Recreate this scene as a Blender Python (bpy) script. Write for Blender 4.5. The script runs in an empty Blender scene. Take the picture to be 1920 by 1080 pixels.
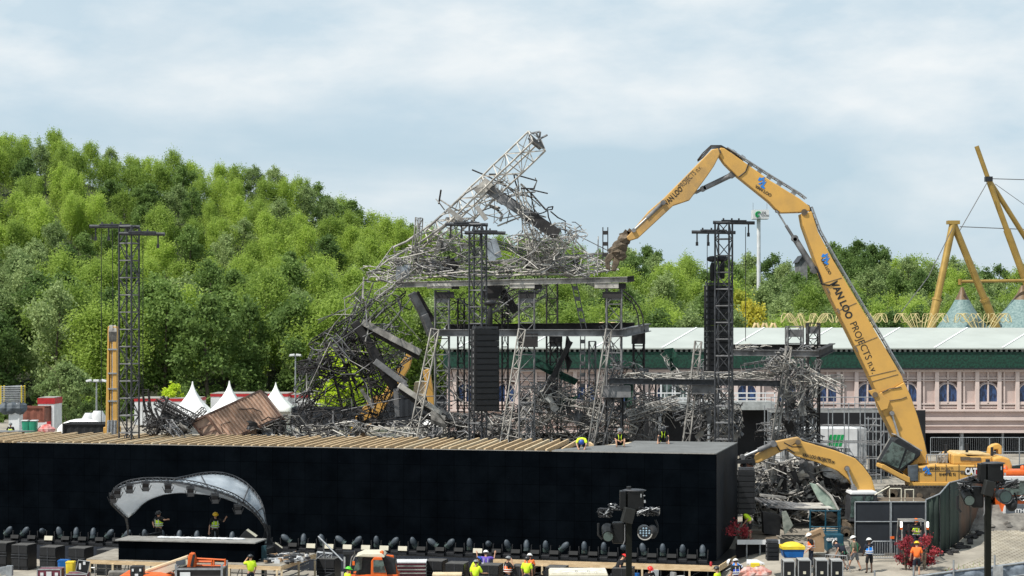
import bpy, bmesh, math, random
import numpy as np
from mathutils import Vector, Matrix, Euler
sc = bpy.context.scene
C = sc.collection
PI = math.pi
R = math.radians
F = 3500.0; HZ = 610.0; CH = 14.0          # focal length and horizon row in photo pixels, eye height in metres
cd = bpy.data.cameras.new('camera'); cam = bpy.data.objects.new('camera', cd); C.objects.link(cam)
cam.location = (0, 0, CH); cam.rotation_euler = (R(90), 0, 0)
cd.sensor_width = 36; cd.lens = 36*F/1920; cd.shift_y = (HZ-540)/1920
cd.clip_start = 0.5; cd.clip_end = 9000
sc.camera = cam
# ---- sky
SUN = Vector((-0.64, -0.44, 1.12)).normalized()
w = bpy.data.worlds.new("World"); sc.world = w; w.use_nodes = True
nt = w.node_tree; N = nt.nodes; L = nt.links; N.clear()
def nn(t, **k):
    n = N.new(t)
    for a, b in k.items(): setattr(n, a, b)
    return n
out = nn('ShaderNodeOutputWorld'); bg = nn('ShaderNodeBackground'); bg.inputs[1].default_value = 0.096
sky = nn('ShaderNodeTexSky', sky_type='NISHITA', sun_disc=False, sun_elevation=math.asin(SUN.z), sun_rotation=math.atan2(SUN.x, SUN.y), air_density=1.0, dust_density=2.0, ozone_density=1.5)
tc = nn('ShaderNodeTexCoord')
sep = nn('ShaderNodeSeparateXYZ'); L.new(tc.outputs['Generated'], sep.inputs[0])
mp = nn('ShaderNodeMapping'); mp.inputs['Scale'].default_value = (2.0, 2.0, 5.0); mp.inputs['Location'].default_value = (5.3, 0.4, 0.35)
L.new(tc.outputs['Generated'], mp.inputs[0])
n1 = nn('ShaderNodeTexNoise'); n1.inputs['Scale'].default_value = 1.6; n1.inputs['Detail'].default_value = 7; n1.inputs['Roughness'].default_value = .52; n1.inputs['Distortion'].default_value = .35
L.new(mp.outputs[0], n1.inputs['Vector'])
r1 = nn('ShaderNodeValToRGB'); r1.color_ramp.elements[0].position = .41; r1.color_ramp.elements[1].position = .57
L.new(n1.outputs[0], r1.inputs[0])
n2 = nn('ShaderNodeTexNoise'); n2.inputs['Scale'].default_value = 4.5; n2.inputs['Detail'].default_value = 8; n2.inputs['Roughness'].default_value = .55
L.new(mp.outputs[0], n2.inputs['Vector'])
# cloud colour: greyer bellies, brighter tops
cr = nn('ShaderNodeValToRGB'); e = cr.color_ramp.elements
e[0].position = .36; e[0].color = (5.9, 7.2, 8.1, 1); e[1].position = .66; e[1].color = (9.4, 9.6, 9.6, 1)
L.new(n2.outputs[0], cr.inputs[0])
# clear-air colour leans on the physical sky, lifted by thin high veil
veil = nn('ShaderNodeMixRGB'); veil.inputs[0].default_value = .8; veil.inputs[2].default_value = (5.6, 7.2, 8.3, 1)
L.new(sky.outputs[0], veil.inputs[1])
mr = nn('ShaderNodeMapRange'); mr.inputs[1].default_value = .02; mr.inputs[2].default_value = .16; mr.inputs[3].default_value = .35; mr.inputs[4].default_value = .95
L.new(sep.outputs[2], mr.inputs[0])
mul = nn('ShaderNodeMath', operation='MULTIPLY'); L.new(r1.outputs[0], mul.inputs[0]); L.new(mr.outputs[0], mul.inputs[1])
mx = nn('ShaderNodeMixRGB'); L.new(mul.outputs[0], mx.inputs[0]); L.new(veil.outputs[0], mx.inputs[1]); L.new(cr.outputs[0], mx.inputs[2])
L.new(mx.outputs[0], bg.inputs[0]); L.new(bg.outputs[0], out.inputs[0])
# ---- sun
sl = bpy.data.lights.new('sun', 'SUN'); sl.energy = 4.8; sl.angle = R(0.6); sl.color = (1, .955, .88)
so = bpy.data.objects.new('sun', sl); C.objects.link(so); so.location = (-40, -30, 90); so.rotation_euler = SUN.to_track_quat('Z', 'Y').to_euler()
sc.view_settings.view_transform = 'Standard'; sc.view_settings.look = 'None'
sc.view_settings.exposure = 0.1; sc.view_settings.gamma = 1
sc.render.engine = 'CYCLES'
sc.cycles.max_bounces = 6; sc.cycles.transparent_max_bounces = 8; sc.cycles.diffuse_bounces = 3

# ================= helpers
def P(px, py, Y): return Vector(((px-960)/F*Y, Y, CH+(HZ-py)/F*Y))
def ss(x, a, b):
    t = max(0, min(1, (x-a)/(b-a))); return t*t*(3-2*t)
def li(x, xs, ys):
    return float(np.interp(x, xs, ys))
TOPX = [-400, 0, 60, 120, 180, 240, 300, 350, 420, 470, 520, 570, 620, 680, 740, 800, 900, 1000, 1070, 1150, 1200, 1300, 1400, 1500, 1600, 1720, 1850, 1920, 2400]
TOPY = [240, 240, 230, 232, 255, 270, 270, 282, 290, 294, 298, 318, 340, 374, 394, 412, 425, 430, 432, 452, 452, 462, 466, 468, 448, 462, 478, 476, 480]
HY0, HY1 = 224.0, 385.0
def gz(X, Y):
    G = li(Y, [92, 100, 115, 130, 200, 230], [0, .8, 2.0, 2.5, 2.7, 3.0])
    wt = max(ss(X, 9, 15), ss(Y, 108, 122))
    z = G*wt
    if Y > HY0:
        px = 960+F*X/Y
        ridge = CH+(HZ-li(px, TOPX, TOPY))*HY1/F-li(px, [1000, 1250], [10.4, 12.5])
        z += (ridge-3.2)*li(Y, [HY0, HY1, HY1+50, 1200], [0, 1, 1, 0])
    return z
def col4(c): return (c[0], c[1], c[2], 1)
def mat(name, c, rough=.7, metal=0, var=.15, scale=3.0, bump=0, c2=None, stretch=(1, 1, 1), spec=.4, contrast=(.35, .65), coord='Object'):
    m = bpy.data.materials.new(name); m.use_nodes = True
    t = m.node_tree; b = t.nodes['Principled BSDF']
    b.inputs['Roughness'].default_value = rough; b.inputs['Metallic'].default_value = metal; b.inputs['Specular IOR Level'].default_value = spec
    if c2 is None: c2 = tuple(x*(1-var*2) for x in c); c = tuple(min(1, x*(1+var*.6)) for x in c)
    tcn = t.nodes.new('ShaderNodeTexCoord'); mpn = t.nodes.new('ShaderNodeMapping'); mpn.inputs['Scale'].default_value = stretch
    no = t.nodes.new('ShaderNodeTexNoise'); no.inputs['Scale'].default_value = scale; no.inputs['Detail'].default_value = 6; no.inputs['Roughness'].default_value = .62
    ra = t.nodes.new('ShaderNodeValToRGB'); ra.color_ramp.elements[0].position = contrast[0]; ra.color_ramp.elements[1].position = contrast[1]
    ra.color_ramp.elements[0].color = col4(c2); ra.color_ramp.elements[1].color = col4(c)
    t.links.new(tcn.outputs[coord], mpn.inputs[0]); t.links.new(mpn.outputs[0], no.inputs['Vector']); t.links.new(no.outputs[0], ra.inputs[0]); t.links.new(ra.outputs[0], b.inputs['Base Color'])
    if bump:
        bn = t.nodes.new('ShaderNodeBump'); bn.inputs['Strength'].default_value = bump; bn.inputs['Distance'].default_value = .05
        n3 = t.nodes.new('ShaderNodeTexNoise'); n3.inputs['Scale'].default_value = scale*5; n3.inputs['Detail'].default_value = 5
        t.links.new(mpn.outputs[0], n3.inputs['Vector']); t.links.new(n3.outputs[0], bn.inputs['Height']); t.links.new(bn.outputs[0], b.inputs['Normal'])
    return m
def leafmat(name, c, c2, trans=.35):
    m = bpy.data.materials.new(name); m.use_nodes = True
    t = m.node_tree; b = t.nodes['Principled BSDF']; o = t.nodes['Material Output']
    oi = t.nodes.new('ShaderNodeObjectInfo'); geo = t.nodes.new('ShaderNodeTexCoord')
    no = t.nodes.new('ShaderNodeTexNoise'); no.inputs['Scale'].default_value = .9; no.inputs['Detail'].default_value = 4
    t.links.new(geo.outputs['Object'], no.inputs['Vector'])
    ad = t.nodes.new('ShaderNodeMath'); ad.operation = 'MULTIPLY_ADD'; ad.inputs[1].default_value = .75; 
    sb = t.nodes.new('ShaderNodeMath'); sb.operation = 'SUBTRACT'; sb.inputs[1].default_value = .37
    t.links.new(oi.outputs['Random'], ad.inputs[0]); t.links.new(no.outputs[0], sb.inputs[0]); t.links.new(sb.outputs[0], ad.inputs[2])
    ra = t.nodes.new('ShaderNodeValToRGB'); ra.color_ramp.elements[0].color = col4(c2); ra.color_ramp.elements[1].color = col4(c); ra.color_ramp.elements[1].position = .9
    t.links.new(ad.outputs[0], ra.inputs[0]); t.links.new(ra.outputs[0], b.inputs['Base Color'])
    b.inputs['Roughness'].default_value = .6; b.inputs['Specular IOR Level'].default_value = .25
    tr = t.nodes.new('ShaderNodeBsdfTranslucent'); t.links.new(ra.outputs[0], tr.inputs[0])
    mxs = t.nodes.new('ShaderNodeMixShader'); mxs.inputs[0].default_value = trans
    t.links.new(b.outputs[0], mxs.inputs[1]); t.links.new(tr.outputs[0], mxs.inputs[2]); t.links.new(mxs.outputs[0], o.inputs[0])
    return m
def rot2(a): return Matrix.Rotation(a, 3, 'Z')
MW = {}
class MB:
    def __init__(s): s.v = []; s.f = []; s.m = []; s.s = []
    def add(s, vs, fs, mi=0, sm=False):
        o = len(s.v); s.v += [Vector(x) for x in vs]
        for f in fs: s.f.append([i+o for i in f]); s.m.append(mi); s.s.append(sm)
    def box(s, c, d, Rm=None, mi=0):
        c = Vector(c); h = [x/2 for x in d]; vs = []
        for x, y, z in ((-1,-1,-1),(1,-1,-1),(1,1,-1),(-1,1,-1),(-1,-1,1),(1,-1,1),(1,1,1),(-1,1,1)):
            p = Vector((x*h[0], y*h[1], z*h[2]))
            if Rm is not None: p = Rm @ p
            vs.append(c+p)
        s.add(vs, [(0,3,2,1),(4,5,6,7),(0,1,5,4),(1,2,6,5),(2,3,7,6),(3,0,4,7)], mi)
    def beam(s, p, q, w, h=None, mi=0, up=(0, 0, 1), w2=None):
        p = Vector(p); q = Vector(q); h = h or w; d = (q-p)
        if d.length < 1e-5: return
        d.normalize(); up = Vector(up)
        if abs(d.dot(up)) > .97: up = Vector((0, 1, 0))
        a = d.cross(up).normalized(); b = a.cross(d)
        k = (w2/w) if w2 else 1
        vs = []
        for e, kk in ((p, 1), (q, k)):
            for i, j in ((-1,-1),(1,-1),(1,1),(-1,1)): vs.append(e+a*(i*w/2*kk)+b*(j*h/2*kk))
        s.add(vs, [(0,1,2,3),(7,6,5,4),(0,4,5,1),(1,5,6,2),(2,6,7,3),(3,7,4,0)], mi)
    def path(s, pts, r, n=5, mi=0, r2=None, closed=False, caps=True):
        pts = [Vector(p) for p in pts]; k = len(pts)
        if k < 2: return
        rings = []; pa = None
        for i, p in enumerate(pts):
            if closed: d = pts[(i+1) % k]-pts[i-1]
            else: d = pts[min(i+1, k-1)]-pts[max(i-1, 0)]
            if d.length < 1e-6: d = Vector((0, 0, 1))
            d.normalize()
            if pa is None:
                up = Vector((0, 0, 1)) if abs(d.z) < .9 else Vector((0, 1, 0)); pa = d.cross(up).normalized()
            else:
                pa = pa-d*pa.dot(d); pa = pa.normalized() if pa.length > 1e-5 else d.orthogonal().normalized()
            b = d.cross(pa); rr = r if r2 is None else r+(r2-r)*i/(k-1)
            rings.append([p+pa*math.cos(2*PI*j/n)*rr+b*math.sin(2*PI*j/n)*rr for j in range(n)])
        vs = [x for g in rings for x in g]; fs = []
        for i in range(k if closed else k-1):
            i2 = (i+1) % k
            for j in range(n): fs.append((i*n+j, i*n+(j+1) % n, i2*n+(j+1) % n, i2*n+j))
        s.add(vs, fs, mi, n > 5)
        if caps and not closed: s.add(rings[0], [tuple(range(n))[::-1]], mi); s.add(rings[-1], [tuple(range(n))], mi)
    def tube(s, p, q, r, n=5, mi=0, r2=None): s.path([p, q], r, n, mi, r2)
    def prism(s, poly, y0, y1, mi=0):        # polygon of (x, z) points given a thickness along y
        n = len(poly); vs = [(x, y0, z) for x, z in poly]+[(x, y1, z) for x, z in poly]
        s.add(vs, [tuple(range(n)), tuple(range(n, 2*n))[::-1]]+[(i, i+n, (i+1) % n+n, (i+1) % n) for i in range(n)], mi)
    def slab(s, poly, z0, z1, mi=0):         # polygon of (x, y) points given a height
        n = len(poly); vs = [(x, y, z0) for x, y in poly]+[(x, y, z1) for x, y in poly]
        s.add(vs, [tuple(range(n))[::-1], tuple(range(n, 2*n))]+[(i, (i+1) % n, (i+1) % n+n, i+n) for i in range(n)], mi)
    def ell(s, c, r, mi=0, n=10, m=7, Rm=None, z0=-1, noise=0):
        c = Vector(c); vs = []; fs = []
        a0 = math.asin(z0)
        for i in range(m+1):
            t = a0+(PI/2-a0)*i/m
            for j in range(n):
                k = 1+random.uniform(-noise, noise)
                p = Vector((math.cos(t)*math.cos(2*PI*j/n)*r[0]*k, math.cos(t)*math.sin(2*PI*j/n)*r[1]*k, math.sin(t)*r[2]*k))
                vs.append(c+(Rm @ p if Rm is not None else p))
        for i in range(m):
            for j in range(n): fs.append((i*n+j, i*n+(j+1) % n, (i+1)*n+(j+1) % n, (i+1)*n+j))
        s.add(vs, fs, mi, not noise)
    def lathe(s, c, prof, n=16, mi=0, sq=False):
        c = Vector(c); vs = []; fs = []
        for r, z in prof:
            for j in range(n):
                a = 2*PI*j/n+PI/n; k = 1
                if sq: k = 1/max(abs(math.cos(a)), abs(math.sin(a)))
                vs.append(c+Vector((math.cos(a)*r*k, math.sin(a)*r*k, z)))
        for i in range(len(prof)-1):
            for j in range(n): fs.append((i*n+j, i*n+(j+1) % n, (i+1)*n+(j+1) % n, (i+1)*n+j))
        s.add(vs, fs, mi, True)
    def truss(s, p, q, w, step=1.0, rc=.04, rb=.025, roll=0, mi=0, mi2=None, w2=None, miss=0, n=4, sides=(0, 1, 2, 3), wob=0, side=None):
        p = Vector(p); q = Vector(q); d = q-p; Ln = d.length; d.normalize()
        up = Vector((0, 1, 0)) if abs(d.z) > .6 else Vector((0, 0, 1))
        a = d.cross(up).normalized(); b = a.cross(d)
        cr, sr = math.cos(roll), math.sin(roll); a, b = a*cr+b*sr, b*cr-a*sr
        k = max(1, round(Ln/step)); w2 = w2 or w; lv = []
        for i in range(k+1):
            c = p+d*(Ln*i/k); ww = w+(w2-w)*i/k
            o = Vector([random.uniform(-wob, wob) for _ in range(3)]) if wob and 0 < i < k else Vector()
            hb = (side or ww)/2
            lv.append([c+o+a*ww/2*x+b*hb*y for x, y in ((-1,-1),(1,-1),(1,1),(-1,1))])
        for c in range(4): s.path([l[c] for l in lv], rc, n, mi)
        for i in range(k+1):
            for c in sides:
                if random.random() >= miss: s.tube(lv[i][c], lv[i][(c+1) % 4], rb*1.15, 3, mi if mi2 is None else mi2)
                if i < k and random.random() >= miss:
                    if (i+c) % 2: s.tube(lv[i][c], lv[i+1][(c+1) % 4], rb, 3, mi)
                    else: s.tube(lv[i][(c+1) % 4], lv[i+1][c], rb, 3, mi)
        return lv
    def build(s, name, mats, parent=None, world=True, bev=0, place=None):
        if not isinstance(mats, (list, tuple)): mats = [mats]
        me = bpy.data.meshes.new(name); o = bpy.data.objects.new(name, me); C.objects.link(o)
        vs = s.v
        if parent is not None:
            o.parent = parent; M = MW[parent]
            if world: Mi = M.inverted(); vs = [Mi @ v for v in vs]
            MW[o] = M
        elif place is None:
            A = np.array([tuple(v) for v in vs]); c = Vector(((A[:,0].min()+A[:,0].max())/2, (A[:,1].min()+A[:,1].max())/2, A[:,2].min()))
            vs = [v-c for v in vs]; o.location = c; MW[o] = Matrix.Translation(c)
        else: MW[o] = Matrix.Identity(4)
        me.from_pydata([tuple(v) for v in vs], [], s.f)
        for m in mats: me.materials.append(m)
        me.polygons.foreach_set('material_index', s.m); me.polygons.foreach_set('use_smooth', s.s); me.update()
        if bev:
            b = o.modifiers.new('bevel', 'BEVEL'); b.width = bev; b.segments = 2; b.limit_method = 'ANGLE'; b.angle_limit = R(40)
        return o
def tag(o, label=None, cat=None, group=None, kind=None):
    if label: o['label'] = label
    if cat: o['category'] = cat
    if group: o['group'] = group
    if kind: o['kind'] = kind
    return o
def thing(name, label, cat, loc=(0, 0, 0), rz=0, group=None):
    o = bpy.data.objects.new(name, None); C.objects.link(o); o.empty_display_size = .3
    o.location = loc; o.rotation_euler = (0, 0, rz)
    MW[o] = Matrix.Translation(Vector(loc)) @ Matrix.Rotation(rz, 4, 'Z')
    return tag(o, label, cat, group)
def dup(o, loc, rz=0, label=None, group=None, scale=None, parent=None):
    c = o.copy(); C.objects.link(c)
    if parent is None:
        c.location = loc; c.rotation_euler = (0, 0, rz)
        if scale: c.scale = (scale,)*3
        if label: c['label'] = label
        if group: c['group'] = group
    else: c.parent = parent
    for ch in list(o.children): dup(ch, None, parent=c)
    return c
ORD = ['first', 'second', 'third', 'fourth', 'fifth', 'sixth', 'seventh', 'eighth', 'ninth', 'tenth', 'eleventh', 'twelfth', 'thirteenth', 'fourteenth', 'fifteenth', 'sixteenth', 'seventeenth', 'eighteenth', 'nineteenth', 'twentieth']
def text(name, body, m, p0, ang, size, parent, bold=0, ext=.004, Rm=None, sx=1, fit=None):
    # lettering lying in the x-z plane, facing the viewer side (-y)
    cu = bpy.data.curves.new(name, 'FONT'); cu.body = body; cu.size = size; cu.extrude = ext; cu.offset = bold; cu.resolution_u = 3
    o = bpy.data.objects.new(name, cu); C.objects.link(o)
    bpy.context.view_layer.update()
    me = bpy.data.meshes.new_from_object(o.evaluated_get(bpy.context.evaluated_depsgraph_get()))
    bpy.data.objects.remove(o)
    if fit:
        xs = [v.co.x for v in me.vertices]; sx = fit/(max(xs)-min(xs))
    T = Matrix.Translation(p0) @ (Rm.to_4x4() if Rm is not None else Matrix.Identity(4)) @ Matrix.Rotation(-ang, 4, 'Y') @ Matrix.Rotation(PI/2, 4, 'X') @ Matrix.Diagonal((sx, 1, 1, 1))
    me.transform(MW[parent].inverted() @ T); me.materials.clear(); me.materials.append(m)
    ob = bpy.data.objects.new(name, me); C.objects.link(ob); ob.parent = parent; MW[ob] = MW[parent]
    return ob
random.seed(7)
# ================= materials
M = {}
M['screen'] = mat('black screen fabric', (.0030, .0044, .0062), .9, var=.22, scale=.6, spec=.0)
M['screenside'] = mat('black cladding', (.017, .020, .025), .7, var=.12, scale=.6, spec=.2)
M['roofing'] = mat('grey roofing felt', (.16, .165, .165), .85, var=.12, scale=.8, bump=.2)
M['wood'] = mat('sawn timber', (.66, .50, .31), .75, c2=(.48, .34, .19), scale=2.2, stretch=(1, 1, 4))
M['woodlt'] = mat('pale plywood', (.70, .58, .40), .75, c2=(.52, .41, .26), scale=1.6)
M['black'] = mat('black metal', (.018, .019, .022), .5, var=.2, scale=5)
M['blackm'] = mat('matt black paint', (.012, .013, .015), .75, var=.2, scale=3)
M['tower'] = mat('black painted steel', (.05, .053, .06), .5, var=.3, scale=4)
M['burnt'] = mat('charred steel', (.045, .042, .042), .8, c2=(.018, .017, .018), scale=1.4)
M['ash'] = mat('ash grey steel', (.36, .345, .32), .7, c2=(.13, .125, .118), scale=1.1, contrast=(.38, .58))
M['ashlt'] = mat('pale scorched steel', (.52, .495, .45), .65, c2=(.25, .235, .215), scale=1.3, contrast=(.36, .56))
M['ashmid'] = mat('smoked grey steel', (.22, .22, .225), .65, c2=(.085, .085, .088), scale=.9, contrast=(.38, .6))
M['alu'] = mat('aluminium', (.45, .46, .47), .45, .6, var=.15, scale=4)
M['galv'] = mat('galvanised steel', (.34, .36, .38), .5, .5, var=.15, scale=4)
M['yellow'] = mat('yellow excavator paint', (.62, .35, .08), .5, c2=(.50, .29, .08), scale=.8, contrast=(.3, .6), spec=.5)
M['yellowold'] = mat('dusty yellow paint', (.56, .33, .10), .6, c2=(.34, .22, .10), scale=1.1, contrast=(.32, .62), spec=.3)
M['dirt'] = mat('muddy steel', (.17, .13, .09), .9, c2=(.07, .055, .04), scale=2, bump=.5)
M['rust'] = mat('rusted container paint', (.62, .42, .31), .85, c2=(.22, .165, .135), scale=1.3, bump=.2, contrast=(.28, .62), stretch=(1, 1, .7))
M['rustlt'] = mat('brown container paint', (.22, .075, .05), .7, var=.2, scale=1.5)
M['white'] = mat('white pvc', (.80, .80, .79), .55, var=.04, scale=1)
M['whitep'] = mat('white panel', (.66, .67, .68), .5, var=.08, scale=1)
M['cream'] = mat('cream enamel', (.62, .58, .46), .5, var=.08, scale=1.5)
M['red'] = mat('red paint', (.42, .02, .025), .5, var=.1)
M['orange'] = mat('orange paint', (.72, .13, .02), .4, var=.12, scale=2)
M['glass'] = mat('dark cab glass', (.09, .13, .12), .12, c2=(.015, .022, .022), scale=2.2, contrast=(.42, .58), spec=.8)  # lighter green reflections are painted in as noise patches
M['rubber'] = mat('black rubber', (.02, .02, .02), .85, var=.2)
M['track'] = mat('muddy track steel', (.07, .062, .052), .85, var=.3, scale=3, bump=.3)
M['gold'] = mat('gold painted steel', (.40, .26, .07), .42, .3, c2=(.30, .19, .05), scale=1.2)
M['goldlt'] = mat('pale gold tube', (.52, .43, .20), .5, .1, var=.1)
M['green'] = mat('dark green patterned frieze', (.007, .055, .034), .7, c2=(.004, .026, .017), scale=5, contrast=(.45, .55), bump=.4)
M['facade'] = mat('pink plaster', (.54, .43, .395), .8, c2=(.47, .375, .345), scale=.8)
M['facadelt'] = mat('pale pink plaster trim', (.63, .515, .475), .8, var=.05, scale=.8)
M['facadedk'] = mat('recess plaster', (.39, .305, .275), .8, var=.04, scale=.8)
M['roofw'] = mat('white roof membrane', (.40, .43, .40), .6, var=.06, scale=.22)
M['bluewin'] = mat('blue curtained glass', (.035, .075, .19), .25, c2=(.012, .018, .05), scale=2.5, stretch=(2.5, 1, .7), contrast=(.42, .58), spec=.6)
M['void'] = mat('dark backing cloth', (.012, .013, .016), .9, var=.2, scale=.6)  # also fills voids that are only dark with shade
M['teal'] = mat('teal container paint', (.01, .07, .11), .5, var=.15)
M['bluep'] = mat('blue plastic', (.01, .11, .36), .45, var=.1)
M['yellowp'] = mat('yellow plastic', (.78, .58, .04), .5, var=.08)
M['greenp'] = mat('green plastic', (.02, .25, .15), .5, var=.1)
M['card'] = mat('brown cardboard', (.33, .22, .13), .85, var=.08)
M['case'] = mat('black laminate', (.0075, .0085, .011), .45, var=.2, scale=3)
M['caser'] = mat('maroon laminate', (.15, .03, .05), .5, var=.12)
M['screenfab'] = mat('dark fence fabric', (.017, .021, .028), .85, var=.15, scale=.8)
M['greenfab'] = mat('green fence fabric', (.036, .055, .042), .85, c2=(.018, .028, .024), scale=.7, stretch=(3, 3, .5))
M['rustfab'] = mat('worn brown fence fabric', (.13, .08, .055), .85, c2=(.04, .05, .045), scale=.7, stretch=(1, 1, .6))
M['tarp'] = mat('grey tarpaulin', (.09, .11, .13), .6, var=.25, scale=2)
M['rubble'] = mat('grey rubble', (.24, .225, .20), .95, c2=(.10, .093, .085), scale=1.3, bump=.6)
M['film'] = mat('clear film', (.60, .65, .70), .3, c2=(.36, .41, .46), scale=.8, spec=.8)
M['deepblack'] = mat('deep black enamel', (.006, .0065, .007), .45, var=.2, spec=.3)
def film():
    m = M['film']; t = m.node_tree; b = t.nodes['Principled BSDF']; o = t.nodes['Material Output']
    tp = t.nodes.new('ShaderNodeBsdfTransparent'); tr = t.nodes.new('ShaderNodeBsdfTranslucent'); tr.inputs[0].default_value = (.8, .84, .88, 1)
    m1 = t.nodes.new('ShaderNodeMixShader'); m1.inputs[0].default_value = .3; m2 = t.nodes.new('ShaderNodeMixShader'); m2.inputs[0].default_value = .28
    t.links.new(b.outputs[0], m1.inputs[1]); t.links.new(tr.outputs[0], m1.inputs[2]); t.links.new(m1.outputs[0], m2.inputs[1]); t.links.new(tp.outputs[0], m2.inputs[2]); t.links.new(m2.outputs[0], o.inputs[0])
film()
M['bark'] = mat('birch bark', (.36, .34, .29), .9, c2=(.10, .09, .07), scale=2.5)
M['barkd'] = mat('brown bark', (.11, .09, .065), .9, var=.25, scale=3)
M['skin'] = mat('skin', (.52, .29, .19), .6, var=.05)
M['skind'] = mat('dark skin', (.10, .055, .035), .6, var=.05)
M['hivis'] = mat('fluorescent yellow cloth', (.62, .86, .03), .8, var=.06, scale=6)
M['hiorange'] = mat('fluorescent orange cloth', (.95, .19, .035), .8, var=.06, scale=6)
M['navy'] = mat('navy cloth', (.015, .02, .035), .9, var=.2)
M['dark'] = mat('black cloth', (.014, .014, .016), .9, var=.2)
M['khaki'] = mat('khaki cloth', (.17, .16, .11), .9, var=.1)
M['greycloth'] = mat('grey cloth', (.20, .21, .22), .9, var=.1)
M['bluevest'] = mat('blue vest cloth', (.01, .22, .72), .8, var=.06)
M['royal'] = mat('royal blue vest cloth', (.02, .06, .38), .8, var=.06)
M['purple'] = mat('purple vest cloth', (.13, .08, .42), .8, var=.06)
M['greenvest'] = mat('green vest cloth', (.01, .14, .07), .8, var=.06)
M['silver'] = mat('reflective tape', (.62, .63, .62), .35, var=.04)
M['hat_white'] = mat('white helmet shell', (.75, .75, .73), .35, var=.04)
M['hat_black'] = mat('black helmet shell', (.03, .032, .036), .4, var=.1)
M['hat_grey'] = mat('grey helmet shell', (.20, .21, .22), .4, var=.1)
M['hat_yellow'] = mat('yellow helmet shell', (.82, .50, .02), .35, var=.04)
M['hat_red'] = mat('red helmet shell', (.72, .03, .025), .35, var=.04)
M['hat_blue'] = mat('blue helmet shell', (.03, .10, .42), .35, var=.04)
M['hat_green'] = mat('green helmet shell', (.12, .70, .05), .35, var=.04)
M['hat_orange'] = mat('orange helmet shell', (.85, .17, .02), .35, var=.04)
M['hair'] = mat('dark hair', (.03, .02, .014), .9, var=.2)
M['ink'] = mat('black lettering', (.02, .02, .02), .6, var=.05)
M['inkw'] = mat('white lettering', (.75, .75, .75), .5, var=.03)
M['inkb'] = mat('blue emblem', (.02, .20, .62), .5, var=.03)
M['inkg'] = mat('green emblem', (.01, .32, .09), .5, var=.03)
M['leaf_birch'] = leafmat('birch leaves', (.42, .55, .10), (.21, .31, .065), .52)
M['leaf_dark'] = leafmat('dark leaves', (.20, .30, .075), (.09, .155, .045), .42)
M['leaf_grey'] = leafmat('grey green leaves', (.34, .43, .17), (.18, .26, .09), .4)
M['leaf_yellow'] = leafmat('yellowing leaves', (.58, .52, .07), (.36, .40, .06), .4)
M['leaf_lime'] = leafmat('lime leaves', (.62, .75, .05), (.40, .58, .04), .45)
M['leaf_red'] = leafmat('crimson leaves', (.42, .06, .07), (.24, .03, .045), .3)
# led wall: faint tile seams
def add_tiles(m, w, h, amt):
    t = m.node_tree; b = t.nodes['Principled BSDF']
    br = t.nodes.new('ShaderNodeTexBrick'); br.offset = 0; br.inputs['Scale'].default_value = 1; br.inputs['Brick Width'].default_value = w; br.inputs['Row Height'].default_value = h; br.inputs['Mortar Size'].default_value = .012
    br.inputs['Color1'].default_value = (1, 1, 1, 1); br.inputs['Color2'].default_value = (.82, .82, .85, 1); br.inputs['Mortar'].default_value = (amt, amt, amt, 1)
    tcn = t.nodes.new('ShaderNodeTexCoord'); mp_ = t.nodes.new('ShaderNodeMapping'); mp_.inputs['Rotation'].default_value = (R(90), 0, 0)
    t.links.new(tcn.outputs['Object'], mp_.inputs[0]); t.links.new(mp_.outputs[0], br.inputs['Vector'])
    src = b.inputs['Base Color'].links[0].from_socket
    mxx = t.nodes.new('ShaderNodeMixRGB'); mxx.blend_type = 'MULTIPLY'; mxx.inputs[0].default_value = 1
    t.links.new(src, mxx.inputs[1]); t.links.new(br.outputs[0], mxx.inputs[2]); t.links.new(mxx.outputs[0], b.inputs['Base Color'])
add_tiles(M['screen'], 1.0, 1.0, .35)
# ================= ground
def ground():
    xs = sorted(set(list(np.arange(-40, 60.1, 2.0)) + list(np.arange(-150, 190.1, 7.0)) + [-3000, -1800, -1000, -600, -400, -300, -220, 250, 320, 420, 650, 1100, 1900, 3000]))
    ys = sorted(set([-80, -40, 0, 30, 50, 70, 80] + list(np.arange(86, 136.1, 2.0)) + list(np.arange(140, 230, 10.0)) + list(np.arange(224, 440, 9.0)) + [470, 520, 600, 800, 1200, 2000, 3500, 6000]))
    vs = []
    rr = random.Random(3)
    for y in ys:
        for x in xs:
            z = gz(x, y) if y > 0 else 0
            if x > 11 and 95 < y < 135: z += rr.uniform(-.05, .05)
            vs.append((x, y, z))
    nx = len(xs); fs = []; mi = []
    for j in range(len(ys)-1):
        for i in range(nx-1):
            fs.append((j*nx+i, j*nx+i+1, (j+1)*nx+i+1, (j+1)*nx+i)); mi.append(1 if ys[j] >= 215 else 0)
    m1 = mat('gravel ground', (.36, .325, .27), .95, c2=(.17, .155, .13), scale=.35, bump=.7, contrast=(.36, .62))
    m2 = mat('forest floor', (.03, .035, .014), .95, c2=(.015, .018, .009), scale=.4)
    b = MB(); b.add(vs, fs); b.m = mi; b.s = [True]*len(fs)
    tag(b.build('ground', [m1, m2], place=1), kind='structure')
ground()
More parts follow.
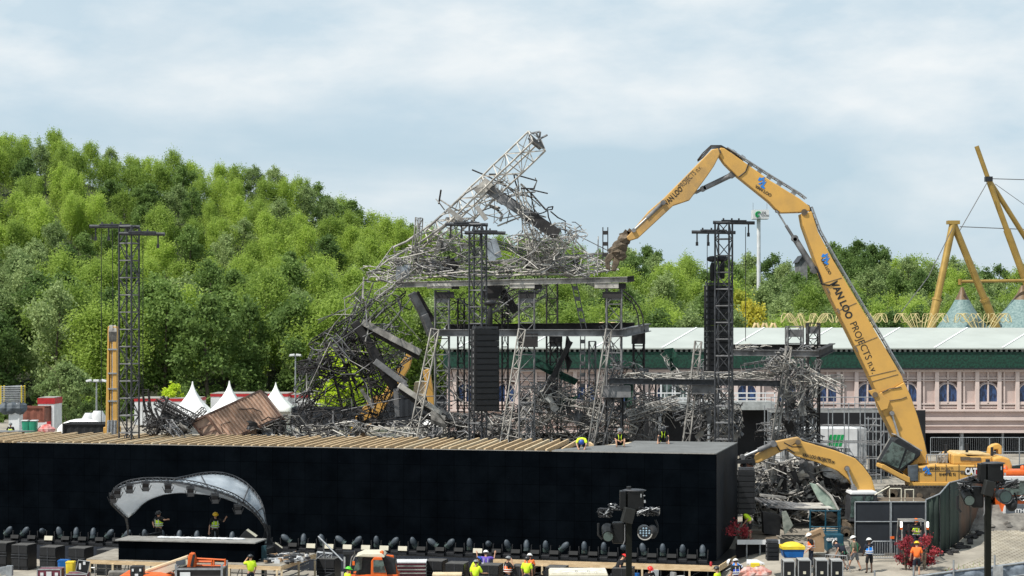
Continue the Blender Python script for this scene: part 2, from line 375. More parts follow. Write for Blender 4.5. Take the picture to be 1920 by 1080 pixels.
# pale trackway mats on the haul road at the right
def road():
    m = mat('pale chequered road mats', (.50, .46, .38), .9, c2=(.30, .275, .23), scale=.5, bump=.5)
    t = m.node_tree; bs = t.nodes['Principled BSDF']
    br = t.nodes.new('ShaderNodeTexBrick'); br.inputs['Scale'].default_value = 1; br.inputs['Brick Width'].default_value = .42; br.inputs['Row Height'].default_value = .30; br.inputs['Mortar Size'].default_value = .05
    br.inputs['Color1'].default_value = (1, 1, 1, 1); br.inputs['Color2'].default_value = (.82, .8, .76, 1); br.inputs['Mortar'].default_value = (.5, .47, .42, 1)
    tcn = t.nodes.new('ShaderNodeTexCoord'); t.links.new(tcn.outputs['Object'], br.inputs['Vector'])
    src = bs.inputs['Base Color'].links[0].from_socket
    mxx = t.nodes.new('ShaderNodeMixRGB'); mxx.blend_type = 'MULTIPLY'; mxx.inputs[0].default_value = 1
    t.links.new(src, mxx.inputs[1]); t.links.new(br.outputs[0], mxx.inputs[2]); t.links.new(mxx.outputs[0], bs.inputs['Base Color'])
    b = MB(); n = 26
    ys = np.linspace(94, 127, n)
    for i in range(n-1):
        row = []
        for y in (ys[i], ys[i+1]):
            xl = li(y, [94, 100, 104, 110, 116, 127], [19.0, 23.5, 26.5, 28.2, 29.3, 31.5]); xr = 52
            row.append([(xl+(xr-xl)*k/12, y, gz(xl+(xr-xl)*k/12, y)+.10) for k in range(13)])
        for k in range(12): b.add([row[0][k], row[0][k+1], row[1][k+1], row[1][k]], [(0, 1, 2, 3)])
    tag(b.build('road', m), kind='structure')
road()
# ================= trees
def leafcloud(rng, crown, clusters, per, size, droop):
    """crown(h) -> radius at height fraction 0..1; returns vertex array of leaf quads"""
    H, z0, rad = crown
    pts = []
    nl = max(4, clusters//5); lobes = []; K = min(1, (H-z0)/8); droop = droop*K
    for i in range(nl):
        t = ((i+.5*rng.random())/nl)**.9; a = i*2.4+rng.random()*1.4; r = rad(t)*(.25+.8*rng.random())
        lobes.append((r*math.cos(a), r*math.sin(a), z0+(H-z0)*t*.97, (.55+.5*rng.random())*(.55+.45*min(1, rad(t)/2.6))*K))
    for _ in range(clusters):
        lx, ly, lz, lr = lobes[int(rng.random()*nl)]
        u = rng.normal(size=3); u /= np.linalg.norm(u); u[2] = abs(u[2])*.9-.25
        c = np.array([lx, ly, lz])+u*lr*(.5+1.0*rng.random()**2)
        s = (.26+.26*rng.random())*max(.35, K)
        d = rng.normal(size=(per, 3))*np.array([s, s, s*(.8+droop*.8)])
        k = rng.random(per)
        d[:, 2] -= k*k*droop*1.3
        if rng.random() < .012: c = np.array([rng.normal()*.25*K, rng.normal()*.25*K, z0+(H-z0)*(.92+.14*rng.random())]); s *= .6; d *= .6
        c[2] = max(c[2], z0*.6)
        pts.append(c+d)
    p = np.concatenate(pts); n = len(p)
    u = rng.normal(size=(n, 3)); u /= np.linalg.norm(u, axis=1)[:, None]
    v = rng.normal(size=(n, 3)); v -= u*(u*v).sum(1)[:, None]; v /= np.linalg.norm(v, axis=1)[:, None]
    s = size*(.55+.75*rng.random(n))[:, None]
    u = u*s; v = v*s*.62
    q = np.stack([p-u-v*.2, p-v, p+u+v*.2, p+v], 1).reshape(-1, 3)
    return q, n
def leafobj(name, q, n, m, parent, zmin=.3):
    me = bpy.data.meshes.new(name); me.vertices.add(n*4); me.vertices.foreach_set('co', q.ravel().astype(np.float32))
    me.loops.add(n*4); me.loops.foreach_set('vertex_index', np.arange(n*4, dtype=np.int32))
    me.polygons.add(n); me.polygons.foreach_set('loop_start', np.arange(0, n*4, 4, dtype=np.int32)); me.polygons.foreach_set('loop_total', np.full(n, 4, dtype=np.int32))
    me.update(calc_edges=True); me.materials.append(m)
    o = bpy.data.objects.new(name, me); C.objects.link(o); o.parent = parent
    return o
def trunkmb(rng, H, r0, limbs, lean=.4):
    b = MB(); pts = [Vector((0, 0, 0))]; 
    ax, ay = rng.uniform(-lean, lean), rng.uniform(-lean, lean)
    for i in range(1, 7): pts.append(Vector((ax*(i/6)**1.5+rng.uniform(-.08, .08), ay*(i/6)**1.5+rng.uniform(-.08, .08), H*.93*i/6)))
    b.path(pts, r0, 6, r2=.03)
    for k in range(limbs):
        t = rng.uniform(.25, .85); i = int(t*6); p = pts[i].lerp(pts[min(i+1, 6)], t*6-i); a = rng.uniform(0, 2*PI); ln = rng.uniform(.9, 2.2)*(1.15-t)
        q = p+Vector((math.cos(a)*ln, math.sin(a)*ln, ln*rng.uniform(.7, 1.4)))
        b.path([p, p.lerp(q, .5)+Vector((0, 0, -.1)), q], r0*.38*(1.1-t), 4, r2=.015)
    return b
KIND = {
 # name: (leaf mat, trunk mat, category words, H, z0, radius fn, clusters, per leaf, size, droop)
 'birch_tree': ('leaf_birch', 'bark', 10.4, 1.4, lambda t: 3.9*(math.sin(PI*min(1, (t+.25)/1.42))**.7)*(1.0-.16*t), 220, 60, .15, .95),
 'slim_birch': ('leaf_birch', 'bark', 11.6, 2.4, lambda t: 3.3*(math.sin(PI*min(1, (t+.2)/1.34))**.7)*(1.05-.32*t), 195, 60, .145, 1.15),
 'broadleaf_tree': ('leaf_dark', 'barkd', 11.5, 1.2, lambda t: 3.1*(math.sin(PI*min(1, (t+.14)/1.16))**.6), 130, 66, .19, .15),
 'willow_tree': ('leaf_grey', 'barkd', 11.0, .8, lambda t: 3.2*(math.sin(PI*min(1, (t+.2)/1.22))**.55), 135, 66, .17, .3),
 'yellow_tree': ('leaf_yellow', 'barkd', 10.5, 1.0, lambda t: 2.9*(math.sin(PI*min(1, (t+.14)/1.16))**.6), 110, 64, .18, .3),
}
protos = {}
nprng = np.random.default_rng(5)
def mktree(kind, seed):
    lm, bm, H, z0, rad, cl, per, size, droop = KIND[kind]
    rg = np.random.default_rng(seed); rr = random.Random(seed)
    nm = {'slim_birch': 'birch_tree', 'yellow_tree': 'broadleaf_tree'}.get(kind, kind)
    t = thing(nm, 'x', 'tree')
    ph = rr.uniform(0, 6); am = rr.uniform(.1, .3)
    q, n = leafcloud(rg, (H, z0, lambda u: rad(u)*(1+am*math.sin(u*9+ph))), cl, per, size, droop)
    leafobj('crown', q, n, M[lm], t)
    trunkmb(rr, H, .17 if 'birch' in kind else .24, 9).build('trunk', M[bm], t, world=False)
    return t
for k, cnt in (('birch_tree', 4), ('slim_birch', 3), ('broadleaf_tree', 3), ('willow_tree', 3), ('yellow_tree', 1)):
    protos[k] = [mktree(k, 11*i+len(k)) for i in range(cnt)]
used = set()
WORD = {'birch_tree': 'light green drooping birch', 'slim_birch': 'slender pointed birch', 'broadleaf_tree': 'dark green leafy tree', 'willow_tree': 'grey green bushy willow', 'yellow_tree': 'golden yellow leafy tree'}
def zone(px, row):
    hz = ['at the hill foot', 'low on the hill', 'halfway up the hill', 'high on the hill', 'on the hill skyline'][min(4, row//2)] if px < 820 else ['in the wood front', 'in the wood front', 'in the wood middle', 'far back in the wood', 'on the wood skyline'][min(4, row//2)]
    side = ('at the left edge' if px < 90 else 'left of the lone black truss tower' if px < 222 else 'behind the lone black truss tower' if px < 262 else 'above the white peaked tents' if px < 560 else 'left of the collapsed roof' if px < 700 else 'behind the collapsed roof' if px < 1180 else 'between wreck and right speaker tower' if px < 1330 else 'near the white sign mast' if px < 1500 else 'behind the long excavator boom' if px < 1680 else 'behind the gold masts')
    return hz+' '+side
def plant(kind, X, Y, s, row):
    px = 960+F*X/Y
    lb = WORD[kind]+' '+zone(px, row)
    pr = random.choice(protos[kind]); rz = random.uniform(0, 6.28); loc = (X, Y, gz(X, Y)-.15)
    if pr.name not in used: used.add(pr.name); t = pr; t.location = loc; t.rotation_euler = (0, 0, rz); t['label'] = lb
    else: t = dup(pr, loc, rz, lb)
    t['group'] = lb; t.scale = (s*random.uniform(.85, 1.2), s*random.uniform(.85, 1.2), s)
    return t
random.seed(21)
rows = [226, 236, 248, 262, 278, 296, 316, 338, 360, 383]
for ri, Yr in enumerate(rows):
    step = 5.1+.05*ri if ri < 4 else 4.1; X = (-70-960)/F*Yr+random.uniform(0, 3)
    while X < (1985-960)/F*Yr:
        Y = Yr+random.uniform(-4, 4)*(.6+ri*.12); px = 960+F*X/Y
        # the hall, the tents and the wreck hide the lower rows on the right
        if not (ri == 0 and px > 1230):
            r_ = random.random()
            if px < 900: k = 'birch_tree' if r_ < .42 else 'slim_birch' if r_ < .62 else 'broadleaf_tree' if r_ < .82 else 'willow_tree'
            else: k = 'birch_tree' if r_ < .36 else 'slim_birch' if r_ < .44 else 'broadleaf_tree' if r_ < .72 else 'willow_tree'
            if 130 < px < 620 and ri < 2: k = 'broadleaf_tree' if r_ < .62 else 'slim_birch'  # darker leaves here put the shaded hill foot into colour
            if px < 110 and ri < 5 and r_ < .7: k = 'willow_tree'
            if 1375 < px < 1450 and ri in (2, 3): k = 'yellow_tree'
            s = random.uniform(.84, 1.1) if ri < 8 else random.uniform(.9, 1.06)
            if ri < 2: s *= 1.22 if px < 900 else 1.0
            if 1560 < px < 1650 and ri >= 7: s *= 1.15; k = 'broadleaf_tree'
            if ri >= 4 and px < 1150: s *= .86
            if k == 'yellow_tree': s = 1.15
            plant(k, X, Y, s, ri)
        X += step*random.uniform(.72, 1.28)*(1 if px < 1150 or ri < 4 else 1.4)
for k in protos:
    for p in protos[k]:
        if p.name not in used:
            for ch in list(p.children): bpy.data.objects.remove(ch)
            bpy.data.objects.remove(p)
def bush(name, lb, cat, X, Y, z, H, rad, m, cl, per, size, seed, stems=3, bm=None, drp=.1):
    rg = np.random.default_rng(seed); t = thing(name, lb, cat, (X, Y, z))
    q, n = leafcloud(rg, (H, H*.12, lambda u: rad*math.sin(PI*min(1, (u+.18)/1.2))**.6), cl, per, size, drp)
    leafobj('crown', q, n, m, t)
    b = MB(); rr = random.Random(seed)
    for i in range(stems):
        a = rr.uniform(0, 6.28); b.path([(0, 0, -.1), (math.cos(a)*rad*.2, math.sin(a)*rad*.2, H*.4), (math.cos(a)*rad*.5, math.sin(a)*rad*.5, H*.8)], .05, 4, r2=.015)
    b.build('trunk', bm or M['barkd'], t, world=False)
    return t
p = P(323, 745, 208); bush('lime_shrub', 'lime yellow shrub behind the leftmost white peaked tent', 'shrub', p.x, p.y, gz(p.x, p.y), 4.6, 1.7, M['leaf_lime'], 45, 55, .16, 4)
p = P(632, 760, 190); bush('lime_tree', 'bright lime green tree seen through the burnt wreck', 'tree', p.x, p.y, gz(p.x, p.y), 8.6, 2.6, M['leaf_lime'], 90, 60, .18, 9)
p = P(700, 760, 198); bush('lime_tree', 'yellow green tree behind the fallen beams of the wreck', 'tree', p.x, p.y, gz(p.x, p.y), 8.0, 2.8, M['leaf_lime'], 90, 60, .18, 10)
p = P(128, 790, 200); bush('willow_tree', 'round grey green willow right of the red and white cabin', 'tree', p.x, p.y, gz(p.x, p.y), 7.0, 3.2, M['leaf_grey'], 130, 60, .17, 12)
# a few low shrubs along the hill foot keep the wood closed: one mass
def undergrowth():
    rg = np.random.default_rng(2); qs = []; nt_ = 0
    for i in range(150):
        Y = rg.uniform(213, 228); X = rg.uniform((-40-960)/F*Y, (1240-960)/F*Y)
        q, n = leafcloud(rg, (rg.uniform(1.2, 2.8), .1, lambda u: 1.5), 7, 40, .2, .1)
        q = q+np.array([X, Y, gz(X, Y)]); qs.append(q); nt_ += n
    o = leafobj('undergrowth', np.concatenate(qs), nt_, M['leaf_dark'], None); tag(o, 'dark low undergrowth along the foot of the wood', 'undergrowth', kind='stuff')
undergrowth()
# ================= long hall behind (pink facade, white roof)
def flatY(px, py, Y): p = P(px, py, Y); return p.x, p.z
def hall():
    Y = 165.0; X0 = P(838, 0, Y).x; X1 = P(2060, 0, Y).x
    z = lambda py, y=Y: CH+(HZ-py)/F*y
    t = thing('festival_hall', 'long pink plaster hall with green frieze and white membrane roof', 'building', (P(1500, 0, Y).x, Y, 3.0))
    b = MB()
    b.box(((X0+X1)/2, Y+.25, (z(692)+z(811))/2), (X1-X0, .5, z(692)-z(811)))
    b.build('wall', M['facade'], t)
    b = MB(); b.box(((X0+X1)/2, Y-.15, (z(660)+z(692))/2), (X1-X0+.6, .9, z(660)-z(692)))
    b.build('frieze', M['green'], t)
    b = MB(); b.box(((X0+X1)/2, Y-.28, z(691)), (X1-X0+.7, .95, .14)); b.box(((X0+X1)/2, Y+.2, z(655)), (X1-X0+.5, .5, .5))
    b.build('gutter', M['black'], t)
    b = MB(); x = X0
    while x < X1: b.box((x, Y-.2, z(656.5)), (.2, .5, .3)); x += .47
    b.build('dentil_row', mat('pale dentils', (.42, .44, .40), .8), t)
    # roof membrane in bays
    b = MB(); s_ = MB(); n = 16; yr = Y+9; zr = CH+(HZ-614.5)/F*yr; ze = z(652); D = 16
    for k in range(n):
        xa = X0-.6+(X1-X0+1.2)*k/n; xb = X0-.6+(X1-X0+1.2)*(k+1)/n
        b.add([(xa, Y-.8, ze), (xb, Y-.8, ze), (xb, yr, zr), (xa, yr, zr), (xa, Y-.8, ze-.12), (xb, Y-.8, ze-.12)], [(0, 1, 2, 3), (4, 5, 1, 0)])
        b.add([(xa, yr, zr), (xb, yr, zr), (xb, yr+9.8, ze), (xa, yr+9.8, ze)], [(0, 1, 2, 3)])
    b.build('roof', M['roofw'], t)
    xs0 = P(1240, 0, Y).x
    for k in range(-4, 8):
        xa = xs0+k*(127*Y/F); 
        if X0 < xa < X1: s_.beam((xa, Y-.82, ze+.03), ((960+F*xa/Y+66-960)/F*yr, yr, zr+.03), .16, .04)
    s_.build('roof_seam', M['white'], t)
    # mouldings
    b = MB()
    for py, h, d in ((695, .22, .32), (709, .12, .16), (713, .10, .22), (757, .14, .22), (763, .1, .15), (769, .2, .34), (785, .28, .30), (798, .12, .22), (809, .22, .34)):
        b.box(((X0+X1)/2, Y-d/2, z(py)), (X1-X0, d, h))
    b.build('moulding', M['facadelt'], t)
    mod = 75.3*Y/F; xw = P(1776, 0, Y).x; k0 = -13
    pil = MB()
    for k in range(k0, 5):
        xc = xw+k*mod
        if xc-1.4 < X0 or xc > X1-1: continue
        for dx in (-.96, 1.0, ): pil.box((xc+dx, Y-.17, (z(697)+z(768))/2), (.34, .3, z(697)-z(768)))
        pil.box((xc+.02, Y-.12, (z(697)+z(757))/2), (.13, .2, z(697)-z(757)))
        pil.box((xc+1.45, Y-.1, (z(697)+z(768))/2), (.14, .14, z(697)-z(768)))
    pil.build('pilaster', M['facadelt'], t)
    for k in range(k0, 5):
        xc = xw+k*mod
        if xc-1.4 < X0 or xc > X1-1: continue
        zb = z(753); zt = z(719); hw = .40
        w_ = MB(); fr = MB(); sp = MB()
        for sx in (-1, 1):
            cx = xc+.02+sx*.47; zs = zb+(zt-zb)*.45
            # half of a pointed arch on each side of the mullion
            inner = cx-sx*hw; outer = cx+sx*hw
            arch = [(inner, zb), (outer, zb), (outer, zs)]+[(outer-sx*2*hw*(1-math.cos(a))*.98, zs+(zt-zs)*math.sin(a)) for a in np.linspace(.15, PI/2, 6)]
            arch = arch[:-1]+[(inner, zt)]
            if sx < 0: arch = arch[::-1]
            w_.prism(arch, Y-.06, Y+.02)
            pts = [Vector((x_, Y-.12, z_)) for x_, z_ in (arch if sx > 0 else arch[::-1])[1:]]
            fr.path(pts, .05, 5)
            sp.prism([(outer, zt-.25), (outer+sx*.05, zt+.12), (inner+sx*.28, zt+.12), (outer-sx*.1, zt-.1)][::(1 if sx > 0 else -1)], Y-.05, Y+.02)
        fr.box((xc, Y-.1, zb-.06), (1.75, .2, .12))
        wo = fr.build('window', M['facadelt'], t); w_.build('pane', M['bluewin'], wo); sp.build('spandrel', mat('brown spandrel', (.10, .06, .05), .8), wo)
    # dark sheet standing for the unlit undercroft, with posts
    b = MB(); b.box(((X0+X1)/2, Y+2.2, (z(811)+2.6)/2), (X1-X0, .15, z(811)-2.6)); b.build('undercroft_dark_sheet', M['void'], t)
    b = MB(); b.box(((X0+X1)/2, Y+1.2, z(811)+.1), (X1-X0, 2.2, .2)); b.build('floor_slab', M['black'], t)
    for k in range(17):
        x = X0+2+k*3.63; b = MB(); b.tube((x, Y+.3, 2.6), (x, Y+.3, z(811)), .12 if k % 3 else .2, 8); b.build('post', M['galv'], t)
hall()
def balcony():
    Y = 161.5; z = lambda py: CH+(HZ-py)/F*Y; xa = P(1212, 0, Y).x; xb = P(1452, 0, Y).x
    t = thing('balcony', 'grey steel balcony with white railing and glazed door on the hall', 'balcony', ((xa+xb)/2, Y, 3))
    b = MB(); b.box(((xa+xb)/2, Y+1.6, z(761)), (xb-xa, 3.4, .7)); b.build('deck', mat('grey deck fascia', (.36, .38, .38), .7), t)
    b = MB()
    for x in np.linspace(xa, xb, 15): b.box((x, Y-.04, z(748)), (.08, .08, 1.05))
    for py in (737, 746): b.box(((xa+xb)/2, Y-.04, z(py)), (xb-xa, .09, .1))
    b.build('railing', M['whitep'], t)
    for x0, x1 in ((1238, 1262), (1264, 1288)):
        b = MB(); A = P(x0, 0, Y+3.2).x; B = P(x1, 0, Y+3.2).x; zz0 = z(752); zz1 = z(718)
        b.box(((A+B)/2, Y+3.2, (zz0+zz1)/2), (B-A, .14, zz1-zz0)); o = b.build('door', M['whitep'], t)
        b = MB()
        for i in (0, 1): b.box((A+(B-A)*(.29+.42*i), Y+3.11, (zz0+zz1)/2), ((B-A)*.34, .06, (zz1-zz0)*.8))
        b.build('pane', M['glass'], o)
    for x in (1238, 1330, 1445):
        b = MB(); q = P(x, 0, Y); b.tube((q.x, Y+.4, 2.7), (q.x, Y+.4, z(766)), .14, 8); b.build('post', M['galv'], t)
    b = MB(); q0 = P(1180, 0, 163.4).x; q1 = P(1735, 0, 163.4).x
    b.box(((q0+q1)/2, 163.4, (z(771)+2.6)/2), (q1-q0, .12, z(771)-2.6)); b.build('dark_void_sheet', M['void'], t)  # dark sheet put in for the shaded void below the balcony
balcony()
def scaffold(name, lb, x0, x1, y0, y1, Y, nx, nz, depth=1.8, seed=1):
    rr = random.Random(seed); a = P(x0, y1, Y); c = P(x1, y0, Y); zb = min(a.z, gz(a.x, Y)+.05)
    t = thing(name, lb, 'scaffold', ((a.x+c.x)/2, Y, zb))
    for i in range(nx+1):
        x = a.x+(c.x-a.x)*i/nx; b = MB()
        for y in (Y, Y+depth): b.tube((x, y, zb), (x, y, c.z+rr.uniform(-.1, .5)), .038, 5)
        b.build('standard', M['galv'], t)
    b = MB(); br = MB()
    for j in range(nz+1):
        z = zb+(c.z-zb)*(j+.5)/(nz+.5)
        for y in (Y, Y+depth): b.tube((a.x, y, z), (c.x, y, z), .032, 4)
        for i in range(nx+1):
            x = a.x+(c.x-a.x)*i/nx; b.tube((x, Y, z), (x, Y+depth, z), .035, 4)
            if i < nx and j < nz and rr.random() < .16: br.tube((x, Y-.06, z), (x+(c.x-a.x)/nx, Y-.06, z+(c.z-zb)/(nz+.5)), .035, 4)
    b.v and None
    o_ = len(b.v); b.v += br.v; b.f += [[i+o_ for i in f] for f in br.f]; b.m += br.m; b.s += br.s
    b.build('ledger', M['ashmid'], t)

    return t
t = scaffold('scaffold', 'grey tube scaffold under the pink hall behind the white trailer', 1440, 1652, 768, 872, 135.2, 7, 4, seed=3)
b = MB(); a = P(1445, 0, 158).x; c = P(1660, 0, 158).x; zz = P(0, 770, 158).z
b.box(((a+c)/2, 158.9, zz), (c-a, 2.6, .3)); b.build('deck', mat('steel deck edge', (.30, .31, .31), .7), t)
b = MB()
for x in np.linspace(a, c, 12): b.tube((x, 157.7, zz), (x, 157.7, zz+1.2), .035, 4)
for h in (.6, 1.15): b.tube((a, 157.7, zz+h), (c, 157.7, zz+h), .035, 4)
b.build('railing', M['galv'], t)
def meshfence(name, lb, pts, h, m, group=None, posts=True):
    t = thing(name, lb, 'fence', pts[0], 0, group); b = MB(); f = MB()
    for i in range(len(pts)-1):
        p = Vector(pts[i]); q = Vector(pts[i+1])
        for z in (0.05, h*.5, h): b.tube(p+Vector((0, 0, z)), q+Vector((0, 0, z)), .03, 5)
        b.tube(p, p+Vector((0, 0, h)), .03, 5)
        if m is None:
            k = int((q-p).length/.16)
            for j in range(1, k): r = p.lerp(q, j/k); f.tube(r, r+Vector((0, 0, h)), .007, 3)
    b.tube(pts[-1], Vector(pts[-1])+Vector((0, 0, h)), .03, 5)
    b.build('frame', M['galv'], t)
    if f.v: f.build('mesh_panel', M['galv'], t)
    return t
for i, (xa, xb) in enumerate(((1745, 1800), (1800, 1856), (1856, 1912), (1912, 1968))):
    A = P(xa, 0, 152); B = P(xb, 0, 152)
    meshfence('mesh_fence', 'wire fence panel under the pink hall, '+('just right of the boom', 'behind the excavator body', 'above the counterweight', 'at the right edge')[i], [(A.x, 152, gz(A.x, 152)), (B.x-.05, 152, gz(B.x, 152))], 2.3, None)
# gold flower ornaments behind the roof ridge
def flower(px0, px1, lb, small=False):
    Y = 176.5; c = P((px0+px1)/2, 613, Y); Rr = (px1-px0)/2*Y/F
    t = thing('gold_ornament', lb, 'ornament', (c.x, Y, 9.6), 0, 'gold flower ornaments behind the hall roof')
    zt = P(0, 587.5, Y).z-9.6; zb = 3.6
    st = MB()
    for k in range(6): a = k*PI/3; st.tube((math.cos(a)*.35, math.sin(a)*.35, -6.4), (math.cos(a)*.35, math.sin(a)*.35, zb), .05, 5)
    st.build('stem', M['gold'], t, world=False)
    n = 10
    for k in range(n):
        a = 2*PI*k/n+.2; b = MB(); pts = []
        e1 = Vector((math.cos(a), math.sin(a), 0)); e2 = Vector((-math.sin(a), math.cos(a), 0))
        for i in range(25):
            u = i/24*2*PI; rr_ = (1-math.cos(u))/2; wd = math.sin(u)*Rr*.30*(.5+rr_*.75)
            pts.append(e1*(.3+(Rr*.92-.3)*rr_**.8)+e2*wd*1.0+Vector((0, 0, zb+(zt-zb)*(math.sin(PI*.5*min(1, rr_/.72))**1.3-.45*(max(0, rr_-.72)/.28)**2))))
        b.path(pts[:-1], .034, 5, closed=True)
        b.build('petal', M['goldlt'], t, world=False)
for px0, px1, lb in ((1459, 1567, 'gold wire flower ornament above the burnt tower tops'), (1562, 1668, 'gold wire flower ornament right behind the long boom'), (1672, 1782, 'gold wire flower ornament left of the green cone tent'), (1785, 1900, 'gold wire flower ornament in front of the green cone tent')):
    flower(px0, px1, lb)
def scallop(xa, xb, n, lb):
    Y = 175.5; a = P(xa, 613, Y); c = P(xb, 605, Y); b = MB(); W = (c.x-a.x)/n
    for i in range(n):
        x = a.x+W*i; pts = [Vector((x+W*.5-W*.5*math.cos(u), Y, 9.6+(c.z-9.6)*(.55+.45*math.sin(u)) if u not in (0,) else 9.6)) for u in np.linspace(.0, PI, 8)]
        b.path([Vector((x, Y, 9.6))]+pts+[Vector((x+W, Y, 9.6))], .13, 6)
    b.box(((a.x+c.x)/2, Y, 6.4), (c.x-a.x, .3, 6.6))
    tag(b.build('wooden_arches', mat('pale wood arch', (.55, .42, .22), .7)), lb, 'ornament')
scallop(1410, 1458, 3, 'small row of pale wooden arches on the roof ridge beside the gold flower')
scallop(1117, 1160, 2, 'pale wooden arches on the roof behind the upright wreck towers')
# gold masts
def masts():
    Y = 186.0
    t = thing('gold_mast', 'gold A shaped mast standing between the flower ornaments', 'mast', (P(1800, 0, Y).x, Y, 3.1))
    top = P(1787, 418, Y)
    for (x1, y1), ys in (((1752, 585), -1.5), ((1868, 615), 1.5)):
        q = top+(P(x1, y1, Y+ys)-top)*1.02; d = (q-top); k = (3.0-top.z)/d.z; q = top+d*k
        mid = top.lerp(q, .36)
        b = MB(); b.tube(mid, q, .44, 14); b.tube(top, mid, .36, 14); b.tube(mid-(q-top).normalized()*.1, mid+(q-top).normalized()*.15, .50, 14)
        b.build('leg', M['gold'], t)
    b = MB(); b.box((top.x, Y, top.z+.05), (1.2, .8, .35)); b.tube(top, top-Vector((0, 0, 1.3)), .12, 6); b.build('head_plate', M['gold'], t)
    Y = 192.0
    t = thing('gold_mast', 'tallest gold mast leaning at the right edge of the photo', 'mast', (P(1925, 0, Y).x, Y, 3.1))
    a = P(1831, 274, Y); c = P(1853, 336, Y); j = P(1935, 560, Y); d = j-c; k = (3-c.z)/d.z; ft = c+d*k
    b = MB(); b.tube(a, c, .24, 12); b.build('mast_tip', M['gold'], t)
    b = MB(); b.tube(c, c.lerp(ft, .2), .3, 12); b.tube(c.lerp(ft, .2), ft, .38, 12); b.build('leg', M['gold'], t)
    j2 = P(1957, 500, Y+2); d = j2-c; k = (3-c.z)/d.z; ft2 = c+d*k
    b = MB(); b.tube(c, c.lerp(ft2, .25), .26, 12); b.tube(c.lerp(ft2, .25), ft2, .34, 12); b.build('leg', M['gold'], t)
    b = MB(); b.box((c.x, Y-.1, c.z), (.7, .7, .5)); b.build('joint', M['black'], t)
    b = MB(); b.tube(P(1800, 528, 189), P(1935, 526, 189), .17, 8)
    b.tube(P(1800, 523, 189), P(1800, 534, 189), .2, 8)
    b.build('crossbar', M['gold'], t)
    cb = M['galv']
    for nm, pts, lb in (('cable', [P(1851, 342, 191), P(1795, 440, 188)], 'taut steel cable between the two gold masts'),
                        ('cable', [P(1786, 428, 185), P(1740, 520, 180), P(1690, 585, 176)], 'long steel stay running down left from the A shaped mast'),
                        ('cable', [P(1857, 335, 192), P(2060, 341, 205)], 'upper horizontal stay leading off to the right'),
                        ('cable', [P(1800, 425, 187), P(2060, 436, 205)], 'lower horizontal stay leading off to the right'),
                        ('cable', [P(1866, 345, 193), P(2000, 440, 200)], 'thin stay sloping down to the right behind the tall mast')):
        b = MB(); b.path(pts, .045 if 'thin' not in lb else .03, 5); tag(b.build(nm, mat('cable', (.12, .12, .12), .5)), lb, 'cable')
    m = mat('green tent mesh', (.20, .28, .27), .6, c2=(.10, .17, .17), scale=5, contrast=(.4, .6))
    for x, rr_, hh, lb in ((1804, 42, 540, 'green mesh cone tent behind the rightmost gold flower'), (1917, 62, 535, 'green mesh cone tent at the right edge behind the tall mast')):
        Yt = 190.0; c = P(x, 0, Yt); big = 1.0 if x < 1850 else 1.4; top = P(x, hh, Yt).z; base = 3.1; sc_ = Yt/F
        tt = thing('cone_tent', lb, 'tent', (c.x, Yt, base)); H = top-base
        R0 = rr_*sc_*1.9
        prof = [(r_*big, z_-base) for r_, z_ in ((.02, 3.1), (9.5, 3.12), (9.4, 5.5), (7.2, 8.5), (5.0, 10.8), (3.6, 12.4), (2.45, 13.9), (1.75, 14.9), (1.15, 15.8), (.72, 16.6))]
        b = MB(); b.lathe((0, 0, 0), prof, 18); b.build('canopy', m, tt, world=False)
        b = MB(); b.lathe((0, 0, 0), [(.76*big, 16.5-base), (.4*big, 17.2-base), (.12, max(17.9-base, H))], 12); b.build('cap', mat('bronze cap', (.16, .10, .05), .5), tt, world=False)
masts()
def signmast():
    Y = 330.0; t = thing('sign_mast', 'tall white mast carrying a white box sign with a green swirl', 'sign', (P(1423, 0, Y).x, Y, gz(P(1423, 0, Y).x, Y)))
    x = P(1422.5, 0, Y).x; zb = MW[t].translation.z
    b = MB(); b.tube((x, Y, zb), (x, Y, P(0, 412, Y).z), .34, 14); b.build('mast', M['whitep'], t)
    a = P(1410, 411, Y); c = P(1440, 394, Y); b = MB(); b.box(((a.x+c.x)/2, Y, (a.z+c.z)/2), (c.x-a.x, 2.4, c.z-a.z)); b.build('sign_box', M['whitep'], t)
    b = MB(); q = P(1422, 402, Y-1.3)
    for k, (r, m_) in enumerate(((.5, 0), (.28, 0))):
        pts = [q+Vector((math.cos(u)*r, 0, math.sin(u)*r)) for u in np.linspace(.6+k, 4.6+k, 8)]; b.path(pts, .1, 5, mi=m_)
    b.build('emblem', M['inkg'], t)
    text('lettering', 'DE', M['ink'], P(1428.5, 401, Y-1.25), 0, .6, t); text('lettering', 'SCHORRE', M['ink'], P(1427.5, 406, Y-1.25), 0, .5, t, sx=.65)
    for dx in (1412, 1438): b = MB(); q = P(dx, 394, Y); b.tube(q, q+Vector((0, 0, 1.3)), .04, 4); b.build('antenna', M['galv'], t)
signmast()
# small gabled house in the right wood
def house():
    Y = 345; c = P(1497, 488, Y); t = thing('house', 'small dark roofed white house hidden in the wood right of the yellow trees', 'house', (c.x, Y, gz(c.x, Y)))
    zb = gz(c.x, Y); a = 1.5; zr = P(0, 479, Y-6).z; ze = P(0, 489, Y-6).z
    b = MB(); b.prism([(c.x-.7, zb), (c.x+.7, zb), (c.x+.7, ze), (c.x, zr-.1), (c.x-.7, ze)], Y-6, Y); b.build('wall', M['ashmid'], t)
    b = MB(); b.prism([(c.x-1.1, ze-.3), (c.x-.1, zr+.1), (c.x+1.0, ze-.3), (c.x+.8, ze-.3), (c.x-.1, zr-.3), (c.x-.9, ze-.3)], Y-6.3, Y+.3); b.build('roof', M['black'], t)
house()
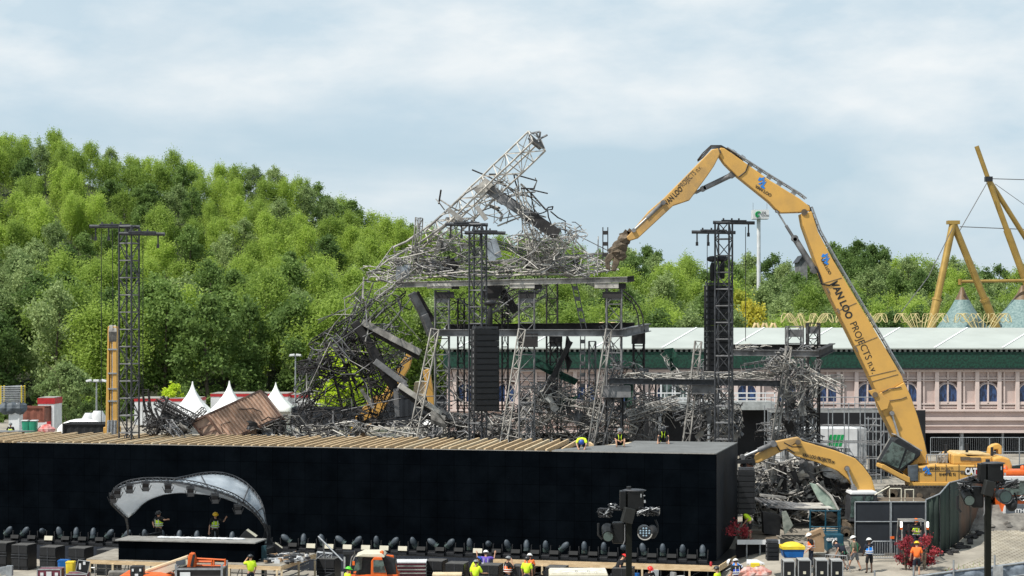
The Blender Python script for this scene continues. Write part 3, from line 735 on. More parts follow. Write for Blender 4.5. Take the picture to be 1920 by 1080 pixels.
# ================= background at the left
def tents():
    for px, ptop, pb, w_, Y, lb in ((361, 715, 782, 82, 190, 'leftmost white peaked tent beside the lime shrub'), (430, 714, 780, 82, 192, 'middle white peaked tent behind the rusty container'), (517, 717, 768, 66, 196, 'rightmost white peaked tent by the street lamp'), (806, 777, 800, 38, 172, 'small low white tent seen between the burnt towers')):
        zt = P(0, ptop, Y).z; ze = P(0, pb-4, Y).z; zb = min(gz(P(px, 0, Y).x, Y), ze-1.2); c = P(px, 0, Y); r = w_/2*Y/F
        t = thing('pagoda_tent', lb, 'tent', (c.x, Y, zb)); H = zt-ze
        pw = 1.7
        prof = [(r*((1-u)**pw)*.98+.05, ze-zb+H*u) for u in np.linspace(0, 1, 14)]
        b = MB(); b.lathe((0, 0, 0), [(r, ze-zb-.35)]+prof, 32, sq=True); b.build('canopy', M['white'], t, world=False)
        for sx in (-1, 1):
            for sy in (-1, 1): b = MB(); b.box((sx*r*.96, sy*r*.96, (ze-zb)/2), (.09, .09, ze-zb)); b.build('leg', M['alu'], t, world=False)
        b = MB(); b.box((0, r*.95, (ze-zb)/2), (2*r*.92, .03, ze-zb-.3)); b.build('back_sheet', M['white'], t, world=False)
tents()
def cabin(name, lb, x0, x1, ytop, Y, D=3, m='whitep', band=True, door=None, h=2.9, stripe=.3):
    a = P(x0, ytop, Y); c = P(x1, ytop, Y); zb = max(a.z-h, 0); zt = a.z
    t = thing(name, lb, 'cabin', ((a.x+c.x)/2, Y, zb))
    b = MB(); b.box(((a.x+c.x)/2, Y+D/2, (zb+zt)/2), (c.x-a.x, D, zt-zb)); b.build('body', M[m], t, bev=.04)
    if band: b = MB(); b.box(((a.x+c.x)/2, Y+D/2, zt-stripe/2+.02), (c.x-a.x+.08, D+.08, stripe)); b.build('roof_band', M['red'], t)
    b = MB(); b.box(((a.x+c.x)/2, Y+D/2, zt+.06), (c.x-a.x-.1, D-.1, .06)); b.build('roof', mat('dusty roof sheet', (.33, .32, .29), .8), t)
    if door:
        d0 = P(door[0], 0, Y).x; d1 = P(door[1], 0, Y).x; b = MB(); b.box(((d0+d1)/2, Y-.03, zb+1.1), (d1-d0, .1, 2.1)); b.build('door', M['red'], t)
        b = MB(); b.box(((d0+d1)/2-1.0, Y-.03, zb+1.6), (.6, .1, .9)); b.build('window', M['glass'], t)
    return t
cabin('site_cabin', 'white cabin with red roof band and red door beside the brown container', 71, 102, 747, 178, 3, stripe=.55, door=(88, 96))
cabin('site_cabin', 'long white cabin with red band behind the lone black tower', 252, 372, 748, 206, 5)
cabin('site_cabin', 'white cabin with red band between middle and rightmost tents', 395, 540, 739, 210, 5)
cabin('site_cabin', 'white cabin with red band right of the rightmost tent', 540, 600, 741, 212, 5)
def container(name, lb, x0, x1, ytop, ybot, Y, m, D=2.4, rz=0):
    a = P(x0, ytop, Y); c = P(x1, ybot, Y); zb = c.z; zt = a.z; W = c.x-a.x
    t = thing(name, lb, 'container', ((a.x+c.x)/2, Y+D/2, zb), rz)
    b = MB(); n = max(6, int(W/.28)); vs = []; fs = []
    for sgn, y in ((1, -D/2), (-1, D/2)):
        o = len(vs)
        for i in range(n+1):
            x = -W/2+W*i/n; yy = y+(.05*sgn if i % 2 else 0)
            vs += [(x, yy, .12), (x, yy, zt-zb-.12)]
        fs += [(o+2*i, o+2*i+2, o+2*i+3, o+2*i+1) for i in range(n)]
    b.add(vs, fs); b.box((-W/2+.03, 0, (zt-zb)/2), (.06, D, zt-zb)); b.box((W/2-.03, 0, (zt-zb)/2), (.06, D, zt-zb)); b.box((0, 0, zt-zb-.1), (W, D-.05, .05))
    b.build('body', m, t, world=False)
    b = MB()
    for sx in (-1, 1):
        for sy in (-1, 1): b.box((sx*W/2, sy*D/2, (zt-zb)/2), (.16, .16, zt-zb+.02))
    for sy in (-1, 1):
        for z in (.06, zt-zb-.06): b.box((0, sy*D/2, z), (W, .14, .14))
    b.build('frame', m, t, world=False)
    return t
container('shipping_container', 'brown shipping container left of the red and white cabin', 37, 82, 763, 792, 172, M['rustlt'])
container('shipping_container', 'low black container with rails at the foot of the yellow folded arm', 119, 200, 794, 825, 152, M['blackm'])
container('storage_container', 'black covered container row behind the rightmost tent', 548, 700, 764, 800, 184, M['screenfab'])
container('storage_container', 'black covered containers between wreck legs and pink hall', 700, 836, 742, 800, 186, M['screenfab'])
# rack of scaffold frames under a tarpaulin
def rack():
    Y = 160; t = thing('scaffold_rack', 'stack of aluminium frames in a yellow rack above a grey tarpaulin', 'rack', (P(23, 0, Y).x, Y, P(0, 800, Y).z))
    b = MB(); a = P(5, 758, Y); c = P(43, 725, Y)
    for k in range(11): z = a.z+(c.z-a.z)*k/10; b.box(((a.x+c.x)/2, Y, z), (c.x-a.x, 1.2, .06)); b.beam((a.x, Y-.3, z), (c.x, Y-.3, z+.12), .05)
    b.build('aluminium_frames', M['alu'], t)
    for x in (a.x, c.x): b = MB(); b.box((x, Y-.5, (a.z+c.z)/2), (.12, .12, c.z-a.z+.2)); b.box((x, Y+.5, (a.z+c.z)/2), (.12, .12, c.z-a.z+.2)); b.build('rack_post', M['yellowp'], t)
    b = MB(); q = P(23, 780, Y); b.box((q.x+.3, Y, q.z-.3), (.9, 1.2, 2.9)); b.build('base', M['whitep'], t)
    b = MB(); random.seed(4)
    for x, r in ((10, .55), (22, .8), (38, .6)): q = P(x, 765, Y-.4); b.ell(q, (r, .6, .55), n=9, m=6, noise=.12)
    b.build('tarpaulin', M['tarp'], t)
rack()
def lamp(px, ytop, Y, lb, heads):
    c = P(px, ytop, Y); zb = gz(c.x, Y); t = thing('street_lamp', lb, 'street lamp', (c.x, Y, zb)); H = c.z-zb
    b = MB(); b.tube((0, 0, 0), (0, 0, H), .13, 8, r2=.07); b.build('pole', M['galv'], t, world=False)
    b = MB(); b.beam((-.75, 0, H-.1), (.75, 0, H-.1), .07); b.build('crossarm', M['galv'], t, world=False)
    for x in heads: b = MB(); b.box((x, -.1, H+.02), (.55, .4, .22), Matrix.Rotation(.3*x, 3, 'Y')); b.build('lamp_head', M['whitep'], t, world=False, bev=.04)
lamp(181, 714, 190, 'three headed street lamp left of the folded yellow arm', (-.75, 0, .75))
lamp(554, 666, 205, 'street lamp with floodlights rising behind the rightmost tent', (-.35, .35))
def rubbish():
    rr = random.Random(8)
    for px, py, m, lb in ((50, 795, 'greenp', 'green wheeled bin left of its twin by brown container'), (62, 795, 'greenp', 'green wheeled bin right of its twin by brown container')):
        Y = 158; c = P(px, py, Y); zb = gz(c.x, Y) if False else P(0, 812, Y).z
        t = thing('wheeled_bin', lb, 'bin', (c.x, Y, zb)); b = MB(); b.lathe((0, 0, 0), [(.3, .05), (.36, 1.0)], 16, sq=True); b.build('body', M['greenp'], t, world=False)
        b = MB(); b.box((0, 0, 1.06), (.78, .78, .08)); b.build('lid', M['whitep'], t, world=False, bev=.02)
    c = P(87, 806, 158); t = thing('wrapped_bundle', 'red and white wrapped bundle on the ground by the bins', 'bundle', (c.x, 158, c.z-.3))
    b = MB(); b.ell((0, 0, .3), (.75, .5, .45), noise=.15); b.build('wrap', mat('red white wrap', (.6, .42, .4), .7, c2=(.5, .06, .05), scale=2), t, world=False)
    c = P(140, 788, 162); t = thing('covered_car', 'white covered vehicle roof behind the low black container', 'vehicle', (c.x, 165, gz(c.x, 165)))
    b = MB(); b.ell((0, 0, c.z-gz(c.x, 165)-1.2), (2.3, 1.0, 1.2), n=14, z0=-.3); b.build('cover', M['white'], t, world=False)
    b = MB()
    for sx in (-1.4, 1.4):
        for sy in (-.8, .8): b.lathe((sx, sy, .35), [(.35, -.1), (.35, .1)], 10)
    b.build('wheel', M['rubber'], t, world=False)
    for i, px in enumerate((168, 184)):
        c = P(px, 776, 175); t = thing('cement_silo', ('white vessel left of the stay cable', 'white vessel next to the yellow folded arm')[i], 'vessel', (c.x, 175, gz(c.x, 175)))
        b = MB(); b.lathe((0, 0, 0), [(.65, 0), (.7, .3), (.7, P(0, 778-i*4, 175).z-gz(c.x, 175)-.3), (.4, P(0, 774-i*4, 175).z-gz(c.x, 175))], 14); b.build('body', M['whitep'], t, world=False)
rubbish()

# nearer dark sheet for a shaded void, and scaffold bay right of the trailer
b = MB(); a = P(1630, 0, 142).x; c = P(1704, 0, 142).x; zb = gz(a, 142); b.box(((a+c)/2, 142, (zb+P(0, 786, 142).z)/2), (c-a, .1, P(0, 786, 142).z-zb)); tag(b.build('dark_void_sheet', M['void']), 'dark backing cloth added for the unlit void behind the tilted excavator cab', 'cloth')
scaffold('scaffold', 'scaffold bay left of the tilted excavator cab', 1628, 1672, 786, 892, 140.0, 3, 4, 1.2, seed=9)
# ================= black stage box (front wall), its frame: x to the right along the wall, y away from the viewer
FR = Vector((11.27, 103.0, 0)); SA = math.atan2(-.236, .972); SM = Matrix.Translation(FR) @ Matrix.Rotation(SA, 4, 'Z')
def S(x, y, z): return SM @ Vector((x, y, z))
ZD, ZT = 1.0, 6.88
def stagebox():
    t = thing('stage_box', 'huge black clad stage box with open timber joists on top', 'stage', FR, SA)
    LX = -52.0; D = 10.0
    b = MB(); b.box((LX/2, .06, (ZD+ZT)/2), (-LX, .12, ZT-ZD)); b.build('front_wall', M['screen'], t, world=False)
    b = MB(); b.box((-.06, D/2+.06, (ZD+ZT)/2), (.12, D-.12, ZT-ZD-.02)); b.build('side_wall', M['screenside'], t, world=False)
    b = MB(); b.box((LX/2, D-.06, (ZD+ZT-.3)/2), (-LX-.2, .12, ZT-ZD-.3)); b.build('rear_wall', M['blackm'], t, world=False)
    b = MB(); b.box((LX/2, D/2, ZT-1.2), (-LX-.3, D-.3, .1)); b.build('dark_hollow_sheet', M['void'], t, world=False)  # dark sheet put in for the shaded hollow under the joists
    # felt covered sheet part at the right end
    b = MB(); b.slab([(-8.3, .02), (0, .02), (0, D), (-6.3, D), (-6.2, 7.2), (-8.3, 3.6), (-9.3, 1.0), (-9.3, .02)], ZT+.004, ZT+.06); b.build('roof_sheet', M['roofing'], t, world=False)
    b = MB(); b.slab([(-9.28, .02), (-6.5, D-.4), (-6.3, D), (-.1, D), (-.1, .05)], ZT-.05, ZT); b.build('roof_boarding', M['woodlt'], t, world=False)
    b = MB(); b.box((LX/2, .16, ZT+.02), (-LX-19, .1, .03)); b.box((-4.7, .05, ZT+.03), (9.2, .1, .05)); b.build('edge_trim', mat('grey edge trim', (.30, .29, .27), .7), t, world=False)
    rr = random.Random(12); i = 0; x = -7.4
    while x > -51.5 and i < 98:
        y1 = D-.1-rr.choice((0, 0, .15, .4, .9, 1.3)) if x < -9 else min(D-.1, 7.5)
        y0 = .2 if x < -9.4 else (.2+(x+9.4)*3.4)
        if y1-y0 > 1.5:
            b = MB(); sk = -1.2+(x+51.5)*.012+rr.uniform(-.06, .06); b.box((x+sk/2, (y0+y1)/2, ZT-.02+rr.uniform(-.02, .02)), (.11, y1-y0, .26), Matrix.Rotation(-sk/(y1-y0), 3, 'Z'))
            b.build('roof_joist', M['wood'] if rr.random() < .75 else M['woodlt'], t, world=False); i += 1
        x -= .56*rr.uniform(.85, 1.15)
    # grey sheet at the far left end
    b = MB(); b.slab([(-52, 4.4), (-46.5, 9.4), (-46.5, D), (-52, D)], ZT+.09, ZT+.14); b.build('roof_sheet', M['roofing'], t, world=False)
stagebox()
def stagedeck():
    t = thing('stage_deck', 'black stage ledge with timber fascia running below the black box', 'stage', S(-20, -1.8, 0), SA)
    L_ = lambda x, y, z: S(x, y, z)
    b = MB(); x0, x1 = -52, .45
    o = [S(x, y, z) for x, y in ((x0, -1.9), (x1-.1, -1.9), (1.25, 10.6), (x0, 10.6)) for z in (ZD-.12, ZD)]
    b.add(o, [(0, 2, 4, 6), (1, 7, 5, 3), (0, 1, 3, 2), (2, 3, 5, 4), (4, 5, 7, 6), (6, 7, 1, 0)]); b.build('deck_board', M['deepblack'], t)
    b = MB(); b.beam(S(-12.2, -1.95, ZD-.17), S(x1-.1, -1.95, ZD-.17), .06, .32); b.beam(S(x1-.05, -1.9, ZD-.17), S(1.28, 10.6, ZD-.17), .06, .32); b.build('fascia_board', M['wood'], t)
    b = MB(); b.beam(S(-52, -1.95, ZD-.5), S(-12.2, -1.95, ZD-.5), .05, 1.0); b.build('skirt_cloth', mat('navy skirt cloth', (.018, .024, .036), .8, c2=(.009, .012, .02), scale=1.2, stretch=(4, 4, .6)), t)
    for x in (-12.0, -9.4, -6.6, -3.8, -1.2, .3):
        b = MB(); b.beam(S(x, -2.0, 0), S(x, -2.0, ZD-.3), .1); b.build('post', M['woodlt'], t)
    for y in (2, 5, 8): b = MB(); b.beam(S(.75+y*.07, y, .1), S(.75+y*.07, y, ZD-.3), .1); b.build('post', M['woodlt'], t)
    b = MB(); rr = random.Random(3)
    for x in np.arange(-12, .4, 1.3):
        b.tube(S(x, -1.2, 0), S(x, -1.2, ZD-.2), .03, 5); b.tube(S(x, -1.0, .05), S(x+1.3, -1.0, .8), .025, 4)
    for z in (.2, .62): b.tube(S(-12, -1.3, z), S(.3, -1.3, z), .028, 5)
    b.build('understructure', M['galv'], t)
    b = MB(); b.beam(S(-12.2, -.3, .5), S(.3, -.3, .5), .05, .9); b.build('lining', M['void'], t)
stagedeck()
M['lamphood'] = mat('pale blue grey lamp cover', (.062, .078, .095), .55, var=.15, scale=5)
def movinghead(label, group, tilt, pan, small=False):
    t = thing('moving_head_light', label, 'stage light', (0, 0, 0), 0, group)
    b = MB(); b.box((0, 0, .09), (.55, .45, .18)); b.build('base', M['black'], t, world=False, bev=.02)
    b = MB()
    for s_ in (-1, 1): b.beam((s_*.27, 0, .2), (s_*.30, 0, .72), .05, .14)
    b.beam((-.3, 0, .21), (.3, 0, .21), .14, .06); b.build('yoke', M['black'], t, world=False)
    Rm = Matrix.Rotation(pan, 3, 'Z') @ Matrix.Rotation(tilt, 3, 'X')
    b = MB(); b.ell((0, 0, .70), (.165, .18, .31), n=14, m=10, Rm=Rm); h = b.build('head', M['lamphood'], t, world=False)
    b = MB(); c = Vector((0, 0, .72)); b.path([c-Rm@Vector((0, 0, .38)), c-Rm@Vector((0, 0, .2))], .17, 12); b.build('lens', M['glass'], h, world=False)
    return t
def heads():
    rr = random.Random(5)
    G = 'moving head lights along the foot of the black wall'
    vs = [movinghead('x', G, tl, pn) for tl, pn in ((.35, .2), (.5, -.5), (-.3, .1), (.8, 1.3), (.25, -1.2), (1.2, .1), (.9, -1.4), (.15, 0))]
    used_ = set(); n = 44; pan0 = 0
    xs = [-(.62+1.1*i) for i in range(n)]
    for i, x in enumerate(xs):
        p = S(x, -1.0, ZD); px = 960+F*p.x/p.y
        if px < -12: continue
        if i < 18: lb = 'black moving head light, '+ORD[i]+' from the right end of the black wall'
        elif px > 500: lb = 'black moving head light, '+ORD[sum(1 for q in xs if 500 < 960+F*S(q, -1, 0).x/S(q, -1, 0).y < px)]+' to the right of the canopy foot'
        elif px > 215: lb = 'black moving head light seen under the canopy, '+ORD[sum(1 for q in xs if 215 < 960+F*S(q, -1, 0).x/S(q, -1, 0).y < px)]+' from its left'
        else: lb = 'black moving head light, '+ORD[sum(1 for q in xs if -12 < 960+F*S(q, -1, 0).x/S(q, -1, 0).y < px)]+' from the left edge of the wall'
        k = rr.randrange(8) if i > 2 else (2, 0, 7)[i]
        if k not in used_: used_.add(k); t = vs[k]; t.location = p; t.rotation_euler = (0, 0, SA); t['label'] = lb
        else: dup(vs[k], p, SA, lb)
    # low flood panels between them
    t0 = thing('flood_panel', 'x', 'stage light', (0, 0, 0), 0, 'flood panels between the moving head lights')
    b = MB(); b.box((0, 0, .06), (.5, .3, .12)); b.beam((-.3, 0, .1), (-.3, 0, .42), .04); b.beam((.3, 0, .1), (.3, 0, .42), .04); b.build('bracket', M['black'], t0, world=False)
    b = MB(); b.box((0, -.02, .33), (.52, .1, .26), Matrix.Rotation(-.25, 3, 'X')); o = b.build('face', M['cream'], t0, world=False)
    d0 = thing('flood_panel', 'x', 'stage light', (0, 0, 0), 0, 'flood panels between the moving head lights')
    b = MB(); b.box((0, 0, .06), (.5, .3, .12)); b.beam((-.3, 0, .1), (-.3, 0, .46), .03); b.beam((.3, 0, .1), (.3, 0, .46), .03); b.build('bracket', M['black'], d0, world=False)
    b = MB(); b.box((0, 0, .34), (.5, .22, .2), Matrix.Rotation(1.2, 3, 'X')); b.build('face', M['deepblack'], d0, world=False)
    f0 = {0: t0, 1: d0}; first = {0: 1, 1: 1}; cnt = {0: 0, 1: 0}
    for i in range(42):
        x = -(.62+1.1*i+.55); p = S(x, -1.25, ZD); px = 960+F*p.x/p.y
        if px < 0: continue
        pale = 560 < px < 780 or 880 < px < 900 or 90 < px < 112
        k = 0 if pale else 1
        lb = ('pale faced flood panel' if pale else 'dark tilted flood panel')+', '+(ORD[cnt[k]]+' of these from the right' if cnt[k] < 20 else ORD[cnt[k]-20]+' past the twentieth from the right')
        cnt[k] += 1
        if first[k]: first[k] = 0; t = f0[k]; t.location = p; t.rotation_euler = (0, 0, SA); t['label'] = lb
        else: dup(f0[k], p, SA, lb)
heads()
def sub(px, ytop, zt, label, first=[None], w=1.02, h=1.42):
    Y = (CH-zt)*F/(ytop-HZ); p = P(px, ytop, Y)
    if first[0] is None:
        t = thing('subwoofer', label, 'loudspeaker', (p.x, p.y, 0), SA, 'black subwoofer cabinets in front of the stage')
        d = 1.1
        b = MB(); b.box((0, d/2+.03, h/2), (w, d, h)); b.build('cabinet', M['case'], t, world=False, bev=.015)
        b = MB(); b.box((0, d/2+.03, h+.012), (w-.02, d-.02, .02)); b.build('top_panel', mat('dusty cabinet top', (.085, .083, .08), .8), t, world=False)
        for sx in (-1, 1):
            for z in (h*.82, h*.30): b = MB(); b.box((sx*w*.245, .012, z), (w*.45, .04, h*.29)); b.build('grille', M['blackm'], t, world=False)
        b = MB()
        for z in (h*.62, h*.5): b.box((0, .0, z), (w, .06, .035))
        b.box((0, 0, h/2), (.035, .05, h)); b.build('trim', M['tower'], t, world=False)
        first[0] = t
    else: t = dup(first[0], (p.x, p.y, 0), SA, label)
    return t
for px, yt, lb in ((-3, 1018, 'black subwoofer cut off by the left edge of the photo'), (36, 1022, 'fully visible black subwoofer second from the left edge'), (89, 1026, 'black subwoofer behind the maroon flight case'), (143, 1028, 'black subwoofer behind the blue and yellow bins'), (196, 1031, 'black subwoofer partly hidden by the left timber deck'), (610, 1048, 'black subwoofer with aluminium truss offcut lying on top'), (812, 1052, 'black subwoofer behind the stack of maroon panels'), (852, 1057, 'black subwoofer left of the bent over worker'), (917, 1060, 'black subwoofer behind the worker in the plain yellow shirt'), (975, 1062, 'black subwoofer between the orange vest and yellow shirt workers'), (1040, 1064, 'black subwoofer left behind the cream generator'), (1165, 1066, 'black subwoofer beside the foreground light mast')):
    sub(px, yt, 1.44, lb)
# ---- timber working deck with booth
def workdeck():
    pl = [(162, 97.9), (527, 95.1), (592, 100.4), (215, 102.4)]; z = 1.75
    pts = [(P(x, 0, Y).x, Y) for x, Y in pl]
    t = thing('working_deck', 'timber framed working platform carrying the black booth', 'platform', ((pts[0][0]+pts[1][0])/2, 99, 0))
    b = MB(); b.slab(pts, z-.06, z); b.build('deck_board', mat('dusty plywood deck', (.34, .31, .26), .85, c2=(.20, .18, .15), scale=1.4), t)
    b = MB()
    for i, j in ((0, 1), (1, 2)):
        p = Vector((*pts[i], z-.14)); q = Vector((*pts[j], z-.14)); b.beam(p, q, .07, .2)
    b.build('edge_beam', M['wood'], t)
    for i, j, k in ((0, 1, 9), (1, 2, 3)):
        p = Vector((*pts[i], 0)); q = Vector((*pts[j], 0))
        for u in np.linspace(.02, .98, k): r = p.lerp(q, u)+Vector((0, -.06, 0)); bb = MB(); bb.beam(r, r+Vector((0, 0, z-.2)), .1); bb.build('post', M['woodlt'], t)
    b = MB(); rr = random.Random(2); p = Vector((*pts[0], 0)); q = Vector((*pts[1], 0))
    for u in np.linspace(.03, .97, 17):
        r = p.lerp(q, u)+Vector((0, .7, 0)); b.tube(r, r+Vector((0, 0, z-.1)), .03, 4); r2 = p.lerp(q, u+.05)+Vector((0, .7, 0))
        if rr.random() < .7: b.tube(r+Vector((0, 0, .1)), r2+Vector((0, 0, 1.5)), .025, 4)
    for h in (.5, 1.2): b.tube(p+Vector((0, .7, h)), q+Vector((0, .7, h)), .03, 4)
    p = Vector((*pts[1], 0)); q = Vector((*pts[2], 0))
    for h in (.3, .6, .9, 1.2, 1.45): b.tube(p+Vector((-.4, .2, h)), q+Vector((-.4, .2, h)), .035, 4)
    b.build('understructure', M['alu'], t)
workdeck()
BA = math.atan2(96.15-97.5, P(478, 0, 96.15).x-P(219, 0, 97.5).x)
BO = Vector((P(219, 0, 97.5).x, 97.5, 1.75)); BMt = Matrix.Translation(BO) @ Matrix.Rotation(BA, 4, 'Z')
def booth():
    t = thing('booth_counter', 'long black performer booth with grey top on the timber deck', 'booth', BO, BA); W = (P(478, 0, 96.15)-P(219, 0, 97.5)).xy.length
    b = MB(); b.box((W/2, .9, .51), (W-.1, 1.6, 1.02)); b.build('body', M['screen'], t, world=False)
    b = MB(); b.box((W/2, .85, 1.04), (W+.1, 1.9, .06)); b.build('counter_top', mat('grey counter top', (.27, .265, .25), .7, var=.15, scale=2), t, world=False)
    b = MB(); rr = random.Random(1)
    for i in range(16): b.ell((2.05+i*.29, 1.1+rr.uniform(-.03, .03), 1.10), (.26, .16, .05+rr.uniform(0, .025)), n=8, m=4, z0=-.3, noise=.06)
    tag(b.build('white_cloth_roll', mat('crumpled white film', (.66, .68, .70), .4, var=.1), place=None), None)
    o = bpy.data.objects['white_cloth_roll']; o.location = BMt @ o.location; o.rotation_euler = (0, 0, BA); tag(o, 'roll of crumpled white film lying on the booth top', 'sheet')
    b = MB(); b.box((W/2+.2, 3.4, .22), (W-.6, 2.4, .44)); r = b.build('riser_platform', M['blackm'], None, place=1); r.location = BO; r.rotation_euler = (0, 0, BA); tag(r, 'low black riser behind the booth where two workers stand', 'riser')
    b = MB(); b.box((0, 0, .9), (.24, .3, 1.8)); b.build('x', mat('dull teal wrap', (.01, .045, .06), .6), None)
    o = bpy.data.objects['x']; o.name = 'teal_post_cover'; q = BMt @ Vector((W+.2, .9, -1.0)); o.location = (q.x, q.y, .75); tag(o, 'narrow teal wrapped post at the right end of the booth', 'post')
booth()
def BP(x, y, z): return BMt @ Vector((x, y, z))
def wedge(name, lb, p, rz, s=1):
    t = thing(name, lb, 'loudspeaker', p, rz); b = MB(); b.prism([(-.5*s, 0), (.45*s, 0), (.45*s, .35*s), (-.1*s, .75*s), (-.5*s, .3*s)], -.35*s, .35*s); b.build('cabinet', M['case'], t, world=False, bev=.02)
    b = MB(); d = Vector((.55, 0, -.4)).normalized(); c = Vector((.18*s, 0, .56*s)); b.box(c, (.62*s, .66*s, .02), Matrix.Rotation(math.atan2(.4, .55), 3, 'Y')); b.build('top_panel', M['cream'], t, world=False)
q = BP(6.45, 2.2, .44); wedge('monitor_speaker', 'tilted monitor loudspeaker with pale top behind right end of booth', (q.x, q.y, q.z+.3), 0, 1.0)
wedge('monitor_speaker', 'small pale topped monitor speaker right of the canopy foot', P(518, 1037, 100.0), .1, .75)
def canopy():
    A = [(240, 1006, 102.5), (240, 985, 102), (236, 968, 101.2), (222, 955, 100.4), (209, 942, 99.6), (208, 930, 99), (218, 916, 98.5), (238, 906, 98.2), (268, 901, 98), (300, 900.5, 98), (335, 902.5, 98), (372, 909, 98), (408, 919, 98.2), (440, 931, 98.6), (466, 948, 99.2), (484, 966, 99.8), (495, 982, 100.4), (502, 1000, 100.8), (504, 1036, 101)]
    B = [(300, 900.5, 98), (330, 901, 99), (350, 897, 100), (372, 892, 101), (398, 889.5, 101.8), (420, 891, 102.2), (440, 897, 102.4), (460, 908, 102.4), (476, 923, 102.2), (488, 940, 101.9), (495, 958, 101.5), (498, 980, 101.2), (503, 1000, 101)]
    Cc = [(243, 966, 101.3), (252, 963, 101.2), (262, 950, 101.2), (280, 937, 101.4), (305, 928, 101.7), (335, 924, 102), (368, 926, 102.1), (398, 929, 102.1), (425, 936, 102), (450, 945, 101.8), (472, 958, 101.4), (487, 972, 101), (494, 982, 100.6)]
    t = thing('stage_canopy', 'curved truss canopy with translucent film skin over the booth', 'canopy', P(370, 1006, 101))
    def cv(pts, n):
        V = [P(*p) for p in pts]; d = [0]
        for i in range(1, len(V)): d.append(d[-1]+(V[i]-V[i-1]).length)
        u = np.linspace(0, d[-1], n); ar = np.array([tuple(v) for v in V])
        return [Vector((np.interp(x, d, ar[:, 0]), np.interp(x, d, ar[:, 1]), np.interp(x, d, ar[:, 2]))) for x in u]
    def hoop(pts, n, r=.14):
        V = cv(pts, n); off = [Vector((0, 0, r)), Vector((0, -r, -r*.6)), Vector((0, r, -r*.6))]; b = MB()
        for o in off: b.path([v+o for v in V], .032, 5)
        for i in range(n-1):
            for k in range(3): b.tube(V[i]+off[k], V[i+1]+off[(k+1) % 3], .018, 3)
        return b
    hoop(A, 46).build('front_hoop', M['tower'], t); hoop(B, 34).build('rear_hoop', M['tower'], t)
    def skin(P1, P2, n=28, k=6):
        b = MB(); a = cv(P1, n); c = cv(P2, n); vs = []
        for i in range(n):
            for j in range(k+1):
                u = j/k; s_ = math.sin(PI*u)*(.25+.05*math.sin(i*1.7)); vs.append(a[i].lerp(c[i], u)+Vector((0, s_*.8, -s_*.55)))
        b.add(vs, [(i*(k+1)+j, i*(k+1)+j+1, (i+1)*(k+1)+j+1, (i+1)*(k+1)+j) for i in range(n-1) for j in range(k)], 0, True); return b
    for nm, b in (('front_skin', skin(A[2:-2], Cc)), ('rear_skin', skin(A[9:-2], B))):
        o = b.build(nm, M['film'], t); so_ = o.modifiers.new('thickness', 'SOLIDIFY'); so_.thickness = .02
    b = MB()
    for i, j in ((10, 5), (14, 8), (6, 3)):
        pass
    a = cv(A[9:-2], 20); c = cv(B, 20)
    for i in (7, 13, 16): b.tube(a[i], c[i], .035, 5)
    b.path(cv(Cc, 20), .03, 4); b.build('strut', M['tower'], t)
    b = MB(); rr = random.Random(2)
    for k in range(9): x = rr.uniform(-.3, .3); b.path([P(502, 985, 100.9)+Vector((x*.3, 0, 0)), P(500, 1010, 100.8)+Vector((x*.6, 0, 0)), P(498, 1037, 100.5)+Vector((x*2.3, 0, 0))], .06, 5)
    b.build('foot_cloth', M['blackm'], t)
    b = MB(); b.box(P(500, 1038, 100.6), (1.6, 1.2, .12)); b.build('foot_plate', M['blackm'], t)
    # lamps hanging from the hoop
    for k, (px, py, Y) in enumerate(((212, 931, 98.8), (220, 922, 98.4), (243, 913, 98), (273, 909, 97.8), (315, 912, 97.8), (357, 919, 97.8), (403, 932, 98), (446, 952, 98.6))):
        p = P(px, py, Y); l_ = thing('barn_door_lamp', 'black lamp with barn doors hanging from the canopy hoop, '+ORD[k]+' from the left', 'stage light', p, .2, 'barn door lamps hanging on the canopy hoop')
        Rm = Matrix.Rotation(.25, 3, 'X'); b = MB(); b.box((0, 0, 0), (.34, .34, .3), Rm); b.build('housing', M['black'], l_, world=False, bev=.03)
        b = MB(); b.box((0, -.15, .17), (.36, .05, .04)); b.box((0, 0, .24), (.05, .05, .2)); b.beam((-.2, 0, 0), (-.2, 0, .2), .03); b.beam((.2, 0, 0), (.2, 0, .2), .03); b.beam((-.2, 0, .2), (.2, 0, .2), .03); b.build('yoke', M['tower'], l_, world=False)
        b = MB(); b.box((0, -.22, -.22), (.36, .03, .22), Matrix.Rotation(-.5, 3, 'X')); b.box((.24, -.2, -.12), (.03, .2, .26), Matrix.Rotation(.4, 3, 'Y')); b.box((-.24, -.2, -.12), (.03, .2, .26), Matrix.Rotation(-.4, 3, 'Y')); b.build('barn_door', M['blackm'], l_, world=False)
canopy()
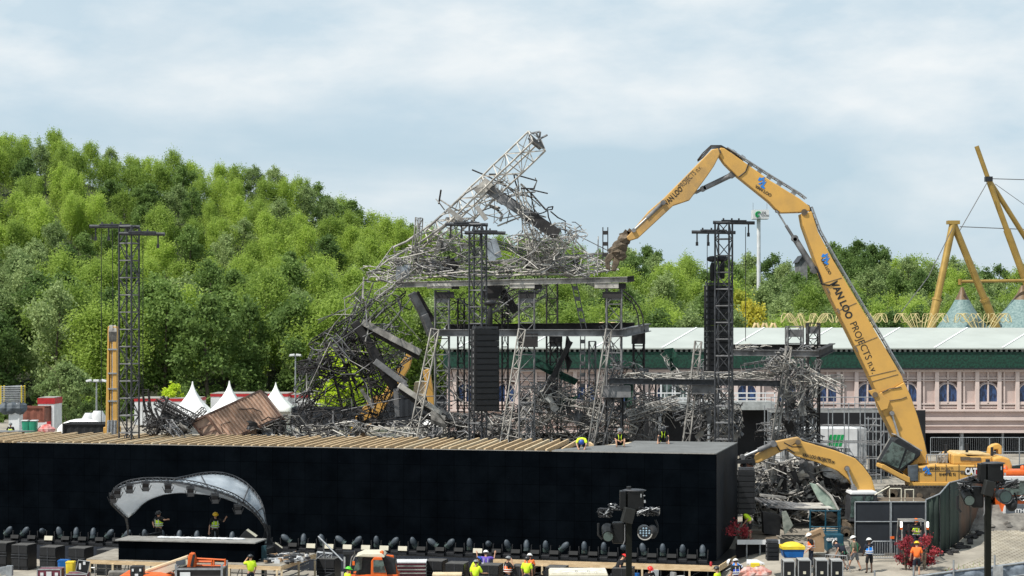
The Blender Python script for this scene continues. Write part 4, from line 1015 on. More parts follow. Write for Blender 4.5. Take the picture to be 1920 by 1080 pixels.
# ================= intact lattice towers and hanging speakers
def tower(lb, px, ytop, zb, Y, w, m='tower', roll=R(20), step=1.05, rc=.06, rb=.036, beams=(), cat='tower', name='truss_tower', extra=None):
    p = P(px, ytop, Y); t = thing(name, lb, cat, (p.x, Y, zb)); b = MB()
    b.truss((0, 0, 0), (0, 0, p.z-zb), w, step, rc, rb, roll, mi2=1); b.build('lattice_mast', [M[m], M['ashmid']], t, world=False)
    b = MB(); b.box((0, 0, .08), (w*1.5, w*1.5, .16)); b.build('base_plate', M[m], t, world=False)
    for x0, x1, py, dy in beams:
        a = P(x0, py, Y+dy); c = P(x1, py+1, Y+dy); b = MB(); b.tube(a, c, .11, 8); b.beam(a.lerp(c, .2)+Vector((0, 0, .12)), a.lerp(c, .8)+Vector((0, 0, .12)), .25, .1)
        for u in (.25, .45, .62): q = a.lerp(c, u); b.box(q+Vector((0, 0, .2)), (.1, .1, .16))
        o = b.build('top_beam', M[m], t)
        for u in ((.12, .38) if x0 < px-20 else (.85,)):
            q = a.lerp(c, u); b = MB(); b.tube(q, q-Vector((0, 0, .75)), .05, 5); b.box(q-Vector((0, 0, .75)), (.16, .1, .24)); b.build('hook', M['black'], o)
    if extra: extra(t)
    return t
def chains(pts, name, lb):
    b = MB()
    for q in pts: b.tube(q[0], q[1], .022, 4)
    tag(b.build(name, M['black']), lb, 'chain')
Yt = 116
tower('lone black truss tower with two long top beams standing at the left', 242, 424, 2.0, Yt, .88, beams=((168, 262, 424.5, 0), (224, 309, 438, -.6)))
chains([(P(190, 432, Yt), P(190, 795, Yt)), (P(211, 432, Yt), P(212, 620, Yt))], 'hoist_chain', 'thin hoist chains hanging left of the lone black truss tower')
chains([(P(268, 446, Yt), P(268, 800, Yt)), (P(262, 700, Yt), P(277, 800, Yt))], 'hoist_chain', 'thin hoist chain hanging right of the lone black truss tower')
tower('charred black truss tower with top beams in front of the wreck', 896, 420, 2.6, 118, .84, beams=((835, 915, 420.5, 0), (871, 948, 436, -.6)))
tower('tall dark truss tower with hoists and top beams right of the wreck', 1357, 417, 2.6, 118, .9, beams=((1337, 1415, 417, 0), (1297, 1379, 435, .6)))
chains([(P(1398, 425, 118), P(1398, 640, 118)), (P(1326, 440, 118), P(1326, 535, 118))], 'hoist_chain', 'hoist chains hanging from the beams of the right speaker tower')
def linearray(lb, x0, x1, y0, y1, Y, n, rz, side_x=None):
    a = P(x0, y0, Y); c = P(x1, y1, Y); H = a.z-c.z; W = c.x-a.x; t = thing('line_array', lb, 'loudspeaker', ((a.x+c.x)/2, Y, c.z), rz)
    D = .75
    for i in range(n):
        z = H*(i+.5)/n; b = MB(); b.box((0, 0, z), (W, D, H/n-.006)); o = b.build('speaker_cabinet', M['blackm'], t, world=False, bev=.02)
        b = MB(); b.box((0, -D/2-.012, z), (W*.86, .02, H/n*.72)); b.build('grille', M['case'], o, world=False)
    b = MB(); b.box((0, 0, H+.1), (W*.9, D, .14)); b.build('rigging_frame', M['tower'], t, world=False)
    b = MB()
    for s_ in (-1, 1):
        for i in range(n): b.box((s_*(W/2+.012), -D*.2, H*(i+.5)/n), (.02, .12, H/n*.55))
    b.build('rigging_plate', M['ashmid'], t, world=False)
    return t
linearray('black line array of speakers hanging inside the charred tower', 885, 934, 617, 771, 117.2, 14, .35)
linearray('long black line array of speakers hanging left in the right speaker tower', 1322, 1373, 535, 696, 119.2, 15, .3)
def hoist(lb, px, y0, y1, Y):
    a = P(px, y0, Y); c = P(px, y1, Y); t = thing('chain_hoist', lb, 'hoist', c); H = a.z-c.z
    b = MB(); b.lathe((0, 0, 0), [(.1, 0), (.17, .1), (.17, H*.6), (.08, H*.75)], 10); b.build('chain_bag', M['blackm'], t, world=False)
    b = MB(); b.ell((0, 0, H*.88), (.38, .2, .2)); b.build('motor', M['black'], t, world=False)
hoist('chain hoist with black chain bag left of the right speaker tower', 1336, 480, 527, 118); hoist('chain hoist with black bag inside the right speaker tower', 1354, 480, 523, 118.4); hoist('chain hoist with black bag in front of the charred tower', 919, 562, 612, 117)
# ================= the collapsed, burnt main stage
MS = [M['burnt'], M['ash'], M['ashlt'], M['ashmid']]
def wb(b, pts, Y, r, mi=1, dy=0, n=4): b.path([P(x, y, Y+(dy*i)) for i, (x, y) in enumerate(pts)], r, n, mi)
def tangle(b, rg, shapes, n, Y, dY, ln, r, mis, bend=.6, flat=.5):
    """bent rods in elliptical regions (cx, cy, rx, ry in photo pixels at depth Y)"""
    for _ in range(n):
        cx, cy, rx, ry = rg.choice(shapes)
        a = rg.uniform(0, 6.28); k = rg.random()**.5
        y0 = Y+rg.uniform(-dY, dY); p = P(cx+rx*k*math.cos(a), cy+ry*k*math.sin(a), y0)
        d = Vector((rg.gauss(0, 1), rg.gauss(0, .7), rg.gauss(0, flat))).normalized(); L_ = rg.uniform(*ln); m_ = rg.randint(2, 4); pts = [p]
        for i in range(m_):
            pts.append(pts[-1]+d*L_/m_)
            if rg.random() < .7: d = (d+Vector((rg.gauss(0, bend), rg.gauss(0, bend*.6), rg.gauss(0, bend)))).normalized()
        for j, v in enumerate(pts):
            u = (960+F*v.x/v.y-cx)/(rx*1.12); w_ = (HZ-(v.z-CH)*F/v.y-cy)/(ry*1.12); k2 = math.hypot(u, w_)
            if k2 > 1: k3 = rg.uniform(.9, 1.06)/k2; pts[j] = P(cx+u*k3*rx*1.12, cy+w_*k3*ry*1.12, v.y)
        if rg.random() > .04: b.path(pts, r*rg.uniform(.5, 1.15), 4, rg.choice(mis))
def trussbits(b, rg, shapes, n, Y, dY, ln, w, mis, rc=.035, rbb=.02):
    for _ in range(n):
        cx, cy, rx, ry = rg.choice(shapes); a = rg.uniform(0, 6.28); k = rg.random()**.5
        p = P(cx+rx*k*math.cos(a), cy+ry*k*math.sin(a), Y+rg.uniform(-dY, dY)); d = Vector((rg.gauss(0, 1), rg.gauss(0, .6), rg.gauss(0, .55))).normalized()
        b.truss(p, p+d*rg.uniform(*ln), w*rg.uniform(.7, 1.2), .55, rc, rbb, rg.uniform(0, 1.5), rg.choice(mis), miss=.15, wob=.06)
def plates(b, rg, shapes, n, Y, dY, sz, mis):
    for _ in range(n):
        cx, cy, rx, ry = rg.choice(shapes); a = rg.uniform(0, 6.28); k = rg.random()**.5
        p = P(cx+rx*k*math.cos(a), cy+ry*k*math.sin(a), Y+rg.uniform(-dY, dY))
        Rm = Euler((rg.uniform(-1.3, 1.3), rg.uniform(-1.3, 1.3), rg.uniform(0, 3))).to_matrix(); w = rg.uniform(*sz); h = w*rg.uniform(.3, .9); mi = rg.choice(mis)
        # buckled sheet
        vs = []; fs = []; N_ = 4
        for i in range(N_):
            for j in range(N_): vs.append(p+Rm @ Vector(((i/3-.5)*w, (j/3-.5)*h, rg.uniform(-.09, .09)*w)))
        for i in range(N_-1):
            for j in range(N_-1): fs.append((i*N_+j, i*N_+j+1, (i+1)*N_+j+1, (i+1)*N_+j))
        b.add(vs, fs, mi)
# --- standing scorched towers of the ring
def stower(lb, x0, x1, ytop, Y, mi='ash', w=None, yb=None, zb=2.5, ladder=False, x0b=None, x1b=None, roll=0, step=1.1, plate=True, rc=.06, rb=.032, side=None):
    """vertical or leaning lattice leg spanning photo columns x0..x1 at its top"""
    xt = (x0+x1)/2; xb = (x0b+x1b)/2 if x0b else xt; W = w or (x1-x0)*Y/F*.92
    p = P(xt, ytop, Y); q = P(xb, yb, Y) if yb else P(xb, 600, Y)
    if yb is None: q.z = zb
    elif q.z > zb+.3:
        d = (q-p); q = p+d*((zb-p.z)/d.z)
    t = thing('scorched_tower', lb, 'tower', q); b = MB()
    if ladder:
        L_ = (q-p).length; d = (q-p).normalized(); a = Vector((W/2, 0, 0))
        b.path([p-a, q-a], .035, 4); b.path([p+a, q+a], .035, 4)
        k = int(L_/.75)
        for i in range(k): c = p+d*(i+.5)*.75; b.box(c, (W, .06, .26), None)
    else: b.truss(q, p, W, step, rc, rb, roll, miss=.03, side=side)
    b.build('lattice_mast', M[mi], t)
    if plate and not ladder:
        b = MB(); rg = random.Random(int(x0))
        c = p.lerp(q, .04); b.box(c, (W*1.02, W*.9, .5))
        b.build('collar_plate', M['ashmid'], t)
    return t
stower('left upright grey lattice leg under the upper wreck beam', 815, 843, 545, 124, 'ashmid')
stower('middle upright grey lattice leg under the upper wreck beam', 972, 1003, 545, 124, 'ashmid')
stower('right upright grey lattice leg holding the beam end by the boom tip', 1136, 1166, 540, 124, 'ashmid')
stower('dark rear lattice leg slightly leaning left of the swinging ladder strip', 1024, 1046, 530, 131, 'burnt', plate=False)
stower('dark rear lattice leg right of the right upright leg', 1187, 1208, 618, 129, 'burnt')
stower('thick dark rear leg below the lower wreck beam with hanging scorched cloth', 1031, 1053, 632, 130, 'burnt')
stower('narrow ladder shaped strip leaning in the middle of the wreck', 1071, 1081, 530, 127, 'ashmid', ladder=True, yb=616, x0b=1091, x1b=1099, zb=13.7)
stower('narrow upright ladder shaped strip below the lower wreck beam', 1088, 1097, 630, 127, 'ashmid', ladder=True)
stower('short black ladder strip rising above the beam beside the boom jaws', 1130, 1140, 426, 126, 'burnt', ladder=True, yb=470, x0b=1130, x1b=1140, zb=18.0)
def brace(lb, x0, x1, y0, xb0, xb1, Y, m='ashlt'):
    return stower(lb, x0, x1, y0, Y, m, x0b=xb0, x1b=xb1, yb=828, zb=2.6, plate=False, step=.9, rc=.045, rb=.026, side=.5)
brace('pale slanting lattice prop left of the charred tower', 808, 824, 617, 764, 780, 122.6)
brace('pale slanting lattice prop leaning on the middle upright leg', 972, 986, 617, 936, 953, 122.4)
brace('pale slanting lattice prop leaning on the right upright leg', 1136, 1148, 617, 1101, 1117, 122.4, 'ash')
brace('dark slanting lattice prop in front of the mid wreck platform', 1150, 1168, 690, 1112, 1135, 123.4, 'ashmid')
brace('slanting grey lattice prop left of the right speaker tower', 1303, 1316, 640, 1277, 1296, 123, 'ash')
brace('slanting grey lattice prop on the far right wreck tower', 1474, 1484, 650, 1443, 1460, 122.5, 'ash')
stower('upright grey lattice leg just left of the right speaker tower', 1310, 1340, 700, 125, 'ashmid')
stower('wide grey lattice leg behind the right speaker tower', 1343, 1374, 700, 124.5, 'ash')
stower('upright grey lattice leg rising above the hall roof beside the gold flower', 1474, 1505, 612, 125, 'ashmid')
stower('slim black lattice leg right of its twin above the hall roof', 1513, 1536, 606, 127, 'burnt')
stower('upright black lattice leg below the mid wreck platform', 1134, 1168, 735, 124, 'burnt')
stower('thin grey lattice leg between mid platform and balcony', 1186, 1208, 705, 128, 'ashmid', plate=False)
stower('thin dark upright lattice leg right of the ladder strips', 1104, 1117, 640, 128.5, 'ashmid', plate=False)
stower('thin grey upright lattice leg left below the balcony corner', 1217, 1230, 706, 127, 'ashmid', plate=False)
stower('thin charred upright lattice leg left of the charred speaker tower', 858, 871, 560, 128.5, 'burnt', plate=False)
stower('thin burnt upright lattice leg right of the black speaker column', 941, 953, 560, 129, 'burnt', plate=False)
# --- ring beams
def ibeam(b, p, q, h=.42, w=.3, mi=1):
    p = Vector(p); q = Vector(q); b.beam(p, q, .06, h, mi)
    for s_ in (-1, 1): b.beam(p+Vector((0, 0, s_*h/2)), q+Vector((0, 0, s_*h/2)), w, .05, mi)
def ringbeams():
    t = thing('upper_platform', 'upper scorched steel beam platform carrying the collapsed roof', 'platform', P(965, 540, 124))
    b = MB(); ibeam(b, P(741, 534, 123.4), P(1176, 524, 123.4), .33, .3, 0); b.build('main_beam', [M['ash']], t)
    b = MB(); ibeam(b, P(1176, 524, 123.4), P(1189, 522, 123.4), .34, .3); b.build('beam_end', [M['burnt'], M['burnt']], t)
    b = MB(); wb(b, [(741, 524), (860, 516), (1000, 515), (1100, 513), (1155, 505)], 126, .07, 0); wb(b, [(850, 508), (1010, 509), (1120, 508), (1160, 505)], 127.5, .05, 0); b.build('rear_beam', [M['ashlt']], t)
    for x, w in ((830, 46), (985, 46), (1143, 44)):
        b = MB(); a = P(x-w/2-6, 531, 123.8); c = P(x+w/2-6, 540.5, 123.8); b.box(((a.x+c.x)/2, 123.9, (a.z+c.z)/2), (c.x-a.x, 1.2, a.z-c.z)); o = b.build('bearing_box', M['ashlt'], t)
        b = MB(); a = P(x+w/2-6, 531, 123.8); c = P(x+w/2+8, 542, 123.8); b.box(((a.x+c.x)/2, 123.9, (a.z+c.z)/2), (c.x-a.x, 1.0, a.z-c.z)); b.box(P(x+4, 553, 123.9), (1.2, .9, .4)); b.build('bearing_plate', M['burnt'], o)
    t = thing('lower_platform', 'lower charred steel beam ring running between the upright legs', 'platform', P(1010, 625, 124))
    b = MB(); ibeam(b, P(812, 624, 123.3), P(1168, 624, 123.3), .42, .34, 0); b.build('main_beam', [M['ashmid']], t)
    b = MB(); ibeam(b, P(835, 614, 130.5), P(1190, 611, 130.5), .42, .4, 0); b.build('rear_beam', [M['burnt']], t)
    b = MB(); ibeam(b, P(1168, 624, 123.3), P(1216, 614, 130), .5, .4, 0); b.build('side_beam', [M['ashmid']], t)
    for q_, s_ in ((P(990, 638, 123.6), (1.3, .9, .9)), (P(1042, 634, 129.5), (.9, .8, .5)), (P(1197, 634, 129), (.9, .8, .8))): b = MB(); b.box(q_, s_); b.build('stiffener', M['burnt'], t)
    t = thing('curved_brace', 'curved lattice brace bending down from the right upright leg', 'brace', P(1190, 600, 126))
    b = MB()
    for off in (0, 9): wb(b, [(1166+off*.2, 543+off), (1185, 558+off), (1198-off*.6, 575+off*.6), (1205-off, 592), (1207-off, 612)], 126, .045, 0)
    for k in range(6): u = k/5; b.tube(P(1167+38*u**.9, 545+62*u**1.4, 126), P(1167+31*u**.9, 555+57*u**1.4, 126), .03, 3)
    b.build('lattice', M['burnt'], t)
    t = thing('mid_platform', 'middle grey wreck platform strewn with bent tubes right of centre', 'platform', P(1300, 715, 123))
    b = MB(); ibeam(b, P(1142, 714, 122.6), P(1462, 719, 122.6), .34, .3, 0); b.build('main_beam', [M['tower']], t)
    b = MB(); ibeam(b, P(1190, 703, 129), P(1450, 706, 129), .3, .3, 0); b.build('rear_beam', [M['ash']], t)
    for q_, s_ in ((P(1155, 734, 123.2), (1.9, 1.1, .75)), (P(1318, 730, 123.2), (1.5, 1.1, .6))): b = MB(); b.box(q_, s_); b.build('bearing_box', M['ashmid'], t)
    b = MB(); rg = random.Random(4); tangle(b, rg, [(1200, 706, 60, 6), (1300, 704, 70, 6), (1400, 704, 60, 6)], 110, 125, 2.5, (1.0, 3.2), .04, [0, 1], .35, .18); b.build('bent_tube', [M['ashlt'], M['ash']], t)['kind'] = 'stuff'
    t = thing('top_right_platform', 'scorched beam level with the hall eaves on the far right wreck', 'platform', P(1460, 660, 123))
    b = MB(); ibeam(b, P(1372, 661, 123), P(1535, 663, 123), .36, .3, 0); b.build('main_beam', [M['ashmid']], t)
    b = MB(); ibeam(b, P(1375, 651, 129), P(1560, 651, 129), .35, .4, 0); ibeam(b, P(1535, 663, 123.1), P(1561, 651, 129), .5, .4, 0); b.build('rear_beam', [M['burnt']], t)
    b = MB(); rg = random.Random(6); tangle(b, rg, [(1410, 652, 35, 6), (1520, 655, 22, 6)], 34, 125, 2, (.8, 2.4), .035, [0, 1], .5, .5); b.build('bent_tube', [M['ashlt'], M['ashmid']], t)['kind'] = 'stuff'
ringbeams()
# --- collapsed roof with the up-ended truss
def roofwreck():
    t = thing('collapsed_roof', 'collapsed ash grey stage roof with one truss pointing up into the sky', 'wreckage', P(950, 515, 125))
    Y = 126
    b = MB(); b.truss(P(1007, 264, 123.5), P(812, 452, 127), 1.22, 1.15, .07, .035, R(38), wob=.02); b.build('up_ended_truss', M['ashlt'], t)
    b = MB(); e0 = P(1007, 264, 123.5)
    for a_, c_ in (((993, 252), (1020, 278)), ((993, 252), (1003, 272)), ((1005, 249), (1020, 278)), ((990, 259), (1012, 280)), ((1013, 247), (1011, 262)), ((1003, 265), (1026, 253)), ((996, 250), (1012, 247)), ((1000, 270), (1020, 277))): b.tube(P(*a_, 123.2), P(*c_, 123.6), .07, 5)
    b.beam(P(996, 262, 123), P(1014, 276, 123.6), .22, .35)
    b.build('truss_end', M['ashmid'], t)
    b = MB(); b.box(P(907, 352, 125), (.7, 1.1, 1.1), Matrix.Rotation(.75, 3, 'Y')); b.build('joint_box', M['ashlt'], t)
    b = MB(); b.beam(P(912, 352, 125), P(990, 405, 125), .45, .62); b.build('box_beam', M['ashmid'], t)
    b = MB(); b.beam(P(985, 400, 125.1), P(1046, 441, 125), .5, .8); b.beam(P(922, 352, 126), P(1000, 402, 126), .4, .3); b.build('box_beam', M['burnt'], t)
    b = MB(); b.beam(P(840, 392, 124.5), P(868, 414, 124.5), .32, .3); b.beam(P(893, 387, 125), P(912, 412, 125), .5, .3); b.build('bent_plate', M['ash'], t)
    # individual bars that draw the outline
    z = lambda L_: [(580+x/3, 230+y/3) for x, y in L_]
    bars = [([(915, 265), (1010, 305), (1090, 350), (1170, 390)], .05, 0), ([(740, 380), (728, 455)], .06, 0), ([(712, 430), (730, 450), (760, 490)], .04, 1), ([(730, 430), (800, 475), (870, 510)], .05, 1),
        ([(1010, 290), (1150, 290), (1280, 327), (1265, 372), (1190, 370)], .05, 0), ([(1270, 310), (1280, 330), (1262, 365)], .03, 1), ([(1190, 345), (1250, 400), (1330, 490)], .06, 0), ([(1240, 375), (1340, 398)], .045, 0), ([(1150, 290), (1158, 330), (1175, 385)], .05, 0), ([(1170, 300), (1180, 385)], .04, 0),
        ([(1330, 492), (1345, 476), (1370, 472), (1366, 488), (1340, 490), (1345, 530), (1362, 572)], .045, 0), ([(1358, 500), (1400, 535), (1440, 555), (1440, 620)], .045, 0), ([(1190, 345), (1230, 380), (1215, 430), (1250, 480)], .04, 1), ([(1245, 400), (1262, 480), (1280, 560)], .045, 0),
        ([(475, 700), (545, 670), (700, 560), (790, 480), (880, 395), (950, 352)], .075, 1), ([(475, 700), (490, 780)], .05, 2), ([(430, 755), (495, 797)], .05, 2), ([(380, 815), (470, 760), (600, 690), (730, 600), (850, 500)], .08, 1), ([(545, 672), (640, 625), (760, 590)], .05, 1),
        ([(670, 600), (760, 655), (800, 710)], .06, 2), ([(500, 800), (620, 720), (700, 640), (705, 600)], .08, 2), ([(560, 690), (620, 715)], .06, 2), ([(470, 695), (350, 860)], .04, 1), ([(740, 520), (900, 470), (1040, 430), (1200, 390)], .045, 2), ([(820, 540), (1000, 420), (1100, 370)], .045, 2), ([(860, 560), (960, 510), (1080, 540), (1180, 520)], .04, 2),
        ([(1040, 300), (1130, 370), (1190, 440), (1210, 500)], .05, 1), ([(1060, 320), (1160, 400), (1260, 420)], .05, 1), ([(1020, 330), (1100, 350), (1180, 395), (1270, 390)], .05, 1), ([(1100, 420), (1220, 400), (1300, 470)], .04, 1), ([(1260, 480), (1290, 520), (1330, 530)], .04, 1),
        ([(1020, 470), (1060, 490), (1085, 520), (1075, 550)], .10, 1), ([(1000, 460), (1070, 480)], .08, 1), ([(1060, 580), (1160, 540), (1220, 520), (1320, 600), (1400, 640)], .06, 2), ([(1280, 560), (1420, 580), (1470, 630), (1500, 700), (1560, 735)], .05, 2), ([(1440, 600), (1560, 730), (1660, 830)], .05, 2), ([(1380, 620), (1450, 700), (1400, 800)], .05, 2),
        ([(1440, 575), (1520, 640), (1680, 720)], .03, 1), ([(1560, 735), (1575, 860)], .05, 2), ([(1560, 735), (1740, 830)], .05, 2), ([(1620, 860), (1625, 640)], .04, 1), ([(1640, 760), (1720, 700)], .04, 1), ([(960, 780), (1200, 770), (1420, 775), (1560, 740), (1680, 735)], .07, 2), ([(1000, 800), (1300, 760), (1560, 745)], .05, 2), ([(560, 740), (760, 700), (880, 760)], .06, 1),
        ([(380, 880), (500, 905)], .10, 2), ([(300, 900), (295, 990), (330, 950)], .04, 2), ([(340, 870), (300, 900), (250, 960), (190, 990)], .03, 1), ([(770, 540), (850, 560)], .12, 1), ([(1110, 570), (1130, 480), (1180, 520)], .035, 1), ([(1190, 440), (1200, 620)], .035, 1), ([(1480, 690), (1500, 820)], .04, 1)]
    rg = random.Random(9)
    for k, (pts, r, mi) in enumerate(bars):
        b = MB(); q = z(pts); b.path([P(x, y, Y+rg.uniform(-1.2, 1.2)+.5*math.sin(i)) for i, (x, y) in enumerate(q)], r*1.05, 5)
        b.build('bent_bar', [M['burnt'], M['ash'], M['ashlt']][mi], t)
    # dense tangle: nobody could count these rods
    b = MB()
    tangle(b, rg, [(790, 490, 60, 24), (745, 508, 60, 20), (722, 520, 36, 14), (840, 480, 60, 32), (860, 440, 40, 32)], 165, 126, 2.6, (1.6, 5.2), .038, [1, 1, 2, 2, 3, 0], .13, .5)
    tangle(b, rg, [(990, 475, 70, 32), (1050, 490, 66, 24), (1000, 455, 40, 22)], 120, 126, 2.6, (1.2, 4.6), .038, [1, 2, 2, 2, 3], .13, .45)
    tangle(b, rg, [(905, 505, 130, 14), (1080, 500, 70, 16)], 90, 126, 2.4, (2, 5.5), .045, [1, 2, 2, 3], .18, .2)
    tangle(b, rg, [(955, 390, 52, 30), (940, 360, 40, 22), (1000, 400, 26, 22)], 38, 125.5, 1.6, (.8, 3.2), .036, [1, 2, 3, 0], .16, .8)
    tangle(b, rg, [(1060, 440, 36, 22), (1020, 450, 30, 20)], 55, 125.5, 1.6, (.8, 3.0), .036, [2, 2, 1, 3], .18, .8)
    trussbits(b, rg, [(800, 500, 40, 12), (1000, 488, 60, 14)], 13, 126.5, 2, (2.5, 5.5), .42, [1, 2, 3], .04, .022)
    plates(b, rg, [(780, 500, 70, 16), (850, 480, 50, 22), (1000, 480, 60, 22), (1060, 500, 40, 14)], 34, 126.5, 2, (.35, 1.1), [1, 2, 3, 0])
    b.build('tangled_rods', MS, t)['kind'] = 'stuff'
    for x, y, a in ((749, 512, .1), (762, 508, .15), (919, 472, -.25), (930, 466, -.3)):
        b = MB(); b.box(P(x, y, 124), (.45, .3, .9 if x < 800 else 1.3), Matrix.Rotation(a, 3, 'Y')); b.build('metal_panel', mat('pale blue grey panel', (.30, .34, .38), .6, c2=(.12, .13, .14), scale=1.5), t)
roofwreck()
# --- burnt left wing
def leftwreck():
    t = thing('burnt_wing', 'burnt black truss wing slumped to the left under the collapsed roof', 'wreckage', P(690, 800, 126))
    rg = random.Random(15)
    def bx(pts, w, h, m, nm='box_beam', Y=124):
        b = MB()
        for i in range(len(pts)-1): b.beam(P(*pts[i], Y), P(*pts[i+1], Y+.3), w, h)
        b.build(nm, M[m], t)
    bx([(772, 550), (794, 590), (809, 628)], .5, .45, 'ashmid'); bx([(781, 548), (812, 602)], .3, .3, 'burnt', Y=125.5)
    bx([(680, 604), (735, 634), (788, 661)], .55, .42, 'ash'); bx([(678, 611), (735, 643), (786, 670)], .5, .35, 'burnt', Y=124.4)
    bx([(664, 604), (695, 650), (722, 700), (742, 730)], .55, .55, 'burnt'); bx([(742, 728), (745, 780)], .3, .4, 'ashmid')
    bx([(703, 677), (760, 720), (748, 735)], .35, .4, 'ashmid', Y=123.4)
    bx([(748, 722), (800, 757), (826, 776)], .6, .34, 'ashlt', Y=123); bx([(748, 730), (800, 767), (858, 800)], .5, .34, 'burnt', Y=123.4)
    bx([(820, 768), (860, 796)], .5, .5, 'ashmid', Y=123.6)
    bx([(693, 655), (700, 700)], .25, .5, 'ashmid', Y=125)
    def tr(a, c, w, m, step=.8, roll=.4, Y=125, miss=.12):
        b = MB(); b.truss(P(*a, Y), P(*c, Y+1), w, step, .045, .024, roll, miss=miss, wob=.05); b.build('burnt_truss', M[m], t)
    tr((752, 541), (663, 610), .9, 'burnt'); tr((663, 606), (588, 652), .9, 'burnt'); tr((690, 560), (640, 640), .7, 'ashmid'); tr((596, 655), (560, 735), .6, 'ashmid', miss=.3)
    tr((640, 610), (610, 700), .9, 'burnt', roll=.1); tr((660, 640), (690, 740), .9, 'burnt', roll=.9); tr((676, 600), (712, 700), .8, 'burnt'); tr((620, 640), (668, 812), .9, 'burnt', roll=.2); tr((604, 700), (560, 800), .7, 'burnt')
    tr((722, 690), (775, 655), .8, 'ashmid', step=.6); tr((742, 680), (700, 790), .7, 'burnt'); tr((560, 760), (640, 700), .7, 'burnt'); tr((590, 800), (690, 760), .8, 'burnt'); tr((655, 700), (560, 690), .5, 'burnt')
    tr((900, 555), (955, 600), .9, 'burnt', Y=130); tr((930, 560), (1020, 530), .6, 'burnt', Y=130); tr((1020, 548), (940, 600), .5, 'ashmid', Y=129)
    b = MB(); b.beam(P(940, 545, 128), P(968, 585, 128), .5, .6); b.box(P(923, 545, 127), (1.2, .9, 1.3), Matrix.Rotation(.5, 3, 'Y')); b.build('box_beam', M['burnt'], t)
    for pts, r in (([(682, 520), (680, 560), (695, 600), (685, 640), (692, 664)], .05), ([(700, 530), (686, 570), (688, 610)], .05), ([(745, 560), (752, 580)], .08), ([(760, 520), (690, 600), (620, 650)], .025), ([(700, 560), (596, 600)], .03), ([(596, 606), (640, 580)], .03), ([(668, 560), (625, 610), (600, 650)], .02),
        ([(700, 680), (716, 720), (726, 700)], .06), ([(690, 700), (700, 760)], .1), ([(677, 730), (700, 765)], .12), ([(720, 560), (790, 640)], .035), ([(620, 640), (575, 735)], .04), ([(575, 735), (575, 700)], .04), ([(703, 620), (750, 640)], .05), ([(700, 790), (770, 780), (840, 770)], .035), ([(640, 770), (760, 745), (830, 742)], .03), ([(770, 560), (720, 620)], .04), ([(860, 560), (905, 600), (960, 560)], .05)):
        b = MB(); b.path([P(x, y, 124+rg.uniform(-.8, .8)) for x, y in pts], r, 5); b.build('bent_bar', M[rg.choice(['ash', 'ashmid', 'ashmid', 'burnt'])], t)
    b = MB()
    trussbits(b, rg, [(665, 635, 34, 34), (640, 665, 26, 30), (690, 690, 30, 50)], 16, 125.5, 1.6, (1.0, 2.6), .5, [0, 0, 3], .045, .024)
    tangle(b, rg, [(700, 600, 70, 50), (650, 660, 60, 40), (720, 650, 50, 60)], 110, 126.5, 2.4, (1.5, 5.0), .036, [0, 0, 0, 3, 1], .35, .8)
    tangle(b, rg, [(640, 740, 70, 60), (600, 770, 50, 40), (700, 750, 40, 50)], 150, 126.5, 2.6, (1.0, 3.6), .034, [0, 0, 0, 3], .4, .8)
    tangle(b, rg, [(860, 580, 40, 30), (930, 570, 30, 30), (860, 740, 40, 50)], 90, 128, 1.6, (1.0, 3.2), .034, [0, 3, 1], .4, .8)
    tangle(b, rg, [(590, 810, 50, 12), (650, 805, 40, 14), (740, 805, 60, 14)], 150, 123, 2.6, (.8, 3), .04, [0, 3, 1, 2], .4, .6)
    plates(b, rg, [(700, 640, 40, 50), (640, 700, 40, 50), (600, 800, 50, 20), (690, 790, 50, 20)], 60, 126, 2, (.3, .9), [0, 0, 3])
    b.build('tangled_rods', MS, t)['kind'] = 'stuff'
leftwreck()
